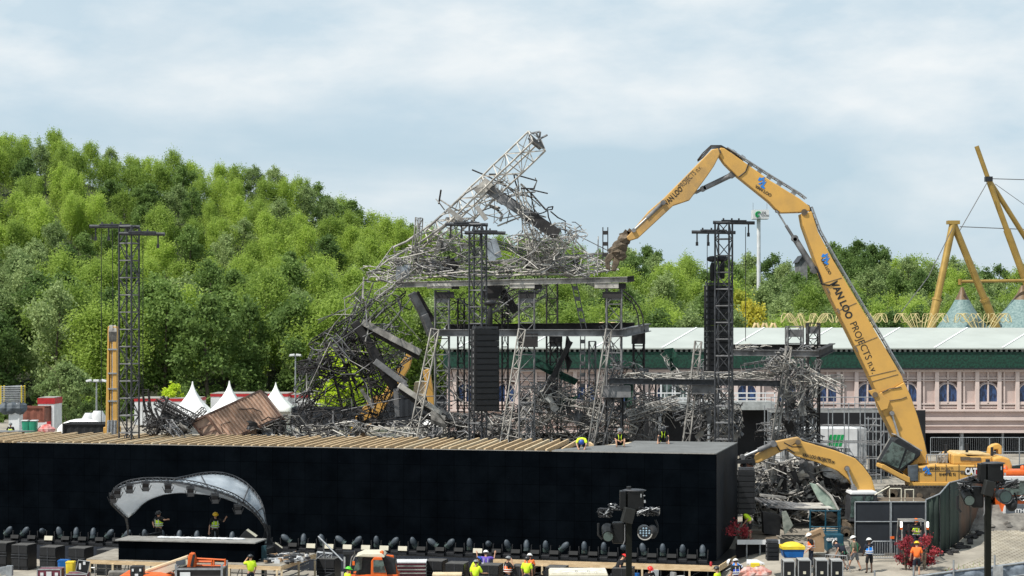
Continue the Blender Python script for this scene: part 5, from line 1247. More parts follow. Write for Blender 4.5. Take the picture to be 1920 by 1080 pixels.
def heaps():
    def heap(lb, shapes, n, Y, dY, np_, seed, mis, ln=(.8, 3.2), tb=4, r=.04):
        rg = random.Random(seed); b = MB(); tangle(b, rg, shapes, n, Y, dY, ln, r, mis, .45, .75); plates(b, rg, shapes, np_, Y, dY, (.3, 1.2), mis); trussbits(b, rg, shapes, tb, Y, dY, (1.8, 4), .42, mis)
        tag(b.build('debris_heap', MS), lb, 'debris', kind='stuff')
    heap('open grey heap of bent lattice and tubes between the upright wreck legs', [(1040, 780, 100, 45), (960, 800, 60, 28), (1100, 790, 60, 40), (1030, 750, 60, 30)], 350, 127, 3, 40, 1, [1, 3, 3, 1, 2], tb=26, r=.036)
    heap('tangled grey debris hanging round the right upright leg and mid platform', [(1150, 770, 60, 50), (1215, 780, 50, 40), (1170, 700, 40, 20)], 130, 127, 3, 18, 2, [3, 3, 1, 0], tb=10)
    heap('grey lattice wreckage round the foot of the right speaker tower', [(1340, 780, 50, 50), (1300, 760, 40, 40), (1370, 790, 20, 40)], 120, 125.5, 2.2, 14, 3, [1, 3, 3], tb=12)
    heap('knot of pale bent tubes wrapped round the far right wreck tower', [(1480, 700, 34, 44), (1500, 720, 32, 36), (1465, 680, 28, 18)], 170, 124.5, 2, 16, 4, [1, 2, 3, 3], (.8, 2.8), tb=6)
    heap('loose grey tubes hanging below the far right wreck tower', [(1490, 790, 40, 46)], 110, 125.5, 2, 10, 5, [3, 3, 1, 0], tb=8)
    heap('charred debris at the foot of the left upright legs', [(830, 800, 60, 24), (900, 800, 60, 24)], 190, 124.5, 2.6, 30, 6, [0, 3, 1], tb=6)
    # green torn cladding
    for i, (pts, lb) in enumerate(((((1003, 670), (1040, 690), (1085, 712), (1078, 722), (1030, 702), (1000, 686)), 'torn dark green cladding sheet hanging in the middle of the wreck'), (((1030, 765), (1060, 745), (1085, 742), (1070, 765), (1035, 772)), 'crumpled green cladding sheet lower in the middle of the wreck'), (((1062, 625), (1069, 640), (1066, 668), (1073, 678), (1064, 700), (1058, 665)), 'dark torn strip dangling from the lower beam'), (((1243, 655), (1262, 652), (1272, 668), (1270, 690), (1258, 697), (1255, 672)), 'dark green rag hanging left of the right speaker tower'), (((1170, 720), (1187, 720), (1185, 765), (1172, 765)), 'green cladding panel hanging behind the thin grey leg'))):
        b = MB(); n = len(pts); v = [P(x, y, 126+.25*math.sin(j*2.1)) for j, (x, y) in enumerate(pts)]; c = sum(v, Vector())/n+Vector((0, .2, 0)); b.add(v+[c], [(j, (j+1) % n, n) for j in range(n)])
        o = b.build('cladding_sheet', M['green'] if i != 2 else M['burnt']); so_ = o.modifiers.new('thickness', 'SOLIDIFY'); so_.thickness = .05; tag(o, lb, 'sheet')
    b = MB(); q = P(1042, 745, 126); b.beam(P(1040, 715, 125.6), P(1035, 768, 125.6), .3, .3); b.beam(P(1070, 640, 126), P(1020, 740, 125.8), .35, .3); b.beam(P(1000, 750, 125.8), P(1045, 730, 125.8), .3, .4)
    tag(b.build('fallen_beam', M['burnt']), 'dark fallen beams crossing in the middle of the wreck', 'beam')
    # tall black cable tubs behind low part
heaps()
# burnt trusses and the tilted rusty container at the left
def leftpile():
    t = thing('burnt_truss_stack', 'stack of burnt black truss lengths leaning left of the rusty container', 'wreckage', P(330, 815, 120))
    rg = random.Random(3)
    for k, (a, c) in enumerate((((292, 754), (362, 792)), ((300, 749), (368, 783)), ((308, 758), (372, 798)), ((296, 762), (358, 800)))):
        b = MB(); b.truss(P(*a, 120.5+.5*k), P(*c, 120.2+.5*k), .36, .4, .05, .03, .2); b.build('truss_length', M['ashmid' if k % 2 else 'burnt'], t)
    for pts in ([(306, 742), (312, 752), (303, 775)], [(278, 754), (279, 766), (284, 770)], [(268, 771), (284, 772), (296, 790), (295, 815)], [(290, 765), (300, 790), (296, 812)], [(316, 745), (308, 762)]):
        b = MB(); b.path([P(x, y, 119.5) for x, y in pts], .08, 5); b.build('bent_bar', M['burnt'], t)
    b = MB(); tangle(b, rg, [(325, 800, 36, 16), (300, 803, 30, 14), (288, 795, 16, 18)], 90, 120.5, 1.8, (.5, 2), .035, [0, 0, 3], .5, .8); plates(b, rg, [(325, 795, 30, 18)], 25, 120.5, 1.5, (.3, 1.0), [0, 1, 3]); trussbits(b, rg, [(310, 795, 40, 18)], 8, 120, 1.5, (1, 2.6), .4, [0, 3])
    b.build('tangled_rods', MS, t)['kind'] = 'stuff'
    rg = random.Random(5); b = MB(); tangle(b, rg, [(500, 800, 34, 16), (470, 822, 40, 6), (540, 800, 40, 20)], 150, 121.5, 2, (.5, 2.4), .045, [0, 0, 3, 1], .5, .6); plates(b, rg, [(500, 800, 30, 14)], 25, 121.5, 2, (.4, 1.2), [0, 0, 3])
    tag(b.build('debris_heap', MS), 'black charred debris under and right of the rusty container', 'debris', kind='stuff')
    # container
    a = P(480, 735, 121.5); ang = math.atan2(P(0, 735, 121.5).z-P(0, 790, 121.5).z, P(480, 0, 121.5).x-P(359, 0, 121.5).x)
    t = thing('rusted_container', 'burnt rusty shipping container lying tilted on the debris', 'container', P(400, 822, 121.5))
    O = P(359, 791, 120.6); Rm = Matrix.Rotation(-ang, 3, 'Y') @ Matrix.Rotation(R(-14), 3, 'X'); W = 4.85; H = 2.15; D = 2.3; e = P(386, 826, 120.6)-O
    hx = Vector((e.x, 0, e.z)); hx = hx.normalized()*H; wx = Vector((math.cos(ang), .05, math.sin(ang))).normalized()*W; dx = Vector((.06, 1, -.16)).normalized()*D
    def Q(u, v, w_): return O+wx*u+hx*v+dx*w_
    b = MB(); n = 34; vs = []; fs = []
    nrm = (wx.cross(hx)).normalized(); 
    if nrm.y > 0: nrm = -nrm
    for i in range(n+1):
        u = .22+.78*i/n; d = nrm*(.13 if i % 2 else 0)
        vs += [Q(u, .04, 0)+d, Q(u, .96, 0)+d]
    fs = [(2*i, 2*i+2, 2*i+3, 2*i+1) for i in range(n)]
    b.add(vs, fs); b.build('corrugated_side', M['rust'], t)
    b = MB(); b.add([Q(0, 0, .98), Q(1, 0, .98), Q(1, 1, .98), Q(0, 1, .98), Q(0, 0, .01), Q(1, 0, .01), Q(1, 1, .01), Q(0, 1, .01), Q(.22, .04, .02), Q(.22, .96, .02), Q(0, .04, .10), Q(0, .96, .10)], [(0, 1, 2, 3), (4, 5, 1, 0), (6, 7, 3, 2), (5, 6, 2, 1), (7, 4, 0, 3), (8, 9, 11, 10)])
    b.build('shell', M['rust'], t)
    b = MB()
    for v0 in (0, 1): b.beam(Q(0, v0, 0), Q(1, v0, 0), .14, .14)
    for u0 in (0, .22, 1): b.beam(Q(u0, 0, 0)+nrm*.02, Q(u0, 1, 0)+nrm*.02, .14 if u0 != .22 else .1, .14)
    for v0 in (.3, .52, .75): b.beam(Q(.02, v0, .02), Q(.21, v0, .02), .06, .08)
    for v0 in (0, 1): b.beam(Q(0, v0, 1), Q(1, v0, 1), .12, .12); b.beam(Q(1, v0, 0), Q(1, v0, 1), .12, .12)
    b.build('frame', mat('rusty frame', (.20, .11, .08), .85, c2=(.07, .05, .045), scale=1.5), t)
    b = MB(); b.path([Q(.62, .25, -.03)+nrm*.1, Q(.68, .33, -.02)+nrm*.12, Q(.78, .42, -.03)+nrm*.1, Q(.84, .62, 0)+nrm*.1], .03, 4); b.path([Q(.42, .5, 0)+nrm*.1, Q(.3, .45, 0)+nrm*.1, Q(.25, .7, 0)+nrm*.1], .025, 4); b.build('hanging_wire', M['burnt'], t)
leftpile()
# ================= excavators
def xz(pts, Y): return [(P(x, y, Y).x, P(x, y, Y).z) for x, y in pts]
def pris(nm, pts, Y, th, m, t, bev=.05):
    b = MB(); b.prism(xz(pts, Y), Y-th/2, Y+th/2); return b.build(nm, m if not isinstance(m, str) else M[m], t, bev=bev)
def cyl(t, a, c, Y, r, nm='hydraulic_cylinder', dy=0, split=.5):
    p = P(*a, Y+dy); q = P(*c, Y+dy); mI = p.lerp(q, split); b = MB(); b.tube(p, mI, r, 10); b.tube(mI, q, r*.55, 10, mi=1); b.tube(p-Vector((0, .2, 0)), p+Vector((0, .2, 0)), r*1.3, 10); b.tube(q-Vector((0, .2, 0)), q+Vector((0, .2, 0)), r*1.1, 10)
    return b.build(nm, [M['ashmid'], M['alu']], t)
def hose(t, pts, Y, r=.05, nm='hose', m='black'):
    b = MB(); b.path([P(x, y, Y) for x, y in pts], r, 6); return b.build(nm, M[m], t)
def logo(t, px, py, Y, s, ang=0):
    o = P(px, py, Y); c_, s_ = math.cos(ang), math.sin(ang)
    def q(x, z): return (o.x+(x*c_-z*s_)*s, o.z+(x*s_+z*c_)*s)
    b = MB()
    for poly in ([(-.5, .1), (-.3, .1), (-.05, .42), (-.05, .75), (-.3, .45), (-.5, .45)], [(-.05, -.1), (.1, .1), (.1, .55), (-.05, .35)], [(.05, -.35), (.5, -.35), (.5, -.15), (.3, -.15), (.3, .45), (.12, .2), (.12, -.15), (.05, -.15)], [(-.3, -.2), (-.1, -.2), (.05, 0), (-.1, .1)]):
        b.prism([q(*p) for p in poly], Y-.012, Y+.01)
    b.build('emblem', M['inkb'], t)
def track(t, x0, x1, ytop, ybot, Y, w=.7, nm='track'):
    a = P(x0, ytop, Y); c = P(x1, ybot, Y); r = (a.z-c.z)/2; zc = c.z+r; b = MB(); n = 10
    loop = [(a.x+r-r*math.sin(u), zc+r*math.cos(u)) for u in np.linspace(0, PI, n)]+[(c.x-r+r*math.sin(u), zc-r*math.cos(u)) for u in np.linspace(0, PI, n)]
    b.prism(loop, Y, Y+w)
    L_ = (c.x-a.x-2*r); k = int(L_/.22)
    for i in range(k):
        for z_ in (zc+r, zc-r): b.box((a.x+r+L_*(i+.5)/k, Y+w/2, z_), (.12, w+.04, .09))
    for i in range(n*2): x_, z_ = loop[i]; b.box((x_, Y+w/2, z_), (.1, w+.04, .1))
    o = b.build(nm, M['track'], t)
    b = MB()
    for i in range(8): x_ = a.x+r+L_*i/7; b.path([(x_, Y-.06, zc-r*.35), (x_, Y+.02, zc-r*.35)], r*.42, 12)
    b.path([(a.x+r, Y-.06, zc), (a.x+r, Y+.02, zc)], r*.8, 14); b.path([(c.x-r, Y-.06, zc), (c.x-r, Y+.02, zc)], r*.8, 14)
    b.build('roller_row', M['dirt'], o)
def bigexc():
    Y = 116.5
    t = thing('demolition_excavator', 'huge yellow high reach excavator with long boom arched over the wreck', 'excavator', P(1760, 935, Y))
    pris('arm', [(1334, 281), (1346, 279), (1349, 290), (1338, 312), (1325, 331), (1292, 376), (1262, 386), (1196, 447), (1180, 452), (1172, 447), (1182, 437), (1216, 396), (1243, 373)], Y-.25, .75, 'yellowold', t)
    pris('upper_boom', [(1349, 278), (1356, 279), (1377, 293), (1440, 338), (1497, 373), (1516, 388), (1517, 396), (1500, 399), (1462, 400), (1452, 392), (1441, 380), (1380, 331), (1357, 308), (1346, 292)], Y, .95, 'yellow', t)
    pris('lower_boom', [(1499, 402), (1519, 397), (1531, 436), (1560, 490), (1688, 706), (1691, 716), (1672, 727), (1641, 737), (1625, 700), (1541, 530), (1503, 424)], Y, 1.25, 'yellow', t)
    pris('base_boom', [(1641, 737), (1672, 727), (1691, 716), (1703, 742), (1716, 780), (1729, 828), (1737, 868), (1690, 868), (1680, 830), (1665, 800), (1652, 775), (1645, 755)], Y, 1.5, 'yellow', t)
    pris('joint_ear', [(1627, 733), (1640, 730), (1668, 752), (1664, 766), (1652, 770), (1643, 752)], Y-.85, .15, 'yellow', t, .02)
    b = MB(); b.path([P(1641, 740, Y-1.0), P(1641, 740, Y+1)], .17, 12); b.path([P(1672, 775, Y-1), P(1672, 775, Y+1)], .17, 12); b.path([P(1346, 285, Y-.6), P(1346, 285, Y+.6)], .2, 12); b.path([P(1508, 398, Y-.7), P(1508, 398, Y+.7)], .2, 12); b.build('pivot_pins', M['dirt'], t)
    b = MB(); b.path([P(x, y, Y-.78) for x, y in ((1654, 736), (1668, 729), (1690, 726))], .035, 4); b.path([P(x, y, Y-.78) for x, y in ((1664, 752), (1690, 748), (1700, 744))], .025, 4); b.build('weld_line', M['dirt'], t)
    cyl(t, (1372, 328), (1318, 354), Y-.1, .17, split=.98); cyl(t, (1322, 352), (1286, 371), Y-.1, .10)
    cyl(t, (1527, 506), (1490, 447), Y-.2, .19, split=.98); cyl(t, (1490, 449), (1457, 396), Y-.2, .095)
    cyl(t, (1688, 828), (1672, 775), Y, .12, dy=-.95, split=.1); cyl(t, (1672, 826), (1658, 782), Y, .12, dy=.9, split=.1)
    cyl(t, (1243, 380), (1188, 432), Y, .12, split=.55, dy=-.6)
    b = MB(); b.beam(P(1186, 432, Y-.2), P(1180, 441, Y-.2), .15, .5); b.beam(P(1168, 436, Y-.2), P(1172, 450, Y-.2), .2, .5); b.beam(P(1168, 436, Y-.2), P(1182, 446, Y-.2), .15, .5); b.build('linkage', M['dirt'], t)
    b = MB(); rg = random.Random(2); random.seed(6)
    for x, y, r in ((1170, 450, .42), (1163, 462, .5), (1156, 470, .5), (1162, 478, .45)): b.ell(P(x, y, Y-.2), (r, .5, r*.8), n=9, m=7, noise=.16)
    b.build('grab_head', M['dirt'], t)
    for pl in ([(1168, 468), (1160, 495), (1154, 509), (1146, 508), (1150, 485), (1152, 474)], [(1156, 470), (1140, 476), (1134, 486), (1136, 503), (1144, 507), (1143, 492), (1152, 482)]): pris('jaw', pl, Y-.2, .6, 'dirt', t, .06)
    # hoses over the joints
    for d in (0, 4, 8):
        hose(t, [(1308, 300+d*.3), (1318, 287+d), (1333, 273+d*.6), (1352, 273+d*.6), (1372, 284+d*.5), (1392, 299)], Y-.3+d*.1, .045)
        hose(t, [(1490, 377), (1503, 380+d*.7), (1517, 386+d*.3), (1521-d*.4, 398), (1517, 406)], Y-.4+d*.08, .045)
    for d in range(4): hose(t, [(1688+d*2, 712+d*3), (1700+d, 735), (1706+d, 755), (1716+d, 775), (1724+d, 800), (1736+d*.5, 850)], Y-.5+d*.3, .05)
    hose(t, [(1385, 332), (1398, 322), (1404, 306)], Y-.5, .04); hose(t, [(1532, 505), (1541, 533), (1555, 535), (1568, 528)], Y-.66, .05); hose(t, [(1528, 500), (1536, 512), (1541, 530)], Y-.66, .05)
    # ladder rail along the back of the booms
    for pts, off in (([(1362, 281), (1440, 331), (1497, 366), (1510, 376)], 3), ([(1520, 392), (1536, 436), (1566, 490), (1692, 704)], 3)):
        b = MB(); v = [P(x+1, y-1, Y) for x, y in pts]; b.path([q+Vector((0, -.35, .08)) for q in v], .05, 5); b.path([q+Vector((0, .35, .08)) for q in v], .05, 5)
        for i in range(len(v)-1):
            k = int((v[i+1]-v[i]).length/.5)+1
            for j in range(k): q = v[i].lerp(v[i+1], j/k); b.tube(q+Vector((0, -.35, .08)), q+Vector((0, .35, .08)), .04, 4)
        b.build('ladder_rail', M['galv'], t)
    for x, y in ((1375, 286), (1392, 296), (1407, 308), (1425, 320), (1443, 331), (1461, 345), (1488, 362)): b = MB(); b.box(P(x, y, Y-.1), (.3, .3, .28), Matrix.Rotation(.6, 3, 'Y')); b.build('hose_clamp', M['galv'], t)
    for pts in ([(1541, 532), (1578, 521)], [(1566, 585), (1606, 568)], [(1600, 650), (1645, 632)], [(1628, 706), (1680, 694)], [(1634, 716), (1684, 702)]):
        b = MB(); b.path([P(x, y, Y-.63) for x, y in pts], .022, 4); b.build('weld_seam', M['dirt'], t)
    for x, y in ((1553, 545), (1572, 583), (1606, 655)): b = MB(); b.box(P(x, y, Y-.64), (.34, .05, .12), Matrix.Rotation(1.15, 3, 'Y')); b.build('bracket', M['dirt'], t)
    # markings
    a1 = -math.atan2(700-530, 1640-1565)
    d1 = Vector((math.cos(a1), 0, math.sin(a1)))
    yl = Y-.635
    text('lettering', 'VAN LOO', M['ink'], P(1558, 531, yl), a1, .62, t, bold=.02, fit=2.5)
    text('lettering', 'PROJECTS n.v.', M['ink'], P(1593, 606, yl), a1, .62, t, bold=.0, fit=3.4)
    a2 = math.atan2(385-322, 1309-1247)
    text('lettering', 'VAN LOO', M['ink'], P(1251, 386, Y-.635), a2, .46, t, bold=.012, fit=1.42); text('lettering', 'PROJECTS n.v.', M['dirt'], P(1277, 355, Y-.635), a2, .46, t, fit=1.85)
    logo(t, 1428, 344, Y-.485, .62, -.55); text('lettering', 'VAN LOO', M['ink'], P(1415, 351, Y-.49), -.55, .26, t, bold=.006)
    logo(t, 1547, 487, Y-.635, .6, -.5); text('lettering', 'VAN LOO', M['ink'], P(1538, 486, Y-.64), -1.05, .25, t, bold=.006)
    # upper structure
    pris('body', [(1704, 903), (1704, 872), (1737, 868), (1742, 868), (1850, 868), (1850, 903)], Y, 3.4, 'yellow', t, .08)
    pris('engine_hood', [(1776, 868), (1776, 849), (1800, 849), (1803, 853), (1848, 853), (1850, 868)], Y+.1, 3.0, 'yellow', t, .08)
    pris('hood_top', [(1786, 849), (1790, 846.5), (1846, 848), (1848, 853)], Y+.2, 2.8, mat('dusty hood with painted sunlight', (.58, .42, .20), .7, var=.15), t, .04)  # sun on the hood top is put into this paler dusty yellow
    pris('counterweight', [(1850, 903), (1850, 855), (1866, 852), (1880, 856), (1885, 868), (1884, 900), (1878, 903)], Y, 3.3, 'yellow', t, .12)
    pris('lifting_bracket', [(1851, 852), (1854, 838), (1861, 833), (1870, 831), (1876, 836), (1876, 851), (1870, 851), (1869, 842), (1862, 842), (1859, 852)], Y, .7, 'yellow', t, .05)
    pris('front_box', [(1703, 902), (1702, 873), (1721, 871), (1721, 902)], Y-1.7, .2, 'tarp', t, .03)
    pris('side_step', [(1700, 910), (1700, 903), (1855, 904), (1855, 909)], Y-1.2, 1.2, 'yellow', t, .03)
    b = MB()
    for x in (1754, 1774, 1798, 1828): a = P(x, 870, Y-1.71); c = P(x, 902, Y-1.71); b.box(((a.x), Y-1.705, (a.z+c.z)/2), (.03, .03, a.z-c.z))
    b.box(P(1776, 883, Y-1.71), (4.9, .02, .03)); b.build('panel_seam', M['dirt'], t)
    for x, y, w_, h_ in ((1725, 881, .2, .2), (1778, 884, .22, .18), (1804, 885, .2, .18), (1810, 860, .6, .22), (1829, 861, .65, .22)): b = MB(); b.box(P(x, y, Y-1.71 if y > 870 else Y-1.42), (w_, .06, h_)); b.build('vent', M['dirt'], t)
    for x, y in ((1773, 850), (1813, 848), (1860, 855)): b = MB(); q = P(x, y, Y-1); b.tube(q, q+Vector((0, 0, .55)), .09, 8); b.build('exhaust', M['black'], t)
    b = MB()
    for x in (1757, 1763, 1770): b.path([P(x, 867, Y-.5), P(x+2, 855, Y-.4), P(x+7, 850, Y-.2)], .07, 5)
    b.box(P(1766, 862, Y), (.5, 1, .35)); b.build('hydraulic_lines', M['ash'], t)
    b = MB()
    for x in (1737, 1756, 1776): q = P(x, 868, Y-1.6); b.tube(q, q+Vector((0, 0, .5)), .03, 5)
    b.tube(P(1737, 853, Y-1.6), P(1776, 853, Y-1.6), .03, 5); b.build('handrail', M['galv'], t)
    yb = Y-1.72
    text('lettering', 'CAT', M['inkw'], P(1810, 889, yb-.03), 0, .52, t, bold=.03, fit=.72)
    b = MB(); b.prism(xz([(1808, 890), (1811, 876), (1836, 876), (1834, 890)], yb+.01), yb, yb+.02); b.build('decal_ground', M['ink'], t)
    b = MB(); b.prism(xz([(1827, 890), (1831, 876), (1834, 878), (1836, 890)], yb-.0), yb-.012, yb-.003); b.build('decal_accent', M['red'], t)
    b = MB(); b.prism(xz([(1817, 889), (1820, 884), (1823, 889)], yb), yb-.03, yb-.02); b.build('decal_accent', M['yellowp'], t)
    logo(t, 1738, 884, yb, .5, 0); text('lettering', 'VAN LOO', M['ink'], P(1732, 892, yb), 0, .2, t, fit=.5); text('lettering', 'VAN LOO', M['ink'], P(1742, 881, yb), 0, .26, t, bold=.008, fit=.66); text('lettering', 'PROJECTS', M['dirt'], P(1764, 881, yb), 0, .24, t, fit=.75); text('lettering', '014/49 82 93', M['ink'], P(1761, 892, yb), 0, .26, t, bold=.004, fit=1.0)
    # tilted cab
    o = pris('cab', [(1647, 866), (1671, 824), (1679, 818), (1722, 845), (1721, 853), (1684, 884)], Y-.9, 1.5, 'black', t, .08)
    for pl in ([(1652, 864), (1673, 828), (1698, 841), (1684, 878)], [(1688, 879), (1701, 844), (1716, 851), (1713, 861)]): b = MB(); b.prism(xz(pl, Y-1.67), Y-1.69, Y-1.64); b.build('window', M['glass'], o)
    b = MB()
    for dy in (-1.6, -1.0, -.4): b.beam(P(1645, 862, Y+dy), P(1668, 822, Y+dy), .05, .05)
    b.build('guard_bars', M['ash'], o)
    b = MB(); b.box(P(1700, 829, Y-.9), (1.9, 1.3, .07), Matrix.Rotation(.56, 3, 'Y')); b.build('roof_guard', M['ash'], o)
    pris('cab_carrier', [(1647, 876), (1648, 869), (1653, 869), (1684, 886), (1701, 893), (1702, 903), (1697, 903)], Y-1.2, 1.6, 'yellow', t, .04)
    pris('cab_bracket', [(1690, 884), (1722, 856), (1722, 866), (1702, 893)], Y-.6, .5, 'yellow', t, .03)
    b = MB(); b.tube((P(1775, 910, Y)-Vector((0, 0, 0))), P(1775, 914, Y), 1.5, 20); b.build('slew_ring', M['dirt'], t)
    track(t, 1660, 1865, 912, 938, Y-2.0, .75); track(t, 1660, 1865, 912, 938, Y+1.2, .75)
    b = MB(); b.box(P(1765, 922, Y), (4.5, 2.6, .5)); b.build('undercarriage', M['dirt'], t)
    # driver
    return t
bigexc()
def exc2():
    Y = 111.5
    t = thing('excavator', 'second yellow excavator with curved boom reaching over the scrap pile', 'excavator', P(1625, 1003, Y))
    pris('stick', [(1408, 867), (1409, 858), (1455, 827), (1496, 819), (1504, 827), (1479, 839), (1420, 868)], Y, .6, 'yellowold', t)
    pris('boom', [(1496, 823), (1504, 827), (1564, 844), (1602, 859), (1617, 874), (1632, 895), (1640, 922), (1604, 922), (1590, 900), (1570, 883), (1530, 866), (1492, 855), (1470, 841)], Y+.1, .8, 'yellow', t)
    cyl(t, (1450, 832), (1392, 857), Y, .15, dy=-.4); cyl(t, (1562, 842), (1504, 826), Y, .14, dy=0, split=.6); cyl(t, (1601, 916), (1588, 879), Y, .12, dy=-.55, split=.2)
    b = MB(); b.path([P(1588, 878, Y-.7), P(1588, 878, Y+.7)], .16, 10); b.path([P(1496, 829, Y-.6), P(1496, 829, Y+.6)], .16, 10); b.build('pivot_pins', M['dirt'], t)
    hose(t, [(1455, 834), (1462, 845), (1478, 842), (1490, 850)], Y-.45, .04); hose(t, [(1500, 824), (1525, 831), (1562, 841), (1600, 856), (1618, 873), (1634, 896)], Y-.2, .035); hose(t, [(1470, 830), (1485, 838), (1503, 838)], Y-.45, .04)
    a = -math.atan2(869-855, 1566-1505)
    text('lettering', 'VAN LOO PROJECTS nv', M['ink'], P(1504, 855.5, Y-.33), a, .30, t, bold=.008, fit=1.98)
    o = pris('cab', [(1588, 976), (1590, 934), (1594, 924), (1640, 924), (1642, 976)], Y-.9, 1.6, 'tower', t, .06)
    pris('cab_roof', [(1590, 925), (1592, 920), (1640, 920), (1642, 925)], Y-.9, 1.7, 'whitep', t, .03)
    for pl in ([(1594, 970), (1596, 931), (1618, 930), (1618, 970)], [(1622, 970), (1622, 930), (1637, 930), (1637, 970)]): b = MB(); b.prism(xz(pl, Y-1.7), Y-1.73, Y-1.68); b.build('window', M['glass'], o)
    pris('body', [(1586, 990), (1586, 976), (1745, 976), (1745, 940), (1700, 936), (1645, 938), (1645, 990), (1745, 990), (1745, 992), (1586, 992)][:7]+[(1745, 990)][:0], Y, 2.8, 'yellowold', t, .05) if False else pris('body', [(1644, 988), (1644, 936), (1735, 936), (1740, 945), (1740, 988)], Y+.3, 2.6, 'dirt', t, .06)
    pris('platform', [(1584, 990), (1584, 977), (1742, 977), (1742, 990)], Y, 2.9, 'dirt', t, .04)
    track(t, 1578, 1720, 990, 1008, Y-1.6, .6); track(t, 1578, 1720, 990, 1008, Y+1, .6)
    b = MB(); random.seed(8)
    for x, y, r in ((1406, 858, .35), (1398, 862, .32), (1408, 868, .3), (1391, 864, .25)): b.ell(P(x, y, Y-.1), (r, .4, r*.7), n=9, m=6, noise=.2)
    b.build('linkage', M['burnt'], t)
    pris('grab', [(1388, 872), (1396, 866), (1412, 868), (1411, 885), (1402, 895), (1392, 888)], Y, .7, mat('rusty grab', (.25, .10, .06), .8, c2=(.08, .05, .04)), t, .05)
exc2()
def exc3():
    Y = 133
    t = thing('excavator', 'third yellow excavator mostly hidden behind the burnt wing', 'excavator', P(720, 835, Y))
    pris('boom', [(652, 822), (668, 780), (700, 742), (722, 738), (730, 752), (716, 772), (702, 790), (690, 800), (664, 826)], Y, .9, 'yellow', t)
    pris('boom', [(715, 745), (745, 690), (765, 660), (775, 664), (768, 690), (740, 735), (728, 752)], Y, .8, 'yellow', t)
    pris('stick', [(793, 695), (806, 690), (812, 730), (815, 765), (806, 770), (800, 740)], Y, .7, 'yellow', t)
    pris('body', [(655, 845), (655, 822), (740, 822), (740, 845)], Y, 2.6, 'yellow', t)
    pris('cover', [(655, 828), (665, 795), (681, 778), (684, 800), (690, 828)], Y-5, 1.0, 'card', t)
    cyl(t, (660, 826), (675, 785), Y-6, .2, split=.6); pris('cab', [(775, 742), (778, 716), (808, 714), (812, 745)], Y+1, 1.4, 'cream', t)
exc3()
def foldedarm():
    Y = 128; t = thing('folded_boom_crane', 'yellow excavator arm folded upright and seen end on beside the lone tower', 'excavator', P(211, 822, Y))
    for x0, x1, xt0, xt1 in ((200, 204, 204, 207), (215, 222, 213, 220)): pris('arm_plate', [(x0-1, 822), (x1+(2 if x0 < 210 else 0), 822), (xt1, 612), (xt0, 612)], Y, .7, 'yellow', t, .03)
    pris('arm_beam', [(203, 822), (217, 822), (217, 640), (205, 640)], Y+.3, .2, 'yellowold', t, .02)
    for x in (208, 211, 214): b = MB(); b.tube(P(x, 815, Y-.25), P(x, 632, Y-.25), .055, 6); b.build('hydraulic_pipe', M['alu' if x == 211 else 'yellow'], t)
    b = MB(); rg = random.Random(1)
    for k in range(7): x = 206+k*1.8; b.path([P(x, 640, Y-.3), P(x+rg.uniform(-1, 1), 622, Y-.5), P(x+rg.uniform(-1, 1), 611, Y-.2), P(x, 616, Y+.3)], .07, 5)
    b.build('hose_bundle', M['ash'], t)
    for y in (655, 700, 729, 752, 790): b = MB(); b.box(P(211, y, Y-.35), (.62, .12, .1)); b.build('clamp', M['galv'], t)
    for x in (203, 209, 215): b = MB(); b.tube(P(x, 822, Y-.45), P(x+1, 788, Y-.45), .11, 8); b.build('hydraulic_cylinder', M['alu'], t)
    pris('pivot_block', [(197, 826), (197, 800), (224, 800), (224, 826)], Y+.6, 1.2, 'yellow', t, .04)
foldedarm()
# ================= right hand side
def mound():
    b = MB(); rg = random.Random(4); nx, ny = 30, 16; vs = []; x0, x1, y0, y1 = 21.5, 36.5, 110.5, 123
    for j in range(ny+1):
        for i in range(nx+1):
            x = x0+(x1-x0)*i/nx; y = y0+(y1-y0)*j/ny; u = min(i/nx, 1-i/nx)*4; v = min(j/ny, 1-j/ny)*4; k = min(1, u)*min(1, v)
            vs.append((x, y, gz(x, y)-.2+(P(0, 938, 116).z+.1-gz(x, y))*k+rg.uniform(-.08, .08)*k))
    b.add(vs, [(j*(nx+1)+i, j*(nx+1)+i+1, (j+1)*(nx+1)+i+1, (j+1)*(nx+1)+i) for j in range(ny) for i in range(nx)])
    for _ in range(160):
        x = rg.uniform(x0, x1); y = rg.uniform(y0, y0+3.5); r = rg.uniform(.08, .35); b.ell((x, y, gz(x, y)+rg.uniform(.1, .9)*min(1, (y-y0)/3)), (r, r, r*.7), n=6, m=4, noise=.3)
    tag(b.build('rubble_mound', M['rubble'], place=1), 'rubble', 'x', kind='structure')
    del bpy.data.objects['rubble_mound']['label']; del bpy.data.objects['rubble_mound']['category']
mound()
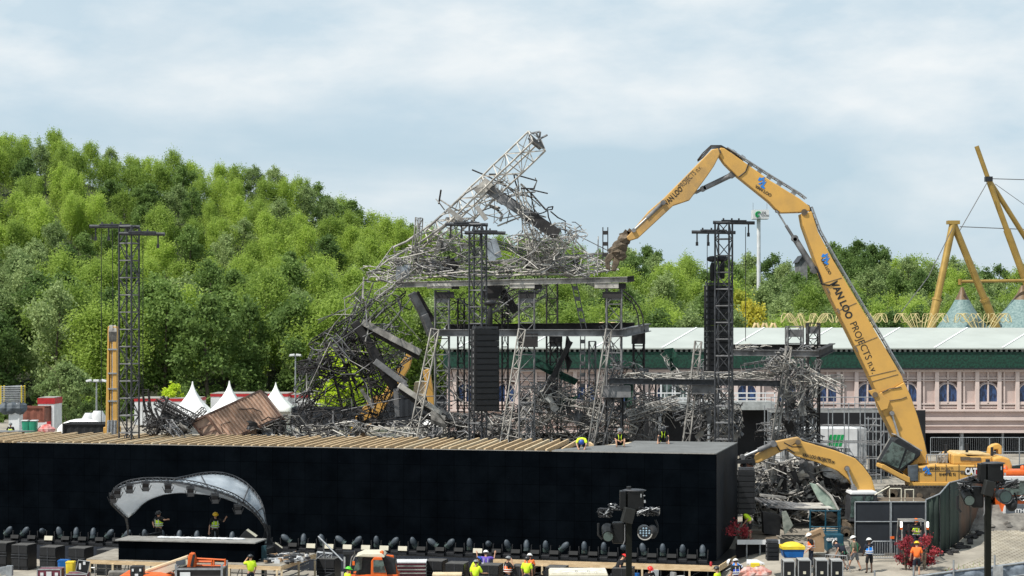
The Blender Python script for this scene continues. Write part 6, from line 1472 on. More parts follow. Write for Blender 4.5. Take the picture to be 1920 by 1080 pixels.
def scrap():
    rg = random.Random(31); b = MB()
    sh = [(1450, 905, 55, 34), (1500, 900, 60, 36), (1560, 925, 45, 36), (1520, 950, 60, 30), (1450, 955, 55, 34), (1490, 935, 70, 36)]
    # body of the heap so that nothing shows through
    def hill(cx, cy, rx, top, base, Y, mi=0):
        c = P(cx, base, Y); T = P(cx, top, Y); b.ell((c.x, Y, c.z), (rx*Y/F, 3.2, T.z-c.z), mi, n=22, m=8, z0=-.02, noise=.14)
    hill(1470, 0, 68, 900, 1000, 119.5); hill(1545, 0, 58, 905, 1000, 119.5)
    tangle(b, rg, sh, 560, 114.2, 2.1, (.5, 2.6), .036, [0, 1, 1, 2, 3], .5, .6); plates(b, rg, sh, 420, 114.2, 2.1, (.3, 1.1), [0, 0, 1, 2, 3, 2]); trussbits(b, rg, sh, 26, 114, 1.6, (1.2, 3), .38, [1, 3, 0])
    tag(b.build('scrap_heap', MS), 'large heap of burnt scrap metal under the second excavator boom', 'scrap heap', kind='stuff')
    t = thing('glass_panel_wreck', 'long bent greenish glazed panel lying on top of the scrap heap', 'panel', P(1545, 955, 108.5))
    pris('panel', [(1517, 905), (1530, 908), (1556, 930), (1570, 956), (1556, 955), (1534, 937)], 108.6, .25, mat('pale green glazing', (.42, .50, .42), .4, c2=(.14, .2, .17), scale=1.5), t, .03)
    pris('edge', [(1530, 907), (1534, 906), (1560, 929), (1574, 957), (1570, 957), (1556, 931)], 108.5, .3, 'ashlt', t, .02)
    t = thing('lattice_floor_frame', 'flat scorched grid frame sloping across the scrap heap', 'frame', P(1470, 950, 109.5)); b = MB()
    for k in range(9): u = k/8; b.beam(P(1416+u*90, 934+u*12, 109), P(1440+u*112, 950+u*8, 107.6), .09)
    for k in range(4): u = k/3; b.beam(P(1416+24*u, 934+16*u, 109-1.4*u), P(1506+46*u, 946+12*u, 109-1.4*u), .1)
    b.build('frame_bars', M['ashmid'], t); b = MB(); b.beam(P(1425, 928, 109.2), P(1473, 933, 109.2), .5, .12); b.build('sheet', M['ash'], t)
    t = thing('pale_sheet', 'pale dusty sheet lying over the grid frame on the heap', 'sheet', P(1520, 950, 108)); b = MB(); b.slab([(P(1488, 0, 107.6).x, 107.6), (P(1560, 0, 107.6).x, 107.4), (P(1545, 0, 110).x, 110.4), (P(1500, 0, 110).x, 110.5)], P(0, 952, 108).z, P(0, 950, 108).z); b.build('sheet_panel', M['ashlt'], t)
    t = thing('white_bundle', 'torn white and grey tarp draped on the scrap heap', 'tarp', P(1545, 890, 113)); b = MB(); random.seed(3); b.ell(P(1566, 884, 112.6), (.75, .5, .4), noise=.25, n=12); b.ell(P(1548, 876, 113), (.5, .4, .3), noise=.25, n=10); b.ell(P(1584, 893, 112.8), (.45, .4, .35), noise=.25, n=10); b.build('cloth', mat('soiled tarp', (.68, .70, .72), .7, c2=(.42, .43, .45), scale=1), t)
    b = MB(); b.prism(xz([(1466, 960), (1474, 958), (1487, 985), (1471, 1002), (1468, 985)], 107), 106.9, 107.1); tag(b.build('hanging_sheet', mat('grey green sheet', (.28, .30, .26), .7, c2=(.12, .14, .12))), 'twisted grey green sheet hanging at the front of the scrap heap', 'sheet')
    b = MB(); b.prism(xz([(1430, 960), (1464, 966), (1462, 1004), (1432, 1000)], 107.4), 107.3, 108.2); tag(b.build('black_box_frame', M['burnt']), 'burnt black box shell at the front left of the heap', 'box')
scrap()
def trailer():
    Y = 138; t = thing('truck_trailer', 'white box trailer with green bars and black lettering behind the scrap heap', 'trailer', P(1540, 895, Y)); z0 = gz(P(1540, 0, Y).x, Y)
    a = P(1462, 803, Y); c = P(1608, 870, Y); b = MB(); b.box(((a.x+c.x)/2, Y+1.25, (a.z+c.z)/2), (c.x-a.x, 2.5, a.z-c.z)); b.build('body', M['whitep'], t, bev=.04)
    a2 = P(1608, 803, Y); c2 = P(1626, 872, Y); b = MB(); b.box(((a2.x+c2.x)/2, Y+1.25, (a2.z+c2.z)/2), (c2.x-a2.x-.03, 2.3, a2.z-c2.z)); b.build('door', mat('grey trailer door', (.36, .37, .38), .6), t, bev=.03)
    b = MB()
    for x in (1500, 1515, 1585, 1600):
        q = P(x, 0, Y); b.path([(q.x, Y+.1, z0+.5), (q.x, Y+.4, z0+.5)], .5, 14)
    b.build('wheels', M['rubber'], t)
    b = MB(); q = P(1535, 875, Y); b.box((q.x, Y+1.2, z0+1.0), (5.5, 1.8, .25)); b.build('chassis', M['black'], t)
    b = MB()
    for k in range(4):
        x = 1553.5+k*7.2; b.prism(xz([(x-3, 837), (x+2.6, 837), (x+8.3, 815), (x+2.4, 815)], Y), Y-.02, Y+.01)
    b.build('emblem', M['inkg'], t)
    text('lettering', 'FORESTIER', M['ink'], P(1545, 847, Y-.02), 0, .38, t, bold=.006, fit=1.95)
trailer()
def fences():
    Y = 104.2
    for x0, x1, lb in ((1603, 1670, 'left tall dark fabric fence panel in front of the second excavator'), (1671, 1736, 'right tall dark fabric fence panel behind the forklift')):
        a = P(x0, 941, Y); c = P(x1, 941, Y); zb = gz(a.x, Y); t = thing('site_fence', lb, 'fence', ((a.x+c.x)/2, Y, zb)); zm = P(0, 978, Y).z
        b = MB(); b.box(((a.x+c.x)/2, Y, (a.z+zb)/2+.05), (c.x-a.x-.05, .03, a.z-zb-.1)); b.build('fabric', M['screenfab'], t)
        b = MB()
        for z in (a.z, zm, zb+.08): b.tube((a.x, Y-.05, z), (c.x, Y-.05, z), .035, 6)
        for x in (a.x, c.x-.03): b.tube((x, Y-.05, zb), (x, Y-.05, a.z), .035, 6)
        b.build('frame', M['galv'], t); b = MB(); b.box(((a.x), Y, zb+.08), (.8, .3, .16)); b.build('foot_block', M['rubble'], t)
    base = [(1736, 104.2), (1762, 104.6), (1780, 106.0), (1797, 108.2), (1818, 111), (1842, 114.2), (1866, 117.5), (1895, 121), (1935, 125)]
    tops = [937, 926, 905, 901, 894, 888, 880, 874, 868]
    names = ['green fence sheet joined to the dark panels', 'green fence sheet at the bend of the fence', 'green brown fence sheet beside the road', 'rusty brown fence sheet before the mast', 'rusty brown fence sheet behind the right mast', 'fence sheet just left of the orange truck', 'green fence sheet above the orange truck', 'last green fence sheet at the right edge']
    for i in range(8):
        p = P(base[i][0], 0, base[i][1]); q = P(base[i+1][0], 0, base[i+1][1]); p.z = gz(p.x, p.y); q.z = gz(q.x, q.y); pt = P(0, tops[i], p.y).z; qt = P(0, tops[i+1], q.y).z
        t = thing('site_fence', names[i], 'fence', p); n = 8; b = MB(); vs = []; rr = random.Random(i)
        for k in range(n+1):
            u = k/n; g = p.lerp(q, u); tp = pt+(qt-pt)*u; w_ = .1*math.sin(k*1.9+i)
            for j in range(4): z = g.z+(tp-g.z)*j/3; vs.append((g.x, g.y+w_*(1-.5*abs(j-1.5)), z+(rr.uniform(-.05, .05) if j == 0 else 0)))
        b.add(vs, [(k*4+j, k*4+4+j, k*4+5+j, k*4+1+j) for k in range(n) for j in range(3)], 0, True)
        o = b.build('fabric', M['greenfab'] if i < 3 or i > 5 else M['rustfab'], t); s_ = o.modifiers.new('thickness', 'SOLIDIFY'); s_.thickness = .02
        b = MB(); P0 = Vector((p.x, p.y, pt)); Q0 = Vector((q.x, q.y, qt)); b.tube(P0, Q0, .04, 6); b.tube(p, P0, .04, 6); b.tube(q, Q0, .04, 6); b.build('frame', M['galv'], t)
    a = P(1632, 1006, 102.6); c = P(1682, 1006, 102.6); zb = gz(a.x, 102.6); t = thing('crowd_barrier', 'galvanised crowd barrier in front of the dark fence panel', 'barrier', ((a.x+c.x)/2, 102.6, zb))
    b = MB(); b.path([(a.x, 102.6, zb+.1), (a.x, 102.6, zb+.95), (a.x+.15, 102.6, zb+1.12), (c.x-.15, 102.6, zb+1.12), (c.x, 102.6, zb+.95), (c.x, 102.6, zb+.1)], .03, 6); b.tube((a.x, 102.6, zb+.2), (c.x, 102.6, zb+.2), .03, 6); b.build('frame', M['galv'], t)
    b = MB()
    for k in range(1, 11): x = a.x+(c.x-a.x)*k/11; b.tube((x, 102.6, zb+.2), (x, 102.6, zb+1.1), .015, 4)
    b.build('bars', M['galv'], t); b = MB(); b.box(P(1673, 1008, 102.5), (.22, .03, .14)); b.build('sign_plate', M['orange'], t)
    for x0, x1, zz in ((1665, 1720, .0), (1700, 1716, 0)):
        pass
    # railing and junk between fence and excavators
    b = MB(); Yr = 108
    for x in (1668, 1690, 1697, 1713): q = P(x, 934, Yr); b.tube(q, Vector((q.x, Yr, q.z-1.0)), .035, 5); b.tube(q, q+Vector((0, 0, 0)), .03)
    b.tube(P(1668, 916, Yr), P(1690, 916, Yr), .035, 5); b.tube(P(1697, 918, Yr), P(1713, 918, Yr), .035, 5)
    for x in (1668, 1690, 1697, 1713): b.tube(P(x, 917, Yr), P(x, 936, Yr), .035, 5)
    b.tube(P(1640, 928, Yr), P(1668, 912, Yr), .04, 5); tag(b.build('handrail', M['cream']), 'pale pipe handrails sticking up behind the dark fence panels', 'railing')
    rg = random.Random(11); b = MB()
    for _ in range(60): y = 104+rg.uniform(0, 12); x = float(np.interp(y, [104, 106, 108.2, 111, 114.2, 117.5], [1752, 1782, 1800, 1822, 1846, 1870]))+rg.uniform(6, 24); q = P(x, 0, y); r = rg.uniform(.08, .34); b.box((q.x, y, gz(q.x, y)+.06), (r*2, r, .12), Euler((rg.uniform(-.2, .2), rg.uniform(-.2, .2), rg.uniform(0, 3))).to_matrix())  # flat dark slabs added where the fence shadow darkens the road edge
    tag(b.build('rubble_pile', M['burnt']), 'dark slabs added as shadow along the foot of the curved fence', 'rubble', kind='stuff')
fences()
def truck():
    Y = 113.0; x0 = P(1876, 0, Y).x; W = 2.55; zg = gz(x0+1, Y)+.12; t = thing('truck', 'orange and grey truck driving down the pale road at the right edge', 'truck', (x0+W/2, Y, zg)); cx = x0+W/2
    zt = P(0, 893, Y).z; zb = P(0, 972, Y).z
    b = MB(); b.prism([(x0+.05, zb+.3), (x0+W-.05, zb+.3), (x0+W-.1, zt-.15), (x0+W-.3, zt), (x0+.3, zt), (x0+.1, zt-.15)], Y, Y+2.2); b.build('cab', M['orange'], t, bev=.08)
    b = MB(); b.box((cx, Y-.02, P(0, 914, Y).z), (W-.35, .1, .95)); b.build('windscreen', M['glass'], t, bev=.04)
    b = MB(); b.box((cx, Y-.04, P(0, 897, Y).z), (W-.15, .2, .30)); b.build('sun_visor', M['whitep'], t, bev=.04)
    b = MB(); b.box((cx, Y+.6, P(0, 887, Y).z), (W-.5, 1.4, .35)); b.build('roof_fairing', M['orange'], t, bev=.12)
    for dx in (-.85, .2): b = MB(); b.lathe((cx+dx, Y+.5, P(0, 882, Y).z), [(.14, 0), (.13, .22), (.02, .28)], 10); b.build('beacon', M['orange'], t)
    b = MB(); b.box((cx, Y-.05, P(0, 934, Y).z), (W-.2, .12, .26)); b.build('brand_panel', M['blackm'], t)
    b = MB(); b.box((cx, Y-.1, P(0, 957, Y).z), (W-.55, .16, .8)); b.build('grille', mat('grey grille', (.10, .115, .135), .5), t, bev=.03)
    b = MB(); b.box((cx, Y-.15, P(0, 971, Y).z), (W, .3, .34)); b.build('bumper', mat('dark grey bumper', (.05, .055, .065), .5), t, bev=.06)
    for s_ in (-1, 1):
        b = MB(); q = cx+s_*(W/2-.22); b.prism([(q-.13, P(0, 965, Y).z), (q+.13, P(0, 965, Y).z), (q+.13-.1*s_, P(0, 948, Y).z), (q-.1-.1*s_, P(0, 948, Y).z)], Y-.14, Y+.05); b.build('headlight', M['whitep'], t)
        b = MB(); b.box((cx+s_*(W/2+.18), Y+.1, P(0, 915, Y).z), (.22, .12, .7)); b.build('mirror', M['black'], t)
        b = MB(); b.path([(cx+s_*(W/2-.35), Y+.7, zg+.5), (cx+s_*(W/2-.02), Y+.7, zg+.5)], .52, 18); b.build('wheel', M['rubber'], t)
        b = MB(); b.path([(cx+s_*(W/2-.6), Y+4.5, zg+.5), (cx+s_*(W/2-.02), Y+4.5, zg+.5)], .52, 18); b.build('wheel', M['rubber'], t)
    b = MB(); b.box((cx, Y+4.2, zg+1.0), (1.2, 4.8, .3)); b.build('chassis', M['black'], t)
    b = MB(); b.prism([(cx-1.2, zg+1.2), (cx+1.2, zg+1.2), (cx+1.25, zg+2.6), (cx-1.25, zg+2.6)], Y+2.4, Y+7); b.build('load_box', M['tarp'], t, bev=.03)
    b = MB(); b.path([Vector((cx+.15*math.cos(u), Y-.13, P(0, 934, Y).z+.15*math.sin(u))) for u in np.linspace(0, 6.28, 12)], .02, 4); b.beam((cx-.5, Y-.13, P(0, 934, Y).z), (cx+.5, Y-.13, P(0, 934, Y).z+.1), .03); b.build('emblem', M['alu'], t)
    text('lettering', 'ITH', M['inkw'], P(1903, 961, Y-.2), 0, .32, t, bold=.008, fit=.55)
truck()
def forklift():
    Y = 101.5; c = P(1718, 1040, Y); zg = gz(c.x, Y); t = thing('forklift', 'black forklift with lit work lamps carrying crimson shrubs', 'forklift', (c.x, Y, zg), .0)
    L_ = lambda x, y, z: (x, y, z)
    b = MB(); b.prism([(-.6, .35), (.6, .35), (.62, 1.1), (.5, 1.25), (-.5, 1.25), (-.62, 1.1)], .5, 2.2); b.build('body', M['tower'], t, world=False, bev=.06)
    b = MB()
    for x in (-.66, .66):
        b.tube((x, .5, .9), (x*.95, .7, 2.35), .04, 6); b.tube((x, 2.0, .9), (x*.95, 1.7, 2.35), .04, 6)
    for k in range(8): b.box((0, .7+k*.14, 2.38), (1.35, .05, .05))
    b.box((-.63, 1.2, 2.37), (.06, 1.1, .07)); b.box((.63, 1.2, 2.37), (.06, 1.1, .07)); b.build('overhead_guard', M['ash'], t, world=False)
    b = MB()
    for x in (-.38, .38): b.box((x, .1, 1.2), (.1, .14, 2.1))
    b.box((0, .1, 2.1), (.8, .1, .1)); b.box((0, .05, 1.0), (.8, .1, .1)); b.build('mast', M['black'], t, world=False)
    b = MB()
    for x in (-.25, .25): b.box((x, -.6, .25), (.12, 1.2, .05))
    b.box((0, -.02, .5), (1.0, .08, .5)); b.build('fork', M['tower'], t, world=False)
    for x in (-.58, .58):
        for y, r in ((.45, .36), (1.9, .28)): b = MB(); b.path([(x-.12, y, r), (x+.12, y, r)], r, 16); b.build('wheel', M['rubber'], t, world=False)
    em = bpy.data.materials.new('lit work lamp'); em.use_nodes = True; e_ = em.node_tree.nodes['Principled BSDF']; e_.inputs['Emission Color'].default_value = (1, .95, .8, 1); e_.inputs['Emission Strength'].default_value = 3
    for x in (-.72, .72): b = MB(); b.box((x, .45, 2.2), (.12, .08, .3)); b.build('work_lamp', em, t, world=False, bev=.02); b = MB(); b.box((x, .45, 1.98), (.12, .1, .12)); b.build('indicator', M['orange'], t, world=False)
    b = MB(); b.box((0, 1.5, 1.4), (.5, .2, .8)); b.build('seat', M['blackm'], t, world=False)
forklift()
rgt = 99.0
for px, lb, sd in ((1688, 'crimson leaved shrub left of the orange shirt worker', 3), (1737, 'crimson leaved shrub right of the orange shirt worker', 4)):
    q = P(px, 0, 100.3); bb = bush('crimson_shrub', lb, 'shrub', q.x+(.3 if px < 1700 else -.1), 100.3, gz(q.x, 100.3)+.15, 1.75, .62, M['leaf_red'], 30, 34, .07, sd, 6, M['barkd'])
q = P(1388, 980, 105); bush('crimson_shrub', 'dark red potted shrub beside the hanging black line array', 'shrub', q.x-.0, 105.5, 1.9, 1.0, .6, M['leaf_red'], 20, 26, .07, 9, 4)
for px, sd, lb in ((1796, 1, 'reddish green planting left of the right mast'), (1826, 2, 'reddish planting nearest the right mast')):
    Yp = 97.5; q = P(px, 0, Yp); t = thing('planting', lb, 'plant', (q.x, Yp, gz(q.x, Yp))); rr = random.Random(sd)
    b = MB()
    for k in range(12): x = rr.uniform(-.7, .7); b.path([(x, 0, 0), (x+rr.uniform(-.1, .1), 0, .5), (x+rr.uniform(-.3, .3), .1, rr.uniform(.6, 1.1))], .03, 4, r2=.008)
    b.build('stems', M['leaf_birch'], t, world=False); rg = np.random.default_rng(sd); qv, n = leafcloud(rg, (.6, .05, lambda u: .7), 10, 22, .07, 0); leafobj('leaves', qv, n, M['leaf_red'], t)
def guard():
    Y = 95.5; pts = [(1560, 1096), (1640, 1090), (1735, 1079), (1788, 1071), (1865, 1062), (1935, 1053)]
    t = thing('guard_rail', 'silver rail with blue grey canvas along the bottom right corner', 'barrier', P(1750, 1090, Y)); v = [P(x, y, Y) for x, y in pts]
    b = MB(); b.path(v, .06, 8); b.path([q-Vector((0, 0, .62)) for q in v], .035, 6); b.build('rail', M['galv'], t)
    b = MB(); n = 40; vs = []
    for i in range(n+1):
        u = i/n*(len(v)-1); k = min(int(u), len(v)-2); q = v[k].lerp(v[k+1], u-k)
        for j, (dz, dy) in enumerate(((-.04, .02), (-.3, .08*math.sin(i*1.3)), (-.6, .03), (-1.3, .08*math.sin(i*.9)))): vs.append(q+Vector((0, dy, dz)))
    b.add(vs, [(i*4+j, i*4+4+j, i*4+5+j, i*4+1+j) for i in range(n) for j in range(3)], 0, True); o = b.build('canvas', mat('blue grey canvas', (.20, .24, .29), .6, c2=(.08, .10, .13), scale=2.5), t); s_ = o.modifiers.new('thickness', 'SOLIDIFY'); s_.thickness = .02
    for x in (1640, 1713, 1788, 1865): y = float(np.interp(x, [p[0] for p in pts], [p[1] for p in pts])); b = MB(); q = P(x, y-21, Y-.1); b.tube(q, Vector((q.x, Y-.1, 0)), .05, 6); b.build('post', M['galv'], t)
    b = MB(); b.box(P(1871, 1072, Y-.15), (.5, .12, .6)); b.build('bracket', M['alu'], t)
guard()
# --- items around the box corner
def corner():
    Y = 106.5
    linearray('black line array hanging low beside the right wall of the black box', 1383, 1415, 882, 963, Y, 8, -.1)
    t = thing('support_mast', 'dark support mast above the low line array at the box corner', 'mast', P(1397, 1010, Y+.8)); b = MB(); b.tube(P(1396, 1012, Y+.8), P(1396, 866, Y+.8), .12, 8); b.beam(P(1383, 866, Y+.6), P(1415, 864, Y+.6), .2); b.build('pole', M['blackm'], t)
    t = thing('side_platform', 'low white edged platform beside the black box where a worker bends', 'platform', P(1420, 1025, Y)); a = P(1382, 1013, 105); c = P(1462, 1013, 105)
    b = MB(); b.slab([(a.x, 105), (c.x, 105), (c.x+.3, 110), (a.x+.8, 110)], a.z-.12, a.z); b.build('deck_board', M['dirt'], t); b = MB(); b.box(((a.x+c.x)/2, 104.97, a.z-.1), (c.x-a.x, .08, .26)); b.build('edge_board', M['whitep'], t)
    for x in (1400, 1425, 1455): b = MB(); q = P(x, 0, 105.1); b.tube((q.x, 105.1, 0), (q.x, 105.1, a.z-.2), .05, 6); b.build('post', M['galv'], t)
    b = MB(); b.box(((a.x+c.x)/2, 105.6, (a.z-.2)/2), (c.x-a.x, .05, a.z-.3)); b.build('skirt', M['void'], t)
    # speaker stack
    linearray('black speaker stack standing left of the yellow lidded bin', 1437, 1459, 1018, 1050, 99, 4, 0)
    t = thing('cardboard_box', 'tall brown cardboard box with open flaps beside the orange worker', 'box', P(1530, 1030, 104)); Yc = 104
    pris('box_body', [(1516, 1033), (1516, 1004), (1542, 995), (1543, 1033)], Yc, 1.0, 'card', t, .01); pris('flap', [(1512, 1008), (1511, 1001), (1540, 989), (1546, 1004), (1541, 1007), (1537, 998)], Yc-.3, .5, 'card', t, .01)
    t = thing('blue_container', 'teal blue container with white lettering below the empty frame', 'container', P(1560, 1032, 106)); pris('body', [(1546, 1036), (1545, 999), (1576, 999), (1577, 1036)], 106, 2, 'teal', t, .03)
    text('lettering', 'ens', M['inkw'], P(1549, 1014, 104.95), 0, .34, t, bold=.01, fit=.62)
    b = MB()
    for x in (1519, 1548, 1572, 1575): b.tube(P(x, 999, 106), P(x, 956, 106), .045, 5)
    for y in (958, 988, 993): b.tube(P(1519, y, 106), P(1575, y, 106), .04, 5)
    for y in (958, 990): b.tube(P(1519, y, 106), P(1523, y-4, 108), .04, 5); b.tube(P(1575, y, 106), P(1577, y-4, 108), .04, 5)
    tag(b.build('cage_frame', M['teal']), 'empty teal metal cage frame in front of the scrap heap', 'frame')
    t = thing('storage_bin', 'blue plastic bin with bulging yellow lid beside the flight cases', 'bin', P(1487, 1045, 100)); pris('body', [(1468, 1044), (1465, 1027), (1506, 1027), (1503, 1044)], 100, 1.1, 'bluep', t, .04); b = MB(); a = P(1485, 1026, 100); b.ell(a, (.6, .6, .3), n=14, z0=-.1); b.box(a+Vector((0, 0, .02)), (1.24, 1.2, .16)); b.build('lid', M['yellowp'], t)
    # flight cases
    for k, (x0, x1, yt, Yf) in enumerate(((1469, 1490, 1050, 96.6), (1497, 1520, 1048, 96.5), (1530, 1552, 1048, 96.5), (1559, 1580, 1049, 96.5))):
        a = P(x0, yt+3, Yf); c = P(x1, 0, Yf); zg = gz(a.x, Yf); W = c.x-a.x; H = a.z-zg; cx = (a.x+c.x)/2
        t = thing('flight_case', ('black flight case next to the speaker stack', 'black flight case, second of the row below yellow lidded bin', 'black flight case, third of the row below the orange worker', 'black flight case at the right end of the row')[k], 'case', (cx, Yf, zg), SA*.2, 'black flight cases in a row')
        b = MB(); b.box((0, .55, H/2), (W-.03, 1.1, H-.03)); b.build('body', M['case'], t, world=False); b = MB(); b.box((0, .55, H+.01), (W-.02, 1.1, .03)); b.build('lid', mat('grey lid', (.36, .36, .35), .6), t, world=False)
        b = MB()
        for sx in (-1, 1): b.box((sx*W/2, -.01, H/2), (.05, .05, H)); b.box((sx*W/2, 1.1, H/2), (.05, .05, H))
        for z in (.02, H): b.box((0, -.01, z), (W, .05, .05))
        b.build('edge_profile', M['alu'], t, world=False); b = MB(); b.box((0, -.02, H*.55), (.14, .02, .14)); b.build('label_plate', M['cream'], t, world=False)
        for sx in (-.25, .25): b = MB(); b.box((sx*W, -.02, H*.18), (W*.32, .03, .1)); b.build('latch', M['alu'], t, world=False)
    a = P(1398, 1052, 97); t = thing('work_table', 'pale table top with a timber edge at the box corner', 'table', (a.x+1.1, 97.5, 0)); b = MB(); q = P(1400, 1056, 97); q2 = P(1434, 1053, 97); b.slab([(q.x, 97), (q2.x, 97), (q2.x-.2, 98.6), (q.x+.2, 98.6)], q.z-.06, q.z); b.build('table_top', M['whitep'], t); b = MB(); b.box(((q.x+q2.x)/2, 96.97, q.z-.2), (q2.x-q.x, .05, .22)); b.build('front_rail', M['wood'], t)
    for x in (q.x+.1, q2.x-.1): b = MB(); b.box((x, 97.2, q.z/2), (.06, .06, q.z-.1)); b.build('leg', M['galv'], t)
    b = MB(); b.box(P(1416, 1060, 96.3), (.45, .3, .25)); tag(b.build('tool_case', M['yellowp'], bev=.03), 'small yellow tool case in front of the pale table', 'case')
    for k, (x, y, r) in enumerate(((1405, 1075, .5), (1425, 1074, .55))):
        b = MB(); random.seed(k); b.ell(P(x, y, 94), (r, .4, .3), n=12, noise=.2); tag(b.build('wrapped_sack', mat('stained sack', (.55, .45, .42), .8, c2=(.45, .12, .08), scale=3)), ('pinkish wrapped sack nearer the blue vest workers', 'orange stained wrapped sack nearer the flight cases')[k], 'sack')
    b = MB(); rg = random.Random(3)
    for _ in range(26): q = P(rg.uniform(1556, 1590), 0, 103.5+rg.uniform(-.5, 1)); r = rg.uniform(.12, .4); b.ell((q.x, q.y, gz(q.x, q.y)+r*.5), (r, r, r*.8), n=7, m=5, noise=.25)
    tag(b.build('rubble_pile', M['rubble']), 'pile of broken concrete lumps right of the blue container', 'rubble', kind='stuff')
    a = P(1548, 1040, 100); t = thing('low_fence', 'low white mesh hurdle right of the flight cases', 'fence', (a.x+.6, 100, gz(a.x, 100))); b = MB(); zb = gz(a.x, 100)
    b.path([(a.x, 100, zb), (a.x, 100, a.z), (a.x+1.1, 99.9, a.z-.05), (a.x+1.3, 99.9, zb)], .03, 5)
    for k in range(12): b.tube((a.x+.1*k, 100, zb), (a.x+.1*k, 100, a.z), .012, 3)
    b.build('mesh', M['alu'], t)
corner()
# ================= people
def skinned(name, verts, edges, radii, m, parent, sub=1, smooth=True):
    me = bpy.data.meshes.new(name); me.from_pydata([tuple(v) for v in verts], edges, [])
    o = bpy.data.objects.new(name, me); C.objects.link(o); o.parent = parent; me.materials.append(m)
    o.modifiers.new('skin', 'SKIN')
    for i, r in enumerate(radii): me.skin_vertices[0].data[i].radius = (r, r) if not isinstance(r, tuple) else r
    me.skin_vertices[0].data[0].use_root = True
    o.modifiers['skin'].use_smooth_shade = smooth
    if sub: s_ = o.modifiers.new('sub', 'SUBSURF'); s_.levels = sub; s_.render_levels = sub
    return o
STAND = dict(pel=(0, 0, .96), wst=(0, .0, 1.10), chs=(0, .01, 1.30), nek=(0, .0, 1.50), hed=(0, .03, 1.63),
    shl=(-.19, 0, 1.43), ell=(-.26, -.02, 1.16), wrl=(-.24, .10, .92), shr=(.19, 0, 1.43), elr=(.26, -.02, 1.16), wrr=(.24, .10, .92),
    hil=(-.10, 0, .93), knl=(-.12, .03, .50), anl=(-.13, -.01, .09), tol=(-.15, .17, .04), hir=(.10, 0, .93), knr=(.12, .03, .50), anr=(.13, -.01, .09), tor=(.15, .17, .04))
def pose(**k):
    d = dict(STAND); d.update(k); return d
def lean(d, a, yaw=0):      # bend the upper body forward about the hips by angle a
    d = dict(d); pv = Vector((0, 0, .96)); Rm = Matrix.Rotation(-a, 3, 'X')
    for k in ('wst', 'chs', 'nek', 'hed', 'shl', 'shr', 'ell', 'elr'): d[k] = tuple(pv+Rm @ (Vector(d[k])-pv))
    return d
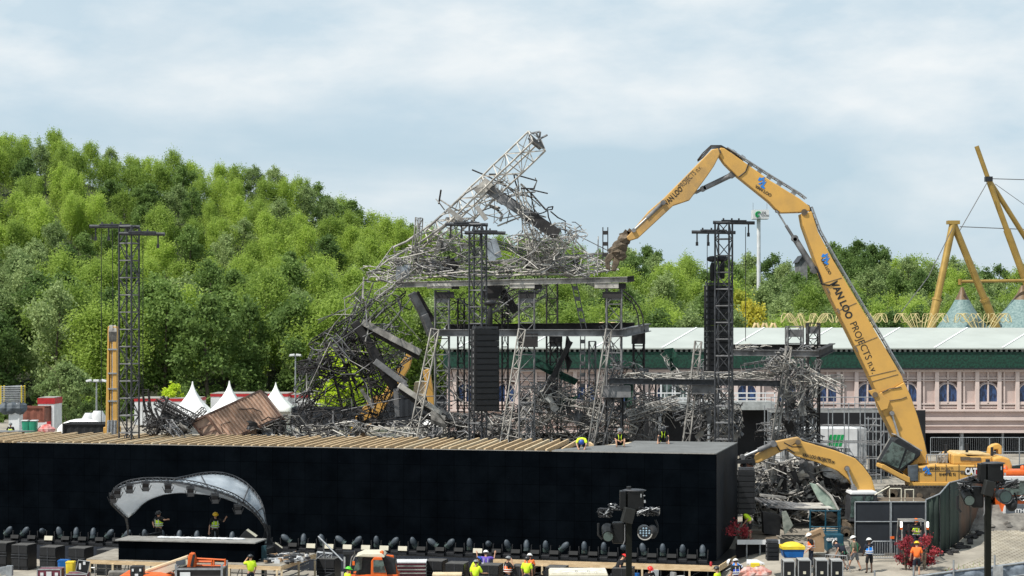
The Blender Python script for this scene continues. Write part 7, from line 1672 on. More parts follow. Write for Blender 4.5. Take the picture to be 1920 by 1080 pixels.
def person(label, loc, rz, d, top='hivis', sleeves=None, trousers='navy', shorts=False, hat='hat_white', vest=None, skin='skin', scale=1.05, shirt=None, harness=None):
    t = thing('person', label, 'person', loc, rz); t.scale = (scale,)*3
    V = {k: Vector(v) for k, v in d.items()}
    vs = []; es = []; rs = []; ix = {}
    def av(k, p, r, par=None):
        ix[k] = len(vs); vs.append(Vector(p)); rs.append(r)
        if par is not None: es.append((ix[par], ix[k]))
    av('pel', V['pel'], .125); av('wst', V['wst'], .12, 'pel'); av('chs', V['chs'], .145, 'wst'); av('nek', V['nek'], .058, 'chs')
    hd = (V['hed']-V['nek']).normalized()
    av('jaw', V['nek']+hd*.07, .062, 'nek'); av('hed', V['hed']+hd*.01, .098, 'jaw'); av('crn', V['hed']+hd*.10, .075, 'hed')
    fw = Vector((0, 1, 0)); fw = (fw-hd*fw.dot(hd)).normalized()
    for s_ in 'lr':
        av('sh'+s_, V['sh'+s_], .066, 'chs'); av('el'+s_, V['el'+s_], .045, 'sh'+s_); av('wr'+s_, V['wr'+s_], .030, 'el'+s_)
        hdv = (V['wr'+s_]-V['el'+s_]).normalized(); sd = hdv.cross(fw if abs(hdv.dot(fw)) < .9 else Vector((0, 0, 1))).normalized()
        av('pa'+s_, V['wr'+s_]+hdv*.07, .034, 'wr'+s_)
        pm = V['wr'+s_]+hdv*.07
        for k in range(4):
            o = sd*(k-1.5)*.021; ln = (.075, .09, .085, .065)[k]
            av('f%d%s' % (k, s_), pm+hdv*.045+o, .0105, 'pa'+s_); av('g%d%s' % (k, s_), pm+hdv*(.045+ln)*.9+o+fw*.025, .009, 'f%d%s' % (k, s_))
        av('t'+s_, pm-hdv*.02-sd*.05+fw*.02, .012, 'pa'+s_); av('u'+s_, pm+hdv*.03-sd*.065+fw*.035, .010, 't'+s_)
        av('hi'+s_, V['hi'+s_], .088, 'pel'); av('kn'+s_, V['kn'+s_], .058, 'hi'+s_); av('an'+s_, V['an'+s_], .040, 'kn'+s_); av('to'+s_, V['to'+s_], .036, 'an'+s_)
    skinned('body', vs, es, rs, M[skin], t)
    # face
    b = MB(); hc = V['hed']+hd*.03
    b.ell(hc+fw*.115-hd*.03, (.016, .024, .02), n=6, m=4); b.build('nose', M[skin], t, world=False)
    b = MB()
    rt = fw.cross(hd)
    for s_ in (-1, 1): b.ell(hc+fw*.094+rt*s_*.035+hd*.012, (.012, .008, .008), n=6, m=4)
    b.build('eyes', M['hair'], t, world=False)
    b = MB()
    for s_ in (-1, 1): b.ell(hc+rt*s_*.1-hd*.01, (.014, .02, .03), n=6, m=4)
    b.build('ears', M[skin], t, world=False)
    b = MB(); b.beam(hc+fw*.098-hd*.065-rt*.025, hc+fw*.098-hd*.065+rt*.025, .012, .012); b.build('mouth', M['red'], t, world=False)
    Rm = Matrix((rt, fw, hd)).transposed()
    b = MB(); b.ell(hc-fw*.02-hd*.005, (.108, .112, .10), n=10, m=6, Rm=Rm, z0=-.35); b.build('hair', M['hair'], t, world=False)
    b = MB(); b.ell(hc+hd*.035, (.135, .15, .125), n=14, m=6, Rm=Rm, z0=-.02)
    pts = [hc+hd*.04+Rm @ Vector((math.cos(a)*.14, math.sin(a)*(.155+(.05 if math.sin(a) > .3 else 0)), 0)) for a in np.linspace(0, 2*PI, 15)[:-1]]
    b.path(pts, .014, 5, closed=True); b.build('helmet', M[hat], t, world=False)
    # clothes: grown over the same joints
    def cloth(nm, keys, par, rad, m): 
        v2 = [V[k] if not isinstance(k, tuple) else V[k[0]].lerp(V[k[1]], k[2]) for k in keys]
        return skinned(nm, v2, par, rad, M[m], t)
    sl = .55 if sleeves is None else sleeves
    cloth('shirt', ['pel', 'wst', 'chs', ('chs', 'nek', .7), 'shl', ('shl', 'ell', .95), 'shr', ('shr', 'elr', .95)], [(0, 1), (1, 2), (2, 3), (2, 4), (4, 5), (2, 6), (6, 7)], [.178, .172, .196, .092, .098, .078, .098, .078], top)
    kk = [('knl', 'anl', .95), ('knr', 'anr', .95)] if not shorts else [('hil', 'knl', .96), ('hir', 'knr', .96)]
    keys = ['pel', ('pel', 'wst', .4), 'hil', 'knl' if not shorts else ('hil', 'knl', .5), kk[0], 'hir', 'knr' if not shorts else ('hir', 'knr', .5), kk[1]]
    cloth('shorts' if shorts else 'trousers', keys, [(0, 1), (0, 2), (2, 3), (3, 4), (0, 5), (5, 6), (6, 7)], [.152, .150, .122, .080 if not shorts else .10, .062 if not shorts else .095, .112, .080 if not shorts else .10, .062 if not shorts else .095], trousers)
    for s_ in 'lr': skinned('shoe', [V['an'+s_], V['an'+s_].lerp(V['to'+s_], .5)-Vector((0, 0, .01)), V['to'+s_]], [(0, 1), (1, 2)], [.052, .052, .045], M['dark'], t)
    if vest:
        o = cloth('vest', ['pel', 'wst', 'chs', ('chs', 'nek', .75), ('chs', 'shl', .7), ('chs', 'shr', .7)], [(0, 1), (1, 2), (2, 3), (2, 4), (2, 5)], [.212, .204, .222, .105, .118, .118], vest)
        b = MB(); ax = (V['chs']-V['pel']).normalized(); Rx = Vector((1, 0, 0)); Rx = (Rx-ax*Rx.dot(ax)).normalized(); Ry = ax.cross(Rx)
        for u in (.25, .55):
            c = V['pel'].lerp(V['chs'], u); b.path([c+Rx*math.cos(a)*.208+Ry*math.sin(a)*.208+ax*.0 for a in np.linspace(0, 2*PI, 17)[:-1]], .024, 4, closed=True)
        for s_ in (-1, 1):
            for q in (-1, 1): b.beam(V['chs']+Rx*s_*.10+Ry*q*.185+ax*.10, V['pel']+Rx*s_*.10+Ry*q*.178+ax*.2, .035, .015)
        b.build('reflective_bands', M['silver'], t, world=False)
    if harness:
        b = MB()
        for s_ in (-1, 1):
            b.path([V['chs']+Vector((s_*.10, .12, .16)), V['chs']+Vector((s_*.06, .19, -.02)), V['pel']+Vector((s_*.12, .15, .02)), V['hi'+('l' if s_ < 0 else 'r')]+Vector((s_*.08, .12, -.1))], .018, 4)
            b.path([V['chs']+Vector((s_*.10, -.10, .16)), V['chs']+Vector((s_*.04, -.18, -.02)), V['pel']+Vector((s_*.12, -.14, .02))], .018, 4)
        b.build('harness', M[harness], t, world=False)
    return t
def at(px, ytop, Y, h=1.83):     # standing point from the top of the helmet
    p = P(px, ytop, Y); return Vector((p.x, Y, p.z-h))
ARMR = dict(elr=(.40, .12, 1.33), wrr=(.62, .22, 1.38)); HOLD = dict(elr=(.28, .10, 1.18), wrr=(.10, .32, 1.15), ell=(-.28, .10, 1.18), wrl=(-.10, .32, 1.15))
BACK = 0; FRONT = PI      # rz 0 looks away from the viewer (+y), pi looks at the viewer
F_ = lambda a: R(a)
# facing note: rz=180 mirrors left and right in the picture
person('person in yellow vest and dark cap under the canopy holding black gear', at(298, 960, 100.9), R(180-25), pose(ell=(-.40, .10, 1.36), wrl=(-.66, .18, 1.40), elr=(.30, .12, 1.2), wrr=(.12, .30, 1.08)), top='dark', trousers='dark', hat='hat_black', vest='hivis')
person('person in yellow helmet and vest pointing under the canopy', at(403, 962, 100.7), R(180+20), lean(pose(ell=(-.42, .14, 1.32), wrl=(-.52, .10, 1.44), elr=(.28, .05, 1.12), wrr=(.34, .2, .84)), .12), top='dark', trousers='dark', hat='hat_yellow', vest='hivis')
q = at(288, 992, 100.3, .0); t = thing('equipment_rack', 'black slatted equipment frame held by the dark capped worker', 'equipment', (q.x, q.y, 2.2), .2); b = MB()
for k in range(5): b.box((0, 0, .1+k*.13), (.95, .3, .05), Matrix.Rotation(-.18, 3, 'Y'))
for k in range(5): b.box((-.42+k*.21, -.1, .36), (.04, .08, .62), Matrix.Rotation(-.18, 3, 'Y'))
b.build('frame', M['case'], t, world=False); b = MB(); b.box((0, .05, .36), (.85, .18, .52), Matrix.Rotation(-.18, 3, 'Y')); b.build('core', M['blackm'], t, world=False)
person('person in plain yellow shirt touching the cap in front of the timber deck', at(470, 1042, 94.6), R(30), pose(ell=(-.36, .05, 1.36), wrl=(-.14, .08, 1.62)), top='hivis', hat='hat_black', trousers='navy')
person('person in bright green helmet and yellow top by the telehandler mast', at(652, 1065, 93.8), R(-60), STAND, top='hivis', hat='hat_green')
person('bent over person in yellow vest and blue helmet behind the subwoofers', at(884, 1048, 98.6, 1.66), R(-70), lean(pose(wrl=(-.2, .55, .8), wrr=(.2, .55, .8)), .55), top='hivis', trousers='dark', hat='hat_blue')
person('person in plain yellow shirt and dark helmet holding a bottle', at(892, 1052, 96.2), R(-20), pose(elr=(.30, .10, 1.15), wrr=(.40, .35, 1.12)), top='hivis', hat='hat_grey', trousers='navy')
person('person in purple vest and white helmet lifting both arms at the ledge', at(911, 1034, 100.6), R(0), pose(ell=(-.42, .05, 1.36), wrl=(-.46, .10, 1.60), elr=(.42, .05, 1.36), wrr=(.46, .10, 1.60)), top='purple', hat='hat_white', vest='purple')
person('person in orange vest and grey helmet holding a phone to the ear', at(952, 1045, 97.4), R(-60), pose(elr=(.34, .16, 1.22), wrr=(.20, .12, 1.55)), top='dark', hat='hat_grey', vest='hiorange')
person('person in plain yellow shirt and black helmet in front of the orange jacket worker', at(988, 1046, 96.9), R(-15), STAND, top='hivis', hat='hat_black', trousers='navy')
person('person in orange jacket and white helmet behind the black helmeted worker', at(993, 1040, 99.0), R(-10), STAND, top='hiorange', hat='hat_white', vest='hiorange')
person('person in black shirt and red helmet bending beside the light mast', at(1157, 1043, 97.0, 1.68), R(-75), lean(STAND, .5), top='dark', hat='hat_red')
person('person in orange vest and red helmet right of the light mast', at(1217, 1063, 94.3), R(200), lean(STAND, .15), top='dark', hat='hat_red', vest='hiorange')
person('person in yellow top and dark helmet below the box corner', at(1345, 1064, 94.0), R(60), STAND, top='hivis', hat='hat_black', trousers='navy')
person('person in royal blue vest and white helmet seen from behind at the corner', at(1381, 1050, 95.6), R(15), lean(STAND, .12), top='dark', hat='hat_white', vest='royal')
person('bending person in light blue vest beside the royal blue vest worker', at(1391, 1054, 96.8, 1.42), R(80), lean(pose(wrl=(-.2, .6, .7), wrr=(.2, .6, .7)), .95), top='bluevest', hat='hat_white', trousers='greycloth', vest='bluevest')
yv = 106.2; q = P(1407, 1012, yv)
person('person in yellow shirt and shorts bending on the white edged platform', (q.x, yv, q.z+.02), R(75), lean(pose(wrl=(-.2, .42, .75), wrr=(.2, .42, .75)), .6), top='hivis', shorts=True, trousers='dark', hat='hat_yellow')
person('person in orange vest and white helmet beside the cardboard box', at(1521, 1001, 101.2), R(100), lean(pose(wrl=(-.2, .3, .9)), .12), top='dark', hat='hat_white', vest='hiorange')
def gp(px, Y): x = P(px, 0, Y).x; return (x, Y, gz(x, Y))
person('person in blue vest and black shorts standing with the back to the viewer', gp(1630, 99.6), R(12), pose(ell=(-.24, .05, 1.18), wrl=(-.22, .24, .98), elr=(.22, .08, 1.18), wrr=(.12, .28, 1.02)), top='navy', shorts=True, trousers='dark', hat='hat_white', vest='bluevest', skin='skind')
person('person in khaki shirt and grey shorts stepping with green vest open', gp(1604, 100.2), R(60), lean(pose(knl=(-.12, .22, .52), anl=(-.12, .34, .10), tol=(-.12, .50, .06), knr=(.12, -.08, .50), anr=(.12, -.26, .10), tor=(.14, -.10, .04), elr=(.36, -.16, 1.18), wrr=(.20, -.05, .98)), .12), top='khaki', shorts=True, trousers='greycloth', hat='hat_white', vest=None, harness='greenvest')
person('crouching person in dark clothes with green straps beside the khaki worker', (gp(1583, 100.6)), R(40), lean(pose(pel=(0, 0, .80), hil=(-.1, 0, .78), hir=(.1, 0, .78), knl=(-.14, .2, .48), knr=(.14, .2, .48), wrl=(-.2, .5, .55), wrr=(.2, .5, .55)), 1.0), top='navy', shorts=True, trousers='dark', hat='hat_white', harness='greenvest')
person('person in orange shirt and yellow helmet walking away before the forklift', gp(1719, 98.8), R(-8), pose(ell=(-.28, .02, 1.16), wrl=(-.3, .12, .94), knr=(.12, .12, .52), anr=(.12, .02, .13)), top='hiorange', shorts=True, trousers='navy', hat='hat_yellow')
q = gp(1718, 102.9)
person('forklift driver in yellow vest and orange helmet seated under the guard', (q[0], q[1]+.1, q[2]+.42), R(180), pose(pel=(0, 0, .62+.25), hil=(-.1, .05, .86), hir=(.1, .05, .86), knl=(-.14, .42, .84), knr=(.14, .42, .84), anl=(-.14, .44, .42), anr=(.14, .44, .42), tol=(-.14, .58, .38), tor=(.14, .58, .38), wrl=(-.12, .34, 1.15), wrr=(.12, .34, 1.15)), top='dark', hat='hat_orange', vest='hivis')
zr = 6.95
def onroof(x, y): q = S(x, y, zr); return (q.x, q.y, zr)
SIT = dict(pel=(0, 0, .18), wst=(0, .02, .32), chs=(0, .06, .52), nek=(0, .10, .72), hed=(0, .16, .85), shl=(-.19, .07, .65), shr=(.19, .07, .65), ell=(-.27, .2, .42), elr=(.27, .2, .42), wrl=(-.10, .38, .34), wrr=(.10, .38, .34), hil=(-.1, 0, .16), hir=(.1, 0, .16), knl=(-.24, .38, .40), knr=(.24, .38, .40), anl=(-.2, .42, .06), anr=(.2, .42, .06), tol=(-.22, .58, .04), tor=(.22, .58, .04))
person('person in blue helmet and yellow top bent low over the joists', onroof(-7.9, 1.6), R(176), pose(**{**SIT, 'pel': (0, -.25, .42), 'wst': (0, -.12, .50), 'chs': (0, .08, .52), 'nek': (0, .24, .46), 'hed': (0, .34, .42), 'shl': (-.2, .12, .5), 'shr': (.2, .12, .5), 'ell': (-.27, .26, .3), 'elr': (.27, .26, .3), 'wrl': (-.18, .42, .08), 'wrr': (.18, .42, .08), 'hil': (-.1, -.25, .4), 'hir': (.1, -.25, .4), 'knl': (-.16, 0, .1), 'knr': (.16, 0, .1), 'anl': (-.16, -.42, .08), 'anr': (.16, -.42, .08), 'tol': (-.16, -.5, .02), 'tor': (.16, -.5, .02)}), top='hivis', shorts=False, trousers='dark', hat='hat_blue')
person('person in black shirt and lime harness sitting on the joist ends', onroof(-6.2, 4.3), R(183), pose(**SIT), top='dark', trousers='dark', shorts=True, hat='hat_grey', harness='hivis')
person('person in black shirt kneeling at the back edge of the grey roof sheet', onroof(-4.2, 8.0), R(172), pose(**{**SIT, 'wrl': (-.30, .45, .12), 'wrr': (.30, .45, .12), 'hed': (0, .22, .80)}), top='dark', trousers='dark', hat='hat_black', harness='hivis')
person('distant person in yellow vest below the aluminium frames at the left edge', at(20, 794, 150), R(180), pose(**HOLD), top='dark', hat='hat_grey', vest='hivis')
# ================= near light masts
def lightmast(lb, px, yt, side=1, led=True, up=0):
    Y = 54.0; p = P(px, yt, Y); t = thing('light_mast', lb, 'light mast', (p.x, Y, 0)); k = Y/F; sgn = side
    def q(dx, dy, dz=0): return (p.x+sgn*dx*k, Y+dz, p.z-dy*k)     # offsets in photo pixels from the mast head
    b = MB(); b.box((p.x, Y, (p.z-.3)/2+.1), (11*k, .17, p.z-.3)); b.build('pole', mat('dark olive mast', (.0055, .0065, .004), .6, spec=.2), t, bev=.012)
    b = MB(); b.box(q(-11.5, 24), (.17, .42, .52), None); b.box(q(12, 24, .02), (.46, .40, .52)); o = b.build('control_box', M['deepblack'], t, bev=.02)
    b = MB(); b.ell(q(10, 6.5), (.36, .24, .05)); b.build('box_lid', M['tower'], o)
    b = MB(); b.path([q(0, 7), q(0, -1)], .065, 12); b.build('beacon_socket', M['black'], t)
    b = MB()
    for u, v, w_, h in ((22, 15, .03, .1), (28, 15, .05, .03), (29, 26, .05, .08)): b.box(q(u, v, -.2), (w_, .03, h))
    b.build('connectors', M['alu'], o)
    b = MB(); b.box(q(-2, 52, -.2), (.34, .16, .44), Matrix.Rotation(.25*sgn, 3, 'Y') @ Matrix.Rotation(.4, 3, 'Z')); b.build('junction_box', mat('dark grey junction box', (.022, .023, .022), .45), t, bev=.02)
    rg = random.Random(int(px)); b = MB()
    b.tube(q(-2, 44), q(-55, 40, -.1), .03, 6); b.tube(q(4, 44), q(56, 44, -.1), .03, 6); b.tube(q(-36, 33), q(-12, 40), .035, 6); b.build('clamp_bar', M['tower'], t)
    b = MB(); c2 = MB()
    for c0, rx, ry, n in (((36, 45), 22, 9, 26), ((-44, 48), 14, 9, 18), ((-30, 36), 10, 5, 8)):
        for _ in range(n):
            pts = [Vector(q(c0[0]+rg.uniform(-rx, rx), c0[1]+rg.uniform(-ry, ry), rg.uniform(-.25, .1))) for _ in range(4)]; (b if rg.random() < .82 else c2).path(pts, rg.uniform(.010, .022), 4)
        for _ in range(6): b.box(q(c0[0]+rg.uniform(-rx, rx), c0[1]+rg.uniform(-ry, ry), -.1), (.07, .1, .06), Matrix.Rotation(rg.uniform(-1, 1), 3, 'Y'))
    b.build('cable_loom', M['black'], t)['kind'] = 'stuff'; c2.build('steel_clips', M['alu'], t)['kind'] = 'stuff'
    # left fixture pair
    h = MB(); c = Vector(q(-40, 85-up, -.1)); h.path([c+Vector((0, .25, .1)), c+Vector((0, -.02, 0)), c+Vector((0, -.25, -.08))], .17, 14); o = h.build('lamp_head', M['deepblack'], t)
    h = MB(); h.path([c+Vector((0, -.26, -.08)), c+Vector((0, -.28, -.085))], .14, 14); h.build('lens', M['glass'], o)
    h = MB(); h.path([Vector(q(-57, 68)), Vector(q(-57, 90)), Vector(q(-50, 98))], .035, 6); h.path([Vector(q(-24, 68)), Vector(q(-24, 84))], .035, 6); h.build('yoke', M['blackm'], t)
    h = MB(); h.box(q(-20, 86-up, .05), (.34, .3, .62)); o = h.build('driver_box', M['deepblack'], t, bev=.05); h = MB(); h.path([Vector(q(-8, 70, -.1)), Vector(q(-8, 100, -.1)), Vector(q(-11, 107, -.1))], .018, 5); h.build('handle', M['ashmid'], o)
    # right fixture with led face
    c = Vector(q(29, 84-up, -.15)); h = MB(); h.path([c+Vector((0, .3, 0)), c+Vector((0, -.12, 0))], .195, 18); o = h.build('lamp_head', M['black'], t)
    h = MB(); h.path([c+Vector((math.cos(a)*.205, -.13, math.sin(a)*.205)) for a in np.linspace(PI*1.05, PI*1.95, 12)], .018, 5); h.build('rim', M['ash' if led else 'tower'], o)
    h = MB()
    if not led: h.path([c+Vector((0, -.121, 0)), c+Vector((0, -.135, 0))], .16, 16)
    for i in range(4):
        for j in range(4):
            if not led or (i in (0, 3)) and (j in (0, 3)): continue
            h.ell(c+Vector(((i-1.5)*.085, -.125, (j-1.5)*.07+.02)), (.032, .02, .028), n=7, m=5)
    h.build('lens_face', mat('led lenses', (.24, .34, .42), .15, spec=.8) if led else mat('dark teal lens', (.03, .06, .06), .1, spec=.8), o)
    h = MB(); h.path([Vector(q(50, 62)), Vector(q(54, 72)), Vector(q(54, 84)), Vector(q(46, 96))], .03, 6); h.ell(q(44, 84, 0), (.16, .3, .2), n=10); h.build('yoke', M['blackm'], t)
lightmast('dark light mast with LED lamp standing in the bottom middle foreground', 1179, 913, 1)
lightmast('dark light mast standing in front of the orange truck at right', 1852, 862, 1, False, 16)
# ================= foreground plant and clutter
def boomlift():
    Y = 92.0; t = thing('boom_lift', 'orange boom lift with beige telescopic boom and orange basket', 'boom lift', (P(290, 0, Y).x, Y, 0))
    pris('boom', [(268, 1073), (352, 1043), (356, 1057), (300, 1080), (268, 1082)], Y, .45, 'cream', t, .03)
    pris('boom_cap', [(268, 1070), (352, 1041), (354, 1045), (270, 1074)], Y, .5, 'woodlt', t, .02)
    pris('counter_cover', [(228, 1084), (230, 1075), (240, 1072), (300, 1073), (322, 1078), (324, 1086)], Y-.3, 1.9, 'orange', t, .12)
    b = MB(); b.box(P(258, 1074, Y-1.0), (.65, .5, .7)); b.build('control_box', M['black'], t, bev=.04); b = MB(); b.box(P(258, 1065, Y-1.0), (.5, .4, .12)); b.build('light', M['cream'], t)
    b = MB()
    for x in (249, 263): b.box(P(x, 1069, Y-1.28), (.09, .04, .12))
    b.box(P(256, 1078, Y-1.28), (.16, .04, .1)); b.build('panel_light', M['whitep'], t)
    pris('jib_head', [(352, 1063), (354, 1046), (357, 1036), (365, 1037), (367, 1046), (368, 1063)], Y, .5, 'orange', t, .04)
    b = MB(); b.beam(P(359, 1062, Y-.28), P(364, 1040, Y-.28), .12, .1); b.build('jib_cylinder', M['black'], t)
    b = MB()
    for y in (1047, 1060): b.tube(P(367, y, Y), P(422, y+(3 if y < 1050 else 1), Y), .05, 5)
    for x in (367, 397, 401, 422): b.tube(P(x, 1048, Y), P(x, 1062, Y), .05, 5)
    b.tube(P(367, 1053, Y), P(397, 1053, Y), .06, 5); b.build('basket', M['orange'], t)
    b = MB()
    for sx in (-1.0, 1.2):
        for sy in (-.9, .9): b.path([(MW[t].translation.x+sx, Y+sy-.15, .42), (MW[t].translation.x+sx, Y+sy+.15, .42)], .42, 16)
    b.build('wheels', M['rubber'], t); b = MB(); b.box((MW[t].translation.x, Y, .75), (2.8, 1.5, .5)); b.build('chassis', M['orange'], t)
    pris('label_panel', [(330, 1061), (330, 1052), (347, 1049), (347, 1058)], Y-.24, .04, 'tarp', t, 0)
boomlift()
def telehandler():
    Y = 96.0; t = thing('telehandler', 'orange forklift cab with black lifting mast in the bottom foreground', 'forklift', (P(695, 0, Y).x, Y, 0))
    for nm, fr_, win, ym in (('cab_door', [(695, 1090), (696, 1052), (701, 1045), (716, 1045), (726, 1078), (730, 1090)], [(700, 1073), (700, 1050), (718, 1050), (724, 1074)], -.9), ('cab_rear', [(720, 1048), (725, 1040), (738, 1041), (745, 1068), (748, 1090), (730, 1090)], [(727, 1066), (727, 1046), (736, 1046), (741, 1068)], -.2)):
        o = pris(nm, fr_, Y+ym, .12, 'orange', t, .03); b = MB(); b.prism(xz(win, Y+ym-.07), Y+ym-.09, Y+ym-.065); b.build('window', M['glass'], o)
    pris('cab_frame', [(668, 1090), (672, 1042), (720, 1038), (742, 1044), (746, 1090)], Y+.2, 1.3, 'black', t, .04)
    pris('cab_roof', [(668, 1040), (682, 1034), (718, 1034), (724, 1040), (722, 1042)], Y, 1.7, 'cream', t, .04)
    pris('windscreen', [(662, 1072), (672, 1044), (680, 1044), (678, 1068)], Y-.6, .08, 'glass', t, .01)
    b = MB(); b.lathe(P(716, 1039, Y-.7), [(.1, 0), (.1, .14), (.02, .2)], 10); b.build('beacon', M['orange'], t); b = MB(); b.box(P(663, 1056, Y-1), (.12, .1, .2)); b.build('indicator', M['orange'], t)
    b = MB()
    for x in (647, 653, 660): b.beam(P(x, 1095, Y-.4), P(x, 1037, Y-.4), .14, .16)
    b.box(P(654, 1036, Y-.4), (.6, .4, .16)); b.build('mast', M['black'], t); b = MB(); b.beam(P(646, 1066, Y-.6), P(646, 1044, Y-.6), .09); b.build('mast_rail', M['alu'], t)
    b = MB(); b.path([P(664, 1038, Y-.5), P(659, 1047, Y-.6), P(657, 1062, Y-.6)], .035, 5); b.path([P(667, 1040, Y-.5), P(662, 1052, Y-.6)], .035, 5); b.build('hoses', M['ash'], t)
    b = MB(); x0 = P(700, 0, Y).x; b.box((x0, Y+.2, .75), (2.6, 1.5, 1.0)); b.build('chassis', M['orange'], t, bev=.05); b = MB()
    for sx in (-.9, .9):
        for sy in (-.7, 1.0): b.path([(x0+sx, Y+sy-.15, .42), (x0+sx, Y+sy+.15, .42)], .42, 16)
    b.build('wheels', M['rubber'], t)
telehandler()
def clutter():
    # framed dark skip in front of the boom lift
    Y = 91.0; t = thing('steel_crate', 'dark panelled crate with silver frame and corner posts', 'crate', (P(378, 0, Y).x, Y, 0)); a = P(330, 1067, Y); c = P(416, 1067, Y); x0, x1, z1 = a.x, c.x, a.z
    b = MB(); b.box(((x0+x1)/2, Y+.8, z1-.6), (x1-x0-.08, 1.5, 1.2)); b.build('panel', mat('brown black panel', (.035, .03, .03), .6), t)
    b = MB()
    for x in (x0, x1):
        for y in (Y, Y+1.6): b.box((x, y, z1/2+.1), (.1, .1, z1+.25))
    for y in (Y, Y+1.6): b.box(((x0+x1)/2, y-.02, z1), (x1-x0, .07, .08))
    for x in (x0, x1): b.box((x, Y+.8, z1), (.07, 1.6, .08))
    b.build('frame', M['galv'], t); b = MB(); b.box((x0+.45, Y-.03, z1-.3), (.5, .02, .3)); b.build('label_plate', M['whitep'], t)
    # maroon flight case full of cable at the left
    def rcase(nm, lb, xa, xb, yt, Y, mm='caser', cable=True):
        a = P(xa, yt, Y); c = P(xb, yt, Y); t = thing(nm, lb, 'case', ((a.x+c.x)/2, Y, 0)); H = a.z; W = c.x-a.x
        b = MB(); b.box((0, .4, H/2), (W-.04, .8, H-.04)); b.build('body', M[mm], t, world=False); b = MB()
        for sx in (-1, 1): b.box((sx*W/2, 0, H/2), (.05, .05, H)); b.box((sx*W/2, .8, H/2), (.05, .05, H))
        for z in (.03, H-.02): b.box((0, 0, z), (W, .05, .06)); b.box((0, .8, z), (W, .05, .06))
        b.build('edge_profile', M['alu'], t, world=False)
        for u in (-.3, 0, .32): b = MB(); b.box((u*W, -.03, H-.26), (.16 if u else .26, .03, .16 if u else .26)); b.build('latch', M['whitep'], t, world=False)
        if cable:
            rg = random.Random(int(xa)); b = MB()
            for _ in range(46):
                c0 = Vector((rg.uniform(-W*.42, W*.42), rg.uniform(.1, .7), H+rg.uniform(-.05, .2))); r = rg.uniform(.1, .22); ax = rg.uniform(0, 3)
                b.path([c0+Vector((math.cos(u)*r*math.cos(ax), math.cos(u)*r*math.sin(ax), math.sin(u)*r)) for u in np.linspace(0, 5.2, 9)], .028, 5)
            tag(b.build('cable_coils', M['blackm']), 'black coiled cables heaped on the maroon flight case', 'cable', kind='stuff')
        return t
    rcase('flight_case', 'maroon flight case heaped with black cables at the left', 70, 114, 1067, 95.0)
    rcase('flight_case', 'low maroon flight case under the open black lid', 123, 162, 1076, 94.6, cable=False)
    t = thing('open_case_lid', 'open black case lid with labels leaning on the low maroon case', 'lid', P(155, 1075, 94.9)); Yl = 94.9
    pris('lid_panel', [(142, 1071), (147, 1050), (169, 1053), (164, 1076)], Yl, .14, 'case', t, .01)
    b = MB(); b.path([P(x, y, Yl-.08) for x, y in ((142, 1071), (147, 1050), (169, 1053), (164, 1076))], .025, 4, closed=True); b.build('edge_profile', M['alu'], t); b = MB(); b.box(P(150, 1062, Yl-.09), (.1, .02, .3)); b.box(P(158, 1056, Yl-.09), (.12, .02, .16)); b.build('label_sheets', M['whitep'], t)
    for nm, lb, poly, m, Yb in (('plastic_bin', 'tall blue plastic bin behind the yellow bin', [(112, 1095), (108, 1051), (128, 1052), (127, 1095)], 'bluep', 97.0), ('plastic_bin', 'tall yellow plastic bin beside the open case lid', [(125, 1092), (124, 1054), (140, 1053), (142, 1092)], 'yellowp', 96.5)):
        a = P((poly[0][0]+poly[2][0])/2, 0, Yb); t = thing(nm, lb, 'bin', (a.x, Yb, 0)); zt = P(0, poly[1][1], Yb).z; w_ = (poly[2][0]-poly[1][0])/2*Yb/F
        b = MB(); b.lathe((0, 0, 0), [(w_*.85, .02), (w_, zt)], 24, sq=True); b.build('body', M[m], t, world=False); b = MB(); b.box((0, 0, zt), (w_*2.05, w_*2.05, .05)); b.box((0, 0, zt+.03), (w_*1.8, w_*1.8, .04)); b.build('rim', M[m], t, world=False)
    # cream generator
    Y = 93.5; t = thing('generator', 'cream generator cabinet with orange label in the bottom foreground', 'generator', (P(1085, 0, Y).x, Y, 0)); a = P(1030, 1076, Y); c = P(1140, 1079, Y); H = a.z; W = c.x-a.x
    b = MB(); b.box((0, 1.0, H/2+.1), (W, 2.0, H-.2)); b.build('body', M['cream'], t, world=False, bev=.04); b = MB(); b.box((0, 1.0, H+.02), (W-.1, 1.9, .06)); b.build('lid', mat('cream lid', (.74, .70, .60), .5), t, world=False)
    b = MB(); b.box((-W*.36, -.015, H-.22), (.5, .02, .14)); b.build('label_plate', mat('amber label', (.70, .38, .02), .5), t, world=False); b = MB(); b.box((.05, -.015, H-.3), (1.0, .02, .2)); b.build('vent', M['tower'], t, world=False)
    for x in (-.1, .5): b = MB(); b.path([(x-.05, .4, H), (x-.04, .4, H+.12), (x+.04, .4, H+.12), (x+.05, .4, H)], .02, 5); b.build('lifting_eye', M['galv'], t, world=False)
    b = MB(); b.box((0, 1.0, .1), (W*.9, 1.6, .2)); b.build('skid', M['black'], t, world=False)
    # stacked maroon panels
    Y = 98.5; t = thing('panel_stack', 'stack of maroon edged panels beside the orange cab', 'stack', (P(770, 0, Y).x, Y, 0)); a = P(741, 1053, Y); c = P(799, 1055, Y); z = a.z; W = c.x-a.x; i = 0
    while z > .1: 
        b = MB(); b.box((0, .6, z-.05), (W, 1.2, .06)); b.build('panel', M['whitep'] if i == 0 else M['ash'], t, world=False); b = MB(); b.box((0, .6, z-.13), (W-.1, 1.15, .07)); b.build('spacer', M['caser'], t, world=False); z -= .19; i += 1
    Y = 95.6; t = thing('timber_tray', 'low pale timber tray lying in front of the left subwoofers', 'tray', (P(838, 0, Y).x, Y, 0)); zt = P(0, 1077, Y).z
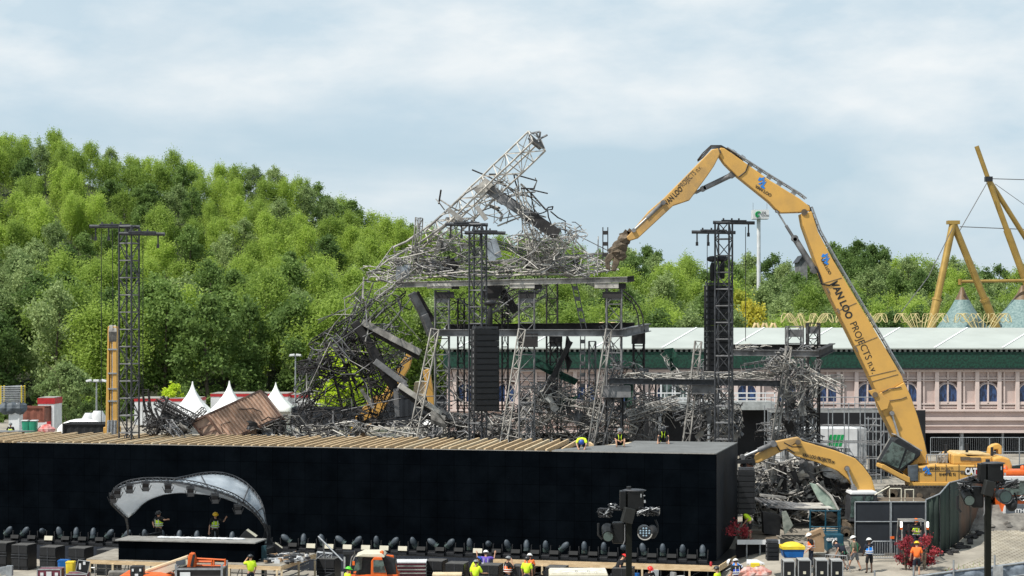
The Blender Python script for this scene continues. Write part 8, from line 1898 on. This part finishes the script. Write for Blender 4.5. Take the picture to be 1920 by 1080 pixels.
    b = MB(); b.box((0, .5, zt-.05), (1.5, 1.0, .08)); b.build('tray_board', M['woodlt'], t, world=False); b = MB(); b.box((0, .5, zt/2-.05), (1.2, .8, zt-.1)); b.build('trestle', M['wood'], t, world=False)
    # aluminium bits
    t = thing('truss_offcut', 'short aluminium truss offcut lying on the subwoofer', 'truss', P(608, 1047, 100.8)); b = MB(); b.truss(P(594, 1041, 100.9), P(622, 1044, 100.9), .35, .35, .03, .02); b.build('truss_frame', M['alu'], t)
    b = MB(); b.tube(P(597, 1006, 99.4), P(643, 1052, 97.2), .045, 6); b.tube(P(606, 1016, 99.2), P(608, 1042, 99.6), .04, 6); tag(b.build('aluminium_prop', M['galv']), 'silver prop tube leaning from the truss offcut to the mast', 'tube')
    rg = random.Random(6); b = MB()
    for _ in range(60): x = rg.uniform(492, 578); u = rg.random(); y = 1058-(x-492)*.06-u*16; Yd = 96+u*4.2; q = P(x, 0, Yd); b.box((q.x, Yd, 1.78+rg.uniform(0, .10)), (rg.uniform(.1, .4), rg.uniform(.1, .3), rg.uniform(.04, .22)), Matrix.Rotation(rg.uniform(0, 3), 3, 'Z'), mi=rg.randint(0, 4))
    for _ in range(26):
        x = rg.uniform(495, 575); Yd = rg.uniform(96.5, 99.5); q = P(x, 0, Yd); pts = [Vector((q.x+rg.uniform(-.5, .5), Yd+rg.uniform(-.4, .4), 1.8+rg.uniform(0, .12))) for _ in range(5)]; b.path(pts, .02, 4, mi=rg.randint(0, 4))
    tag(b.build('deck_clutter', [M['whitep'], M['black'], M['tower'], M['card'], M['alu']]), 'scatter of tools, film and cables on the timber deck', 'clutter', kind='stuff')
    rg = random.Random(9); b = MB()
    for _ in range(220):
        x = rg.choice([rg.uniform(0, 60), rg.uniform(500, 590), rg.uniform(985, 1340), rg.uniform(560, 640)]); Yd = rg.uniform(97.5, 101) if x > 900 else rg.uniform(95.5, 98.5); q = P(x, 0, Yd); b.box((q.x, Yd, rg.uniform(.1, .75)), (rg.uniform(.1, .7), rg.uniform(.1, .3), rg.uniform(.05, .4)), Euler((0, rg.uniform(-.3, .3), rg.uniform(0, 3))).to_matrix(), mi=rg.choice([0, 1, 1, 2, 4, 4, 5, 6]))
    tag(b.build('stored_gear', [M['whitep'], M['black'], M['caser'], M['card'], M['alu'], M['bluep'], M['case']]), 'mixed cases, tubes and gear stored under the stage ledge', 'clutter', kind='stuff')
    b = MB(); b.beam(P(-6, 1070, 94), P(20, 1066, 94), .12, .3); b.beam(P(2, 1076, 93.8), P(22, 1069, 93.8), .1, .2); b.box(P(18, 1070, 93.7), (.3, .3, .5)); tag(b.build('steel_fitting', M['galv']), 'pale grey steel fitting at the bottom left corner', 'fitting')
    b = MB(); p0 = P(10, 1078, 94.5); b.slab([(P(-10, 0, 94).x, 94), (P(72, 0, 94).x, 94), (P(72, 0, 99).x, 99), (P(-10, 0, 99).x, 99)], .35, .5); tag(b.build('film_roll_pallet', mat('dusty white film', (.5, .5, .47), .6, c2=(.3, .29, .27), scale=2)), 'low pallet covered in dusty white film at the left bottom', 'pallet')
    b = MB(); q = P(222, 1080, 95.5); b.box((q.x, 95.5+.3, .75), (1.1, .7, 1.3), Matrix.Rotation(.1, 3, 'Z')); tag(b.build('concrete_block', M['rubble'], bev=.05), 'grey concrete block under the left timber deck', 'block')
    b = MB(); q = P(1333, 1052, 100.7); b.lathe((q.x, q.y, ZD), [(.07, 0), (.07, .22), (.03, .26)], 10); tag(b.build('red_bottle', M['red']), 'small red bottle standing on the stage ledge corner', 'bottle')
clutter()
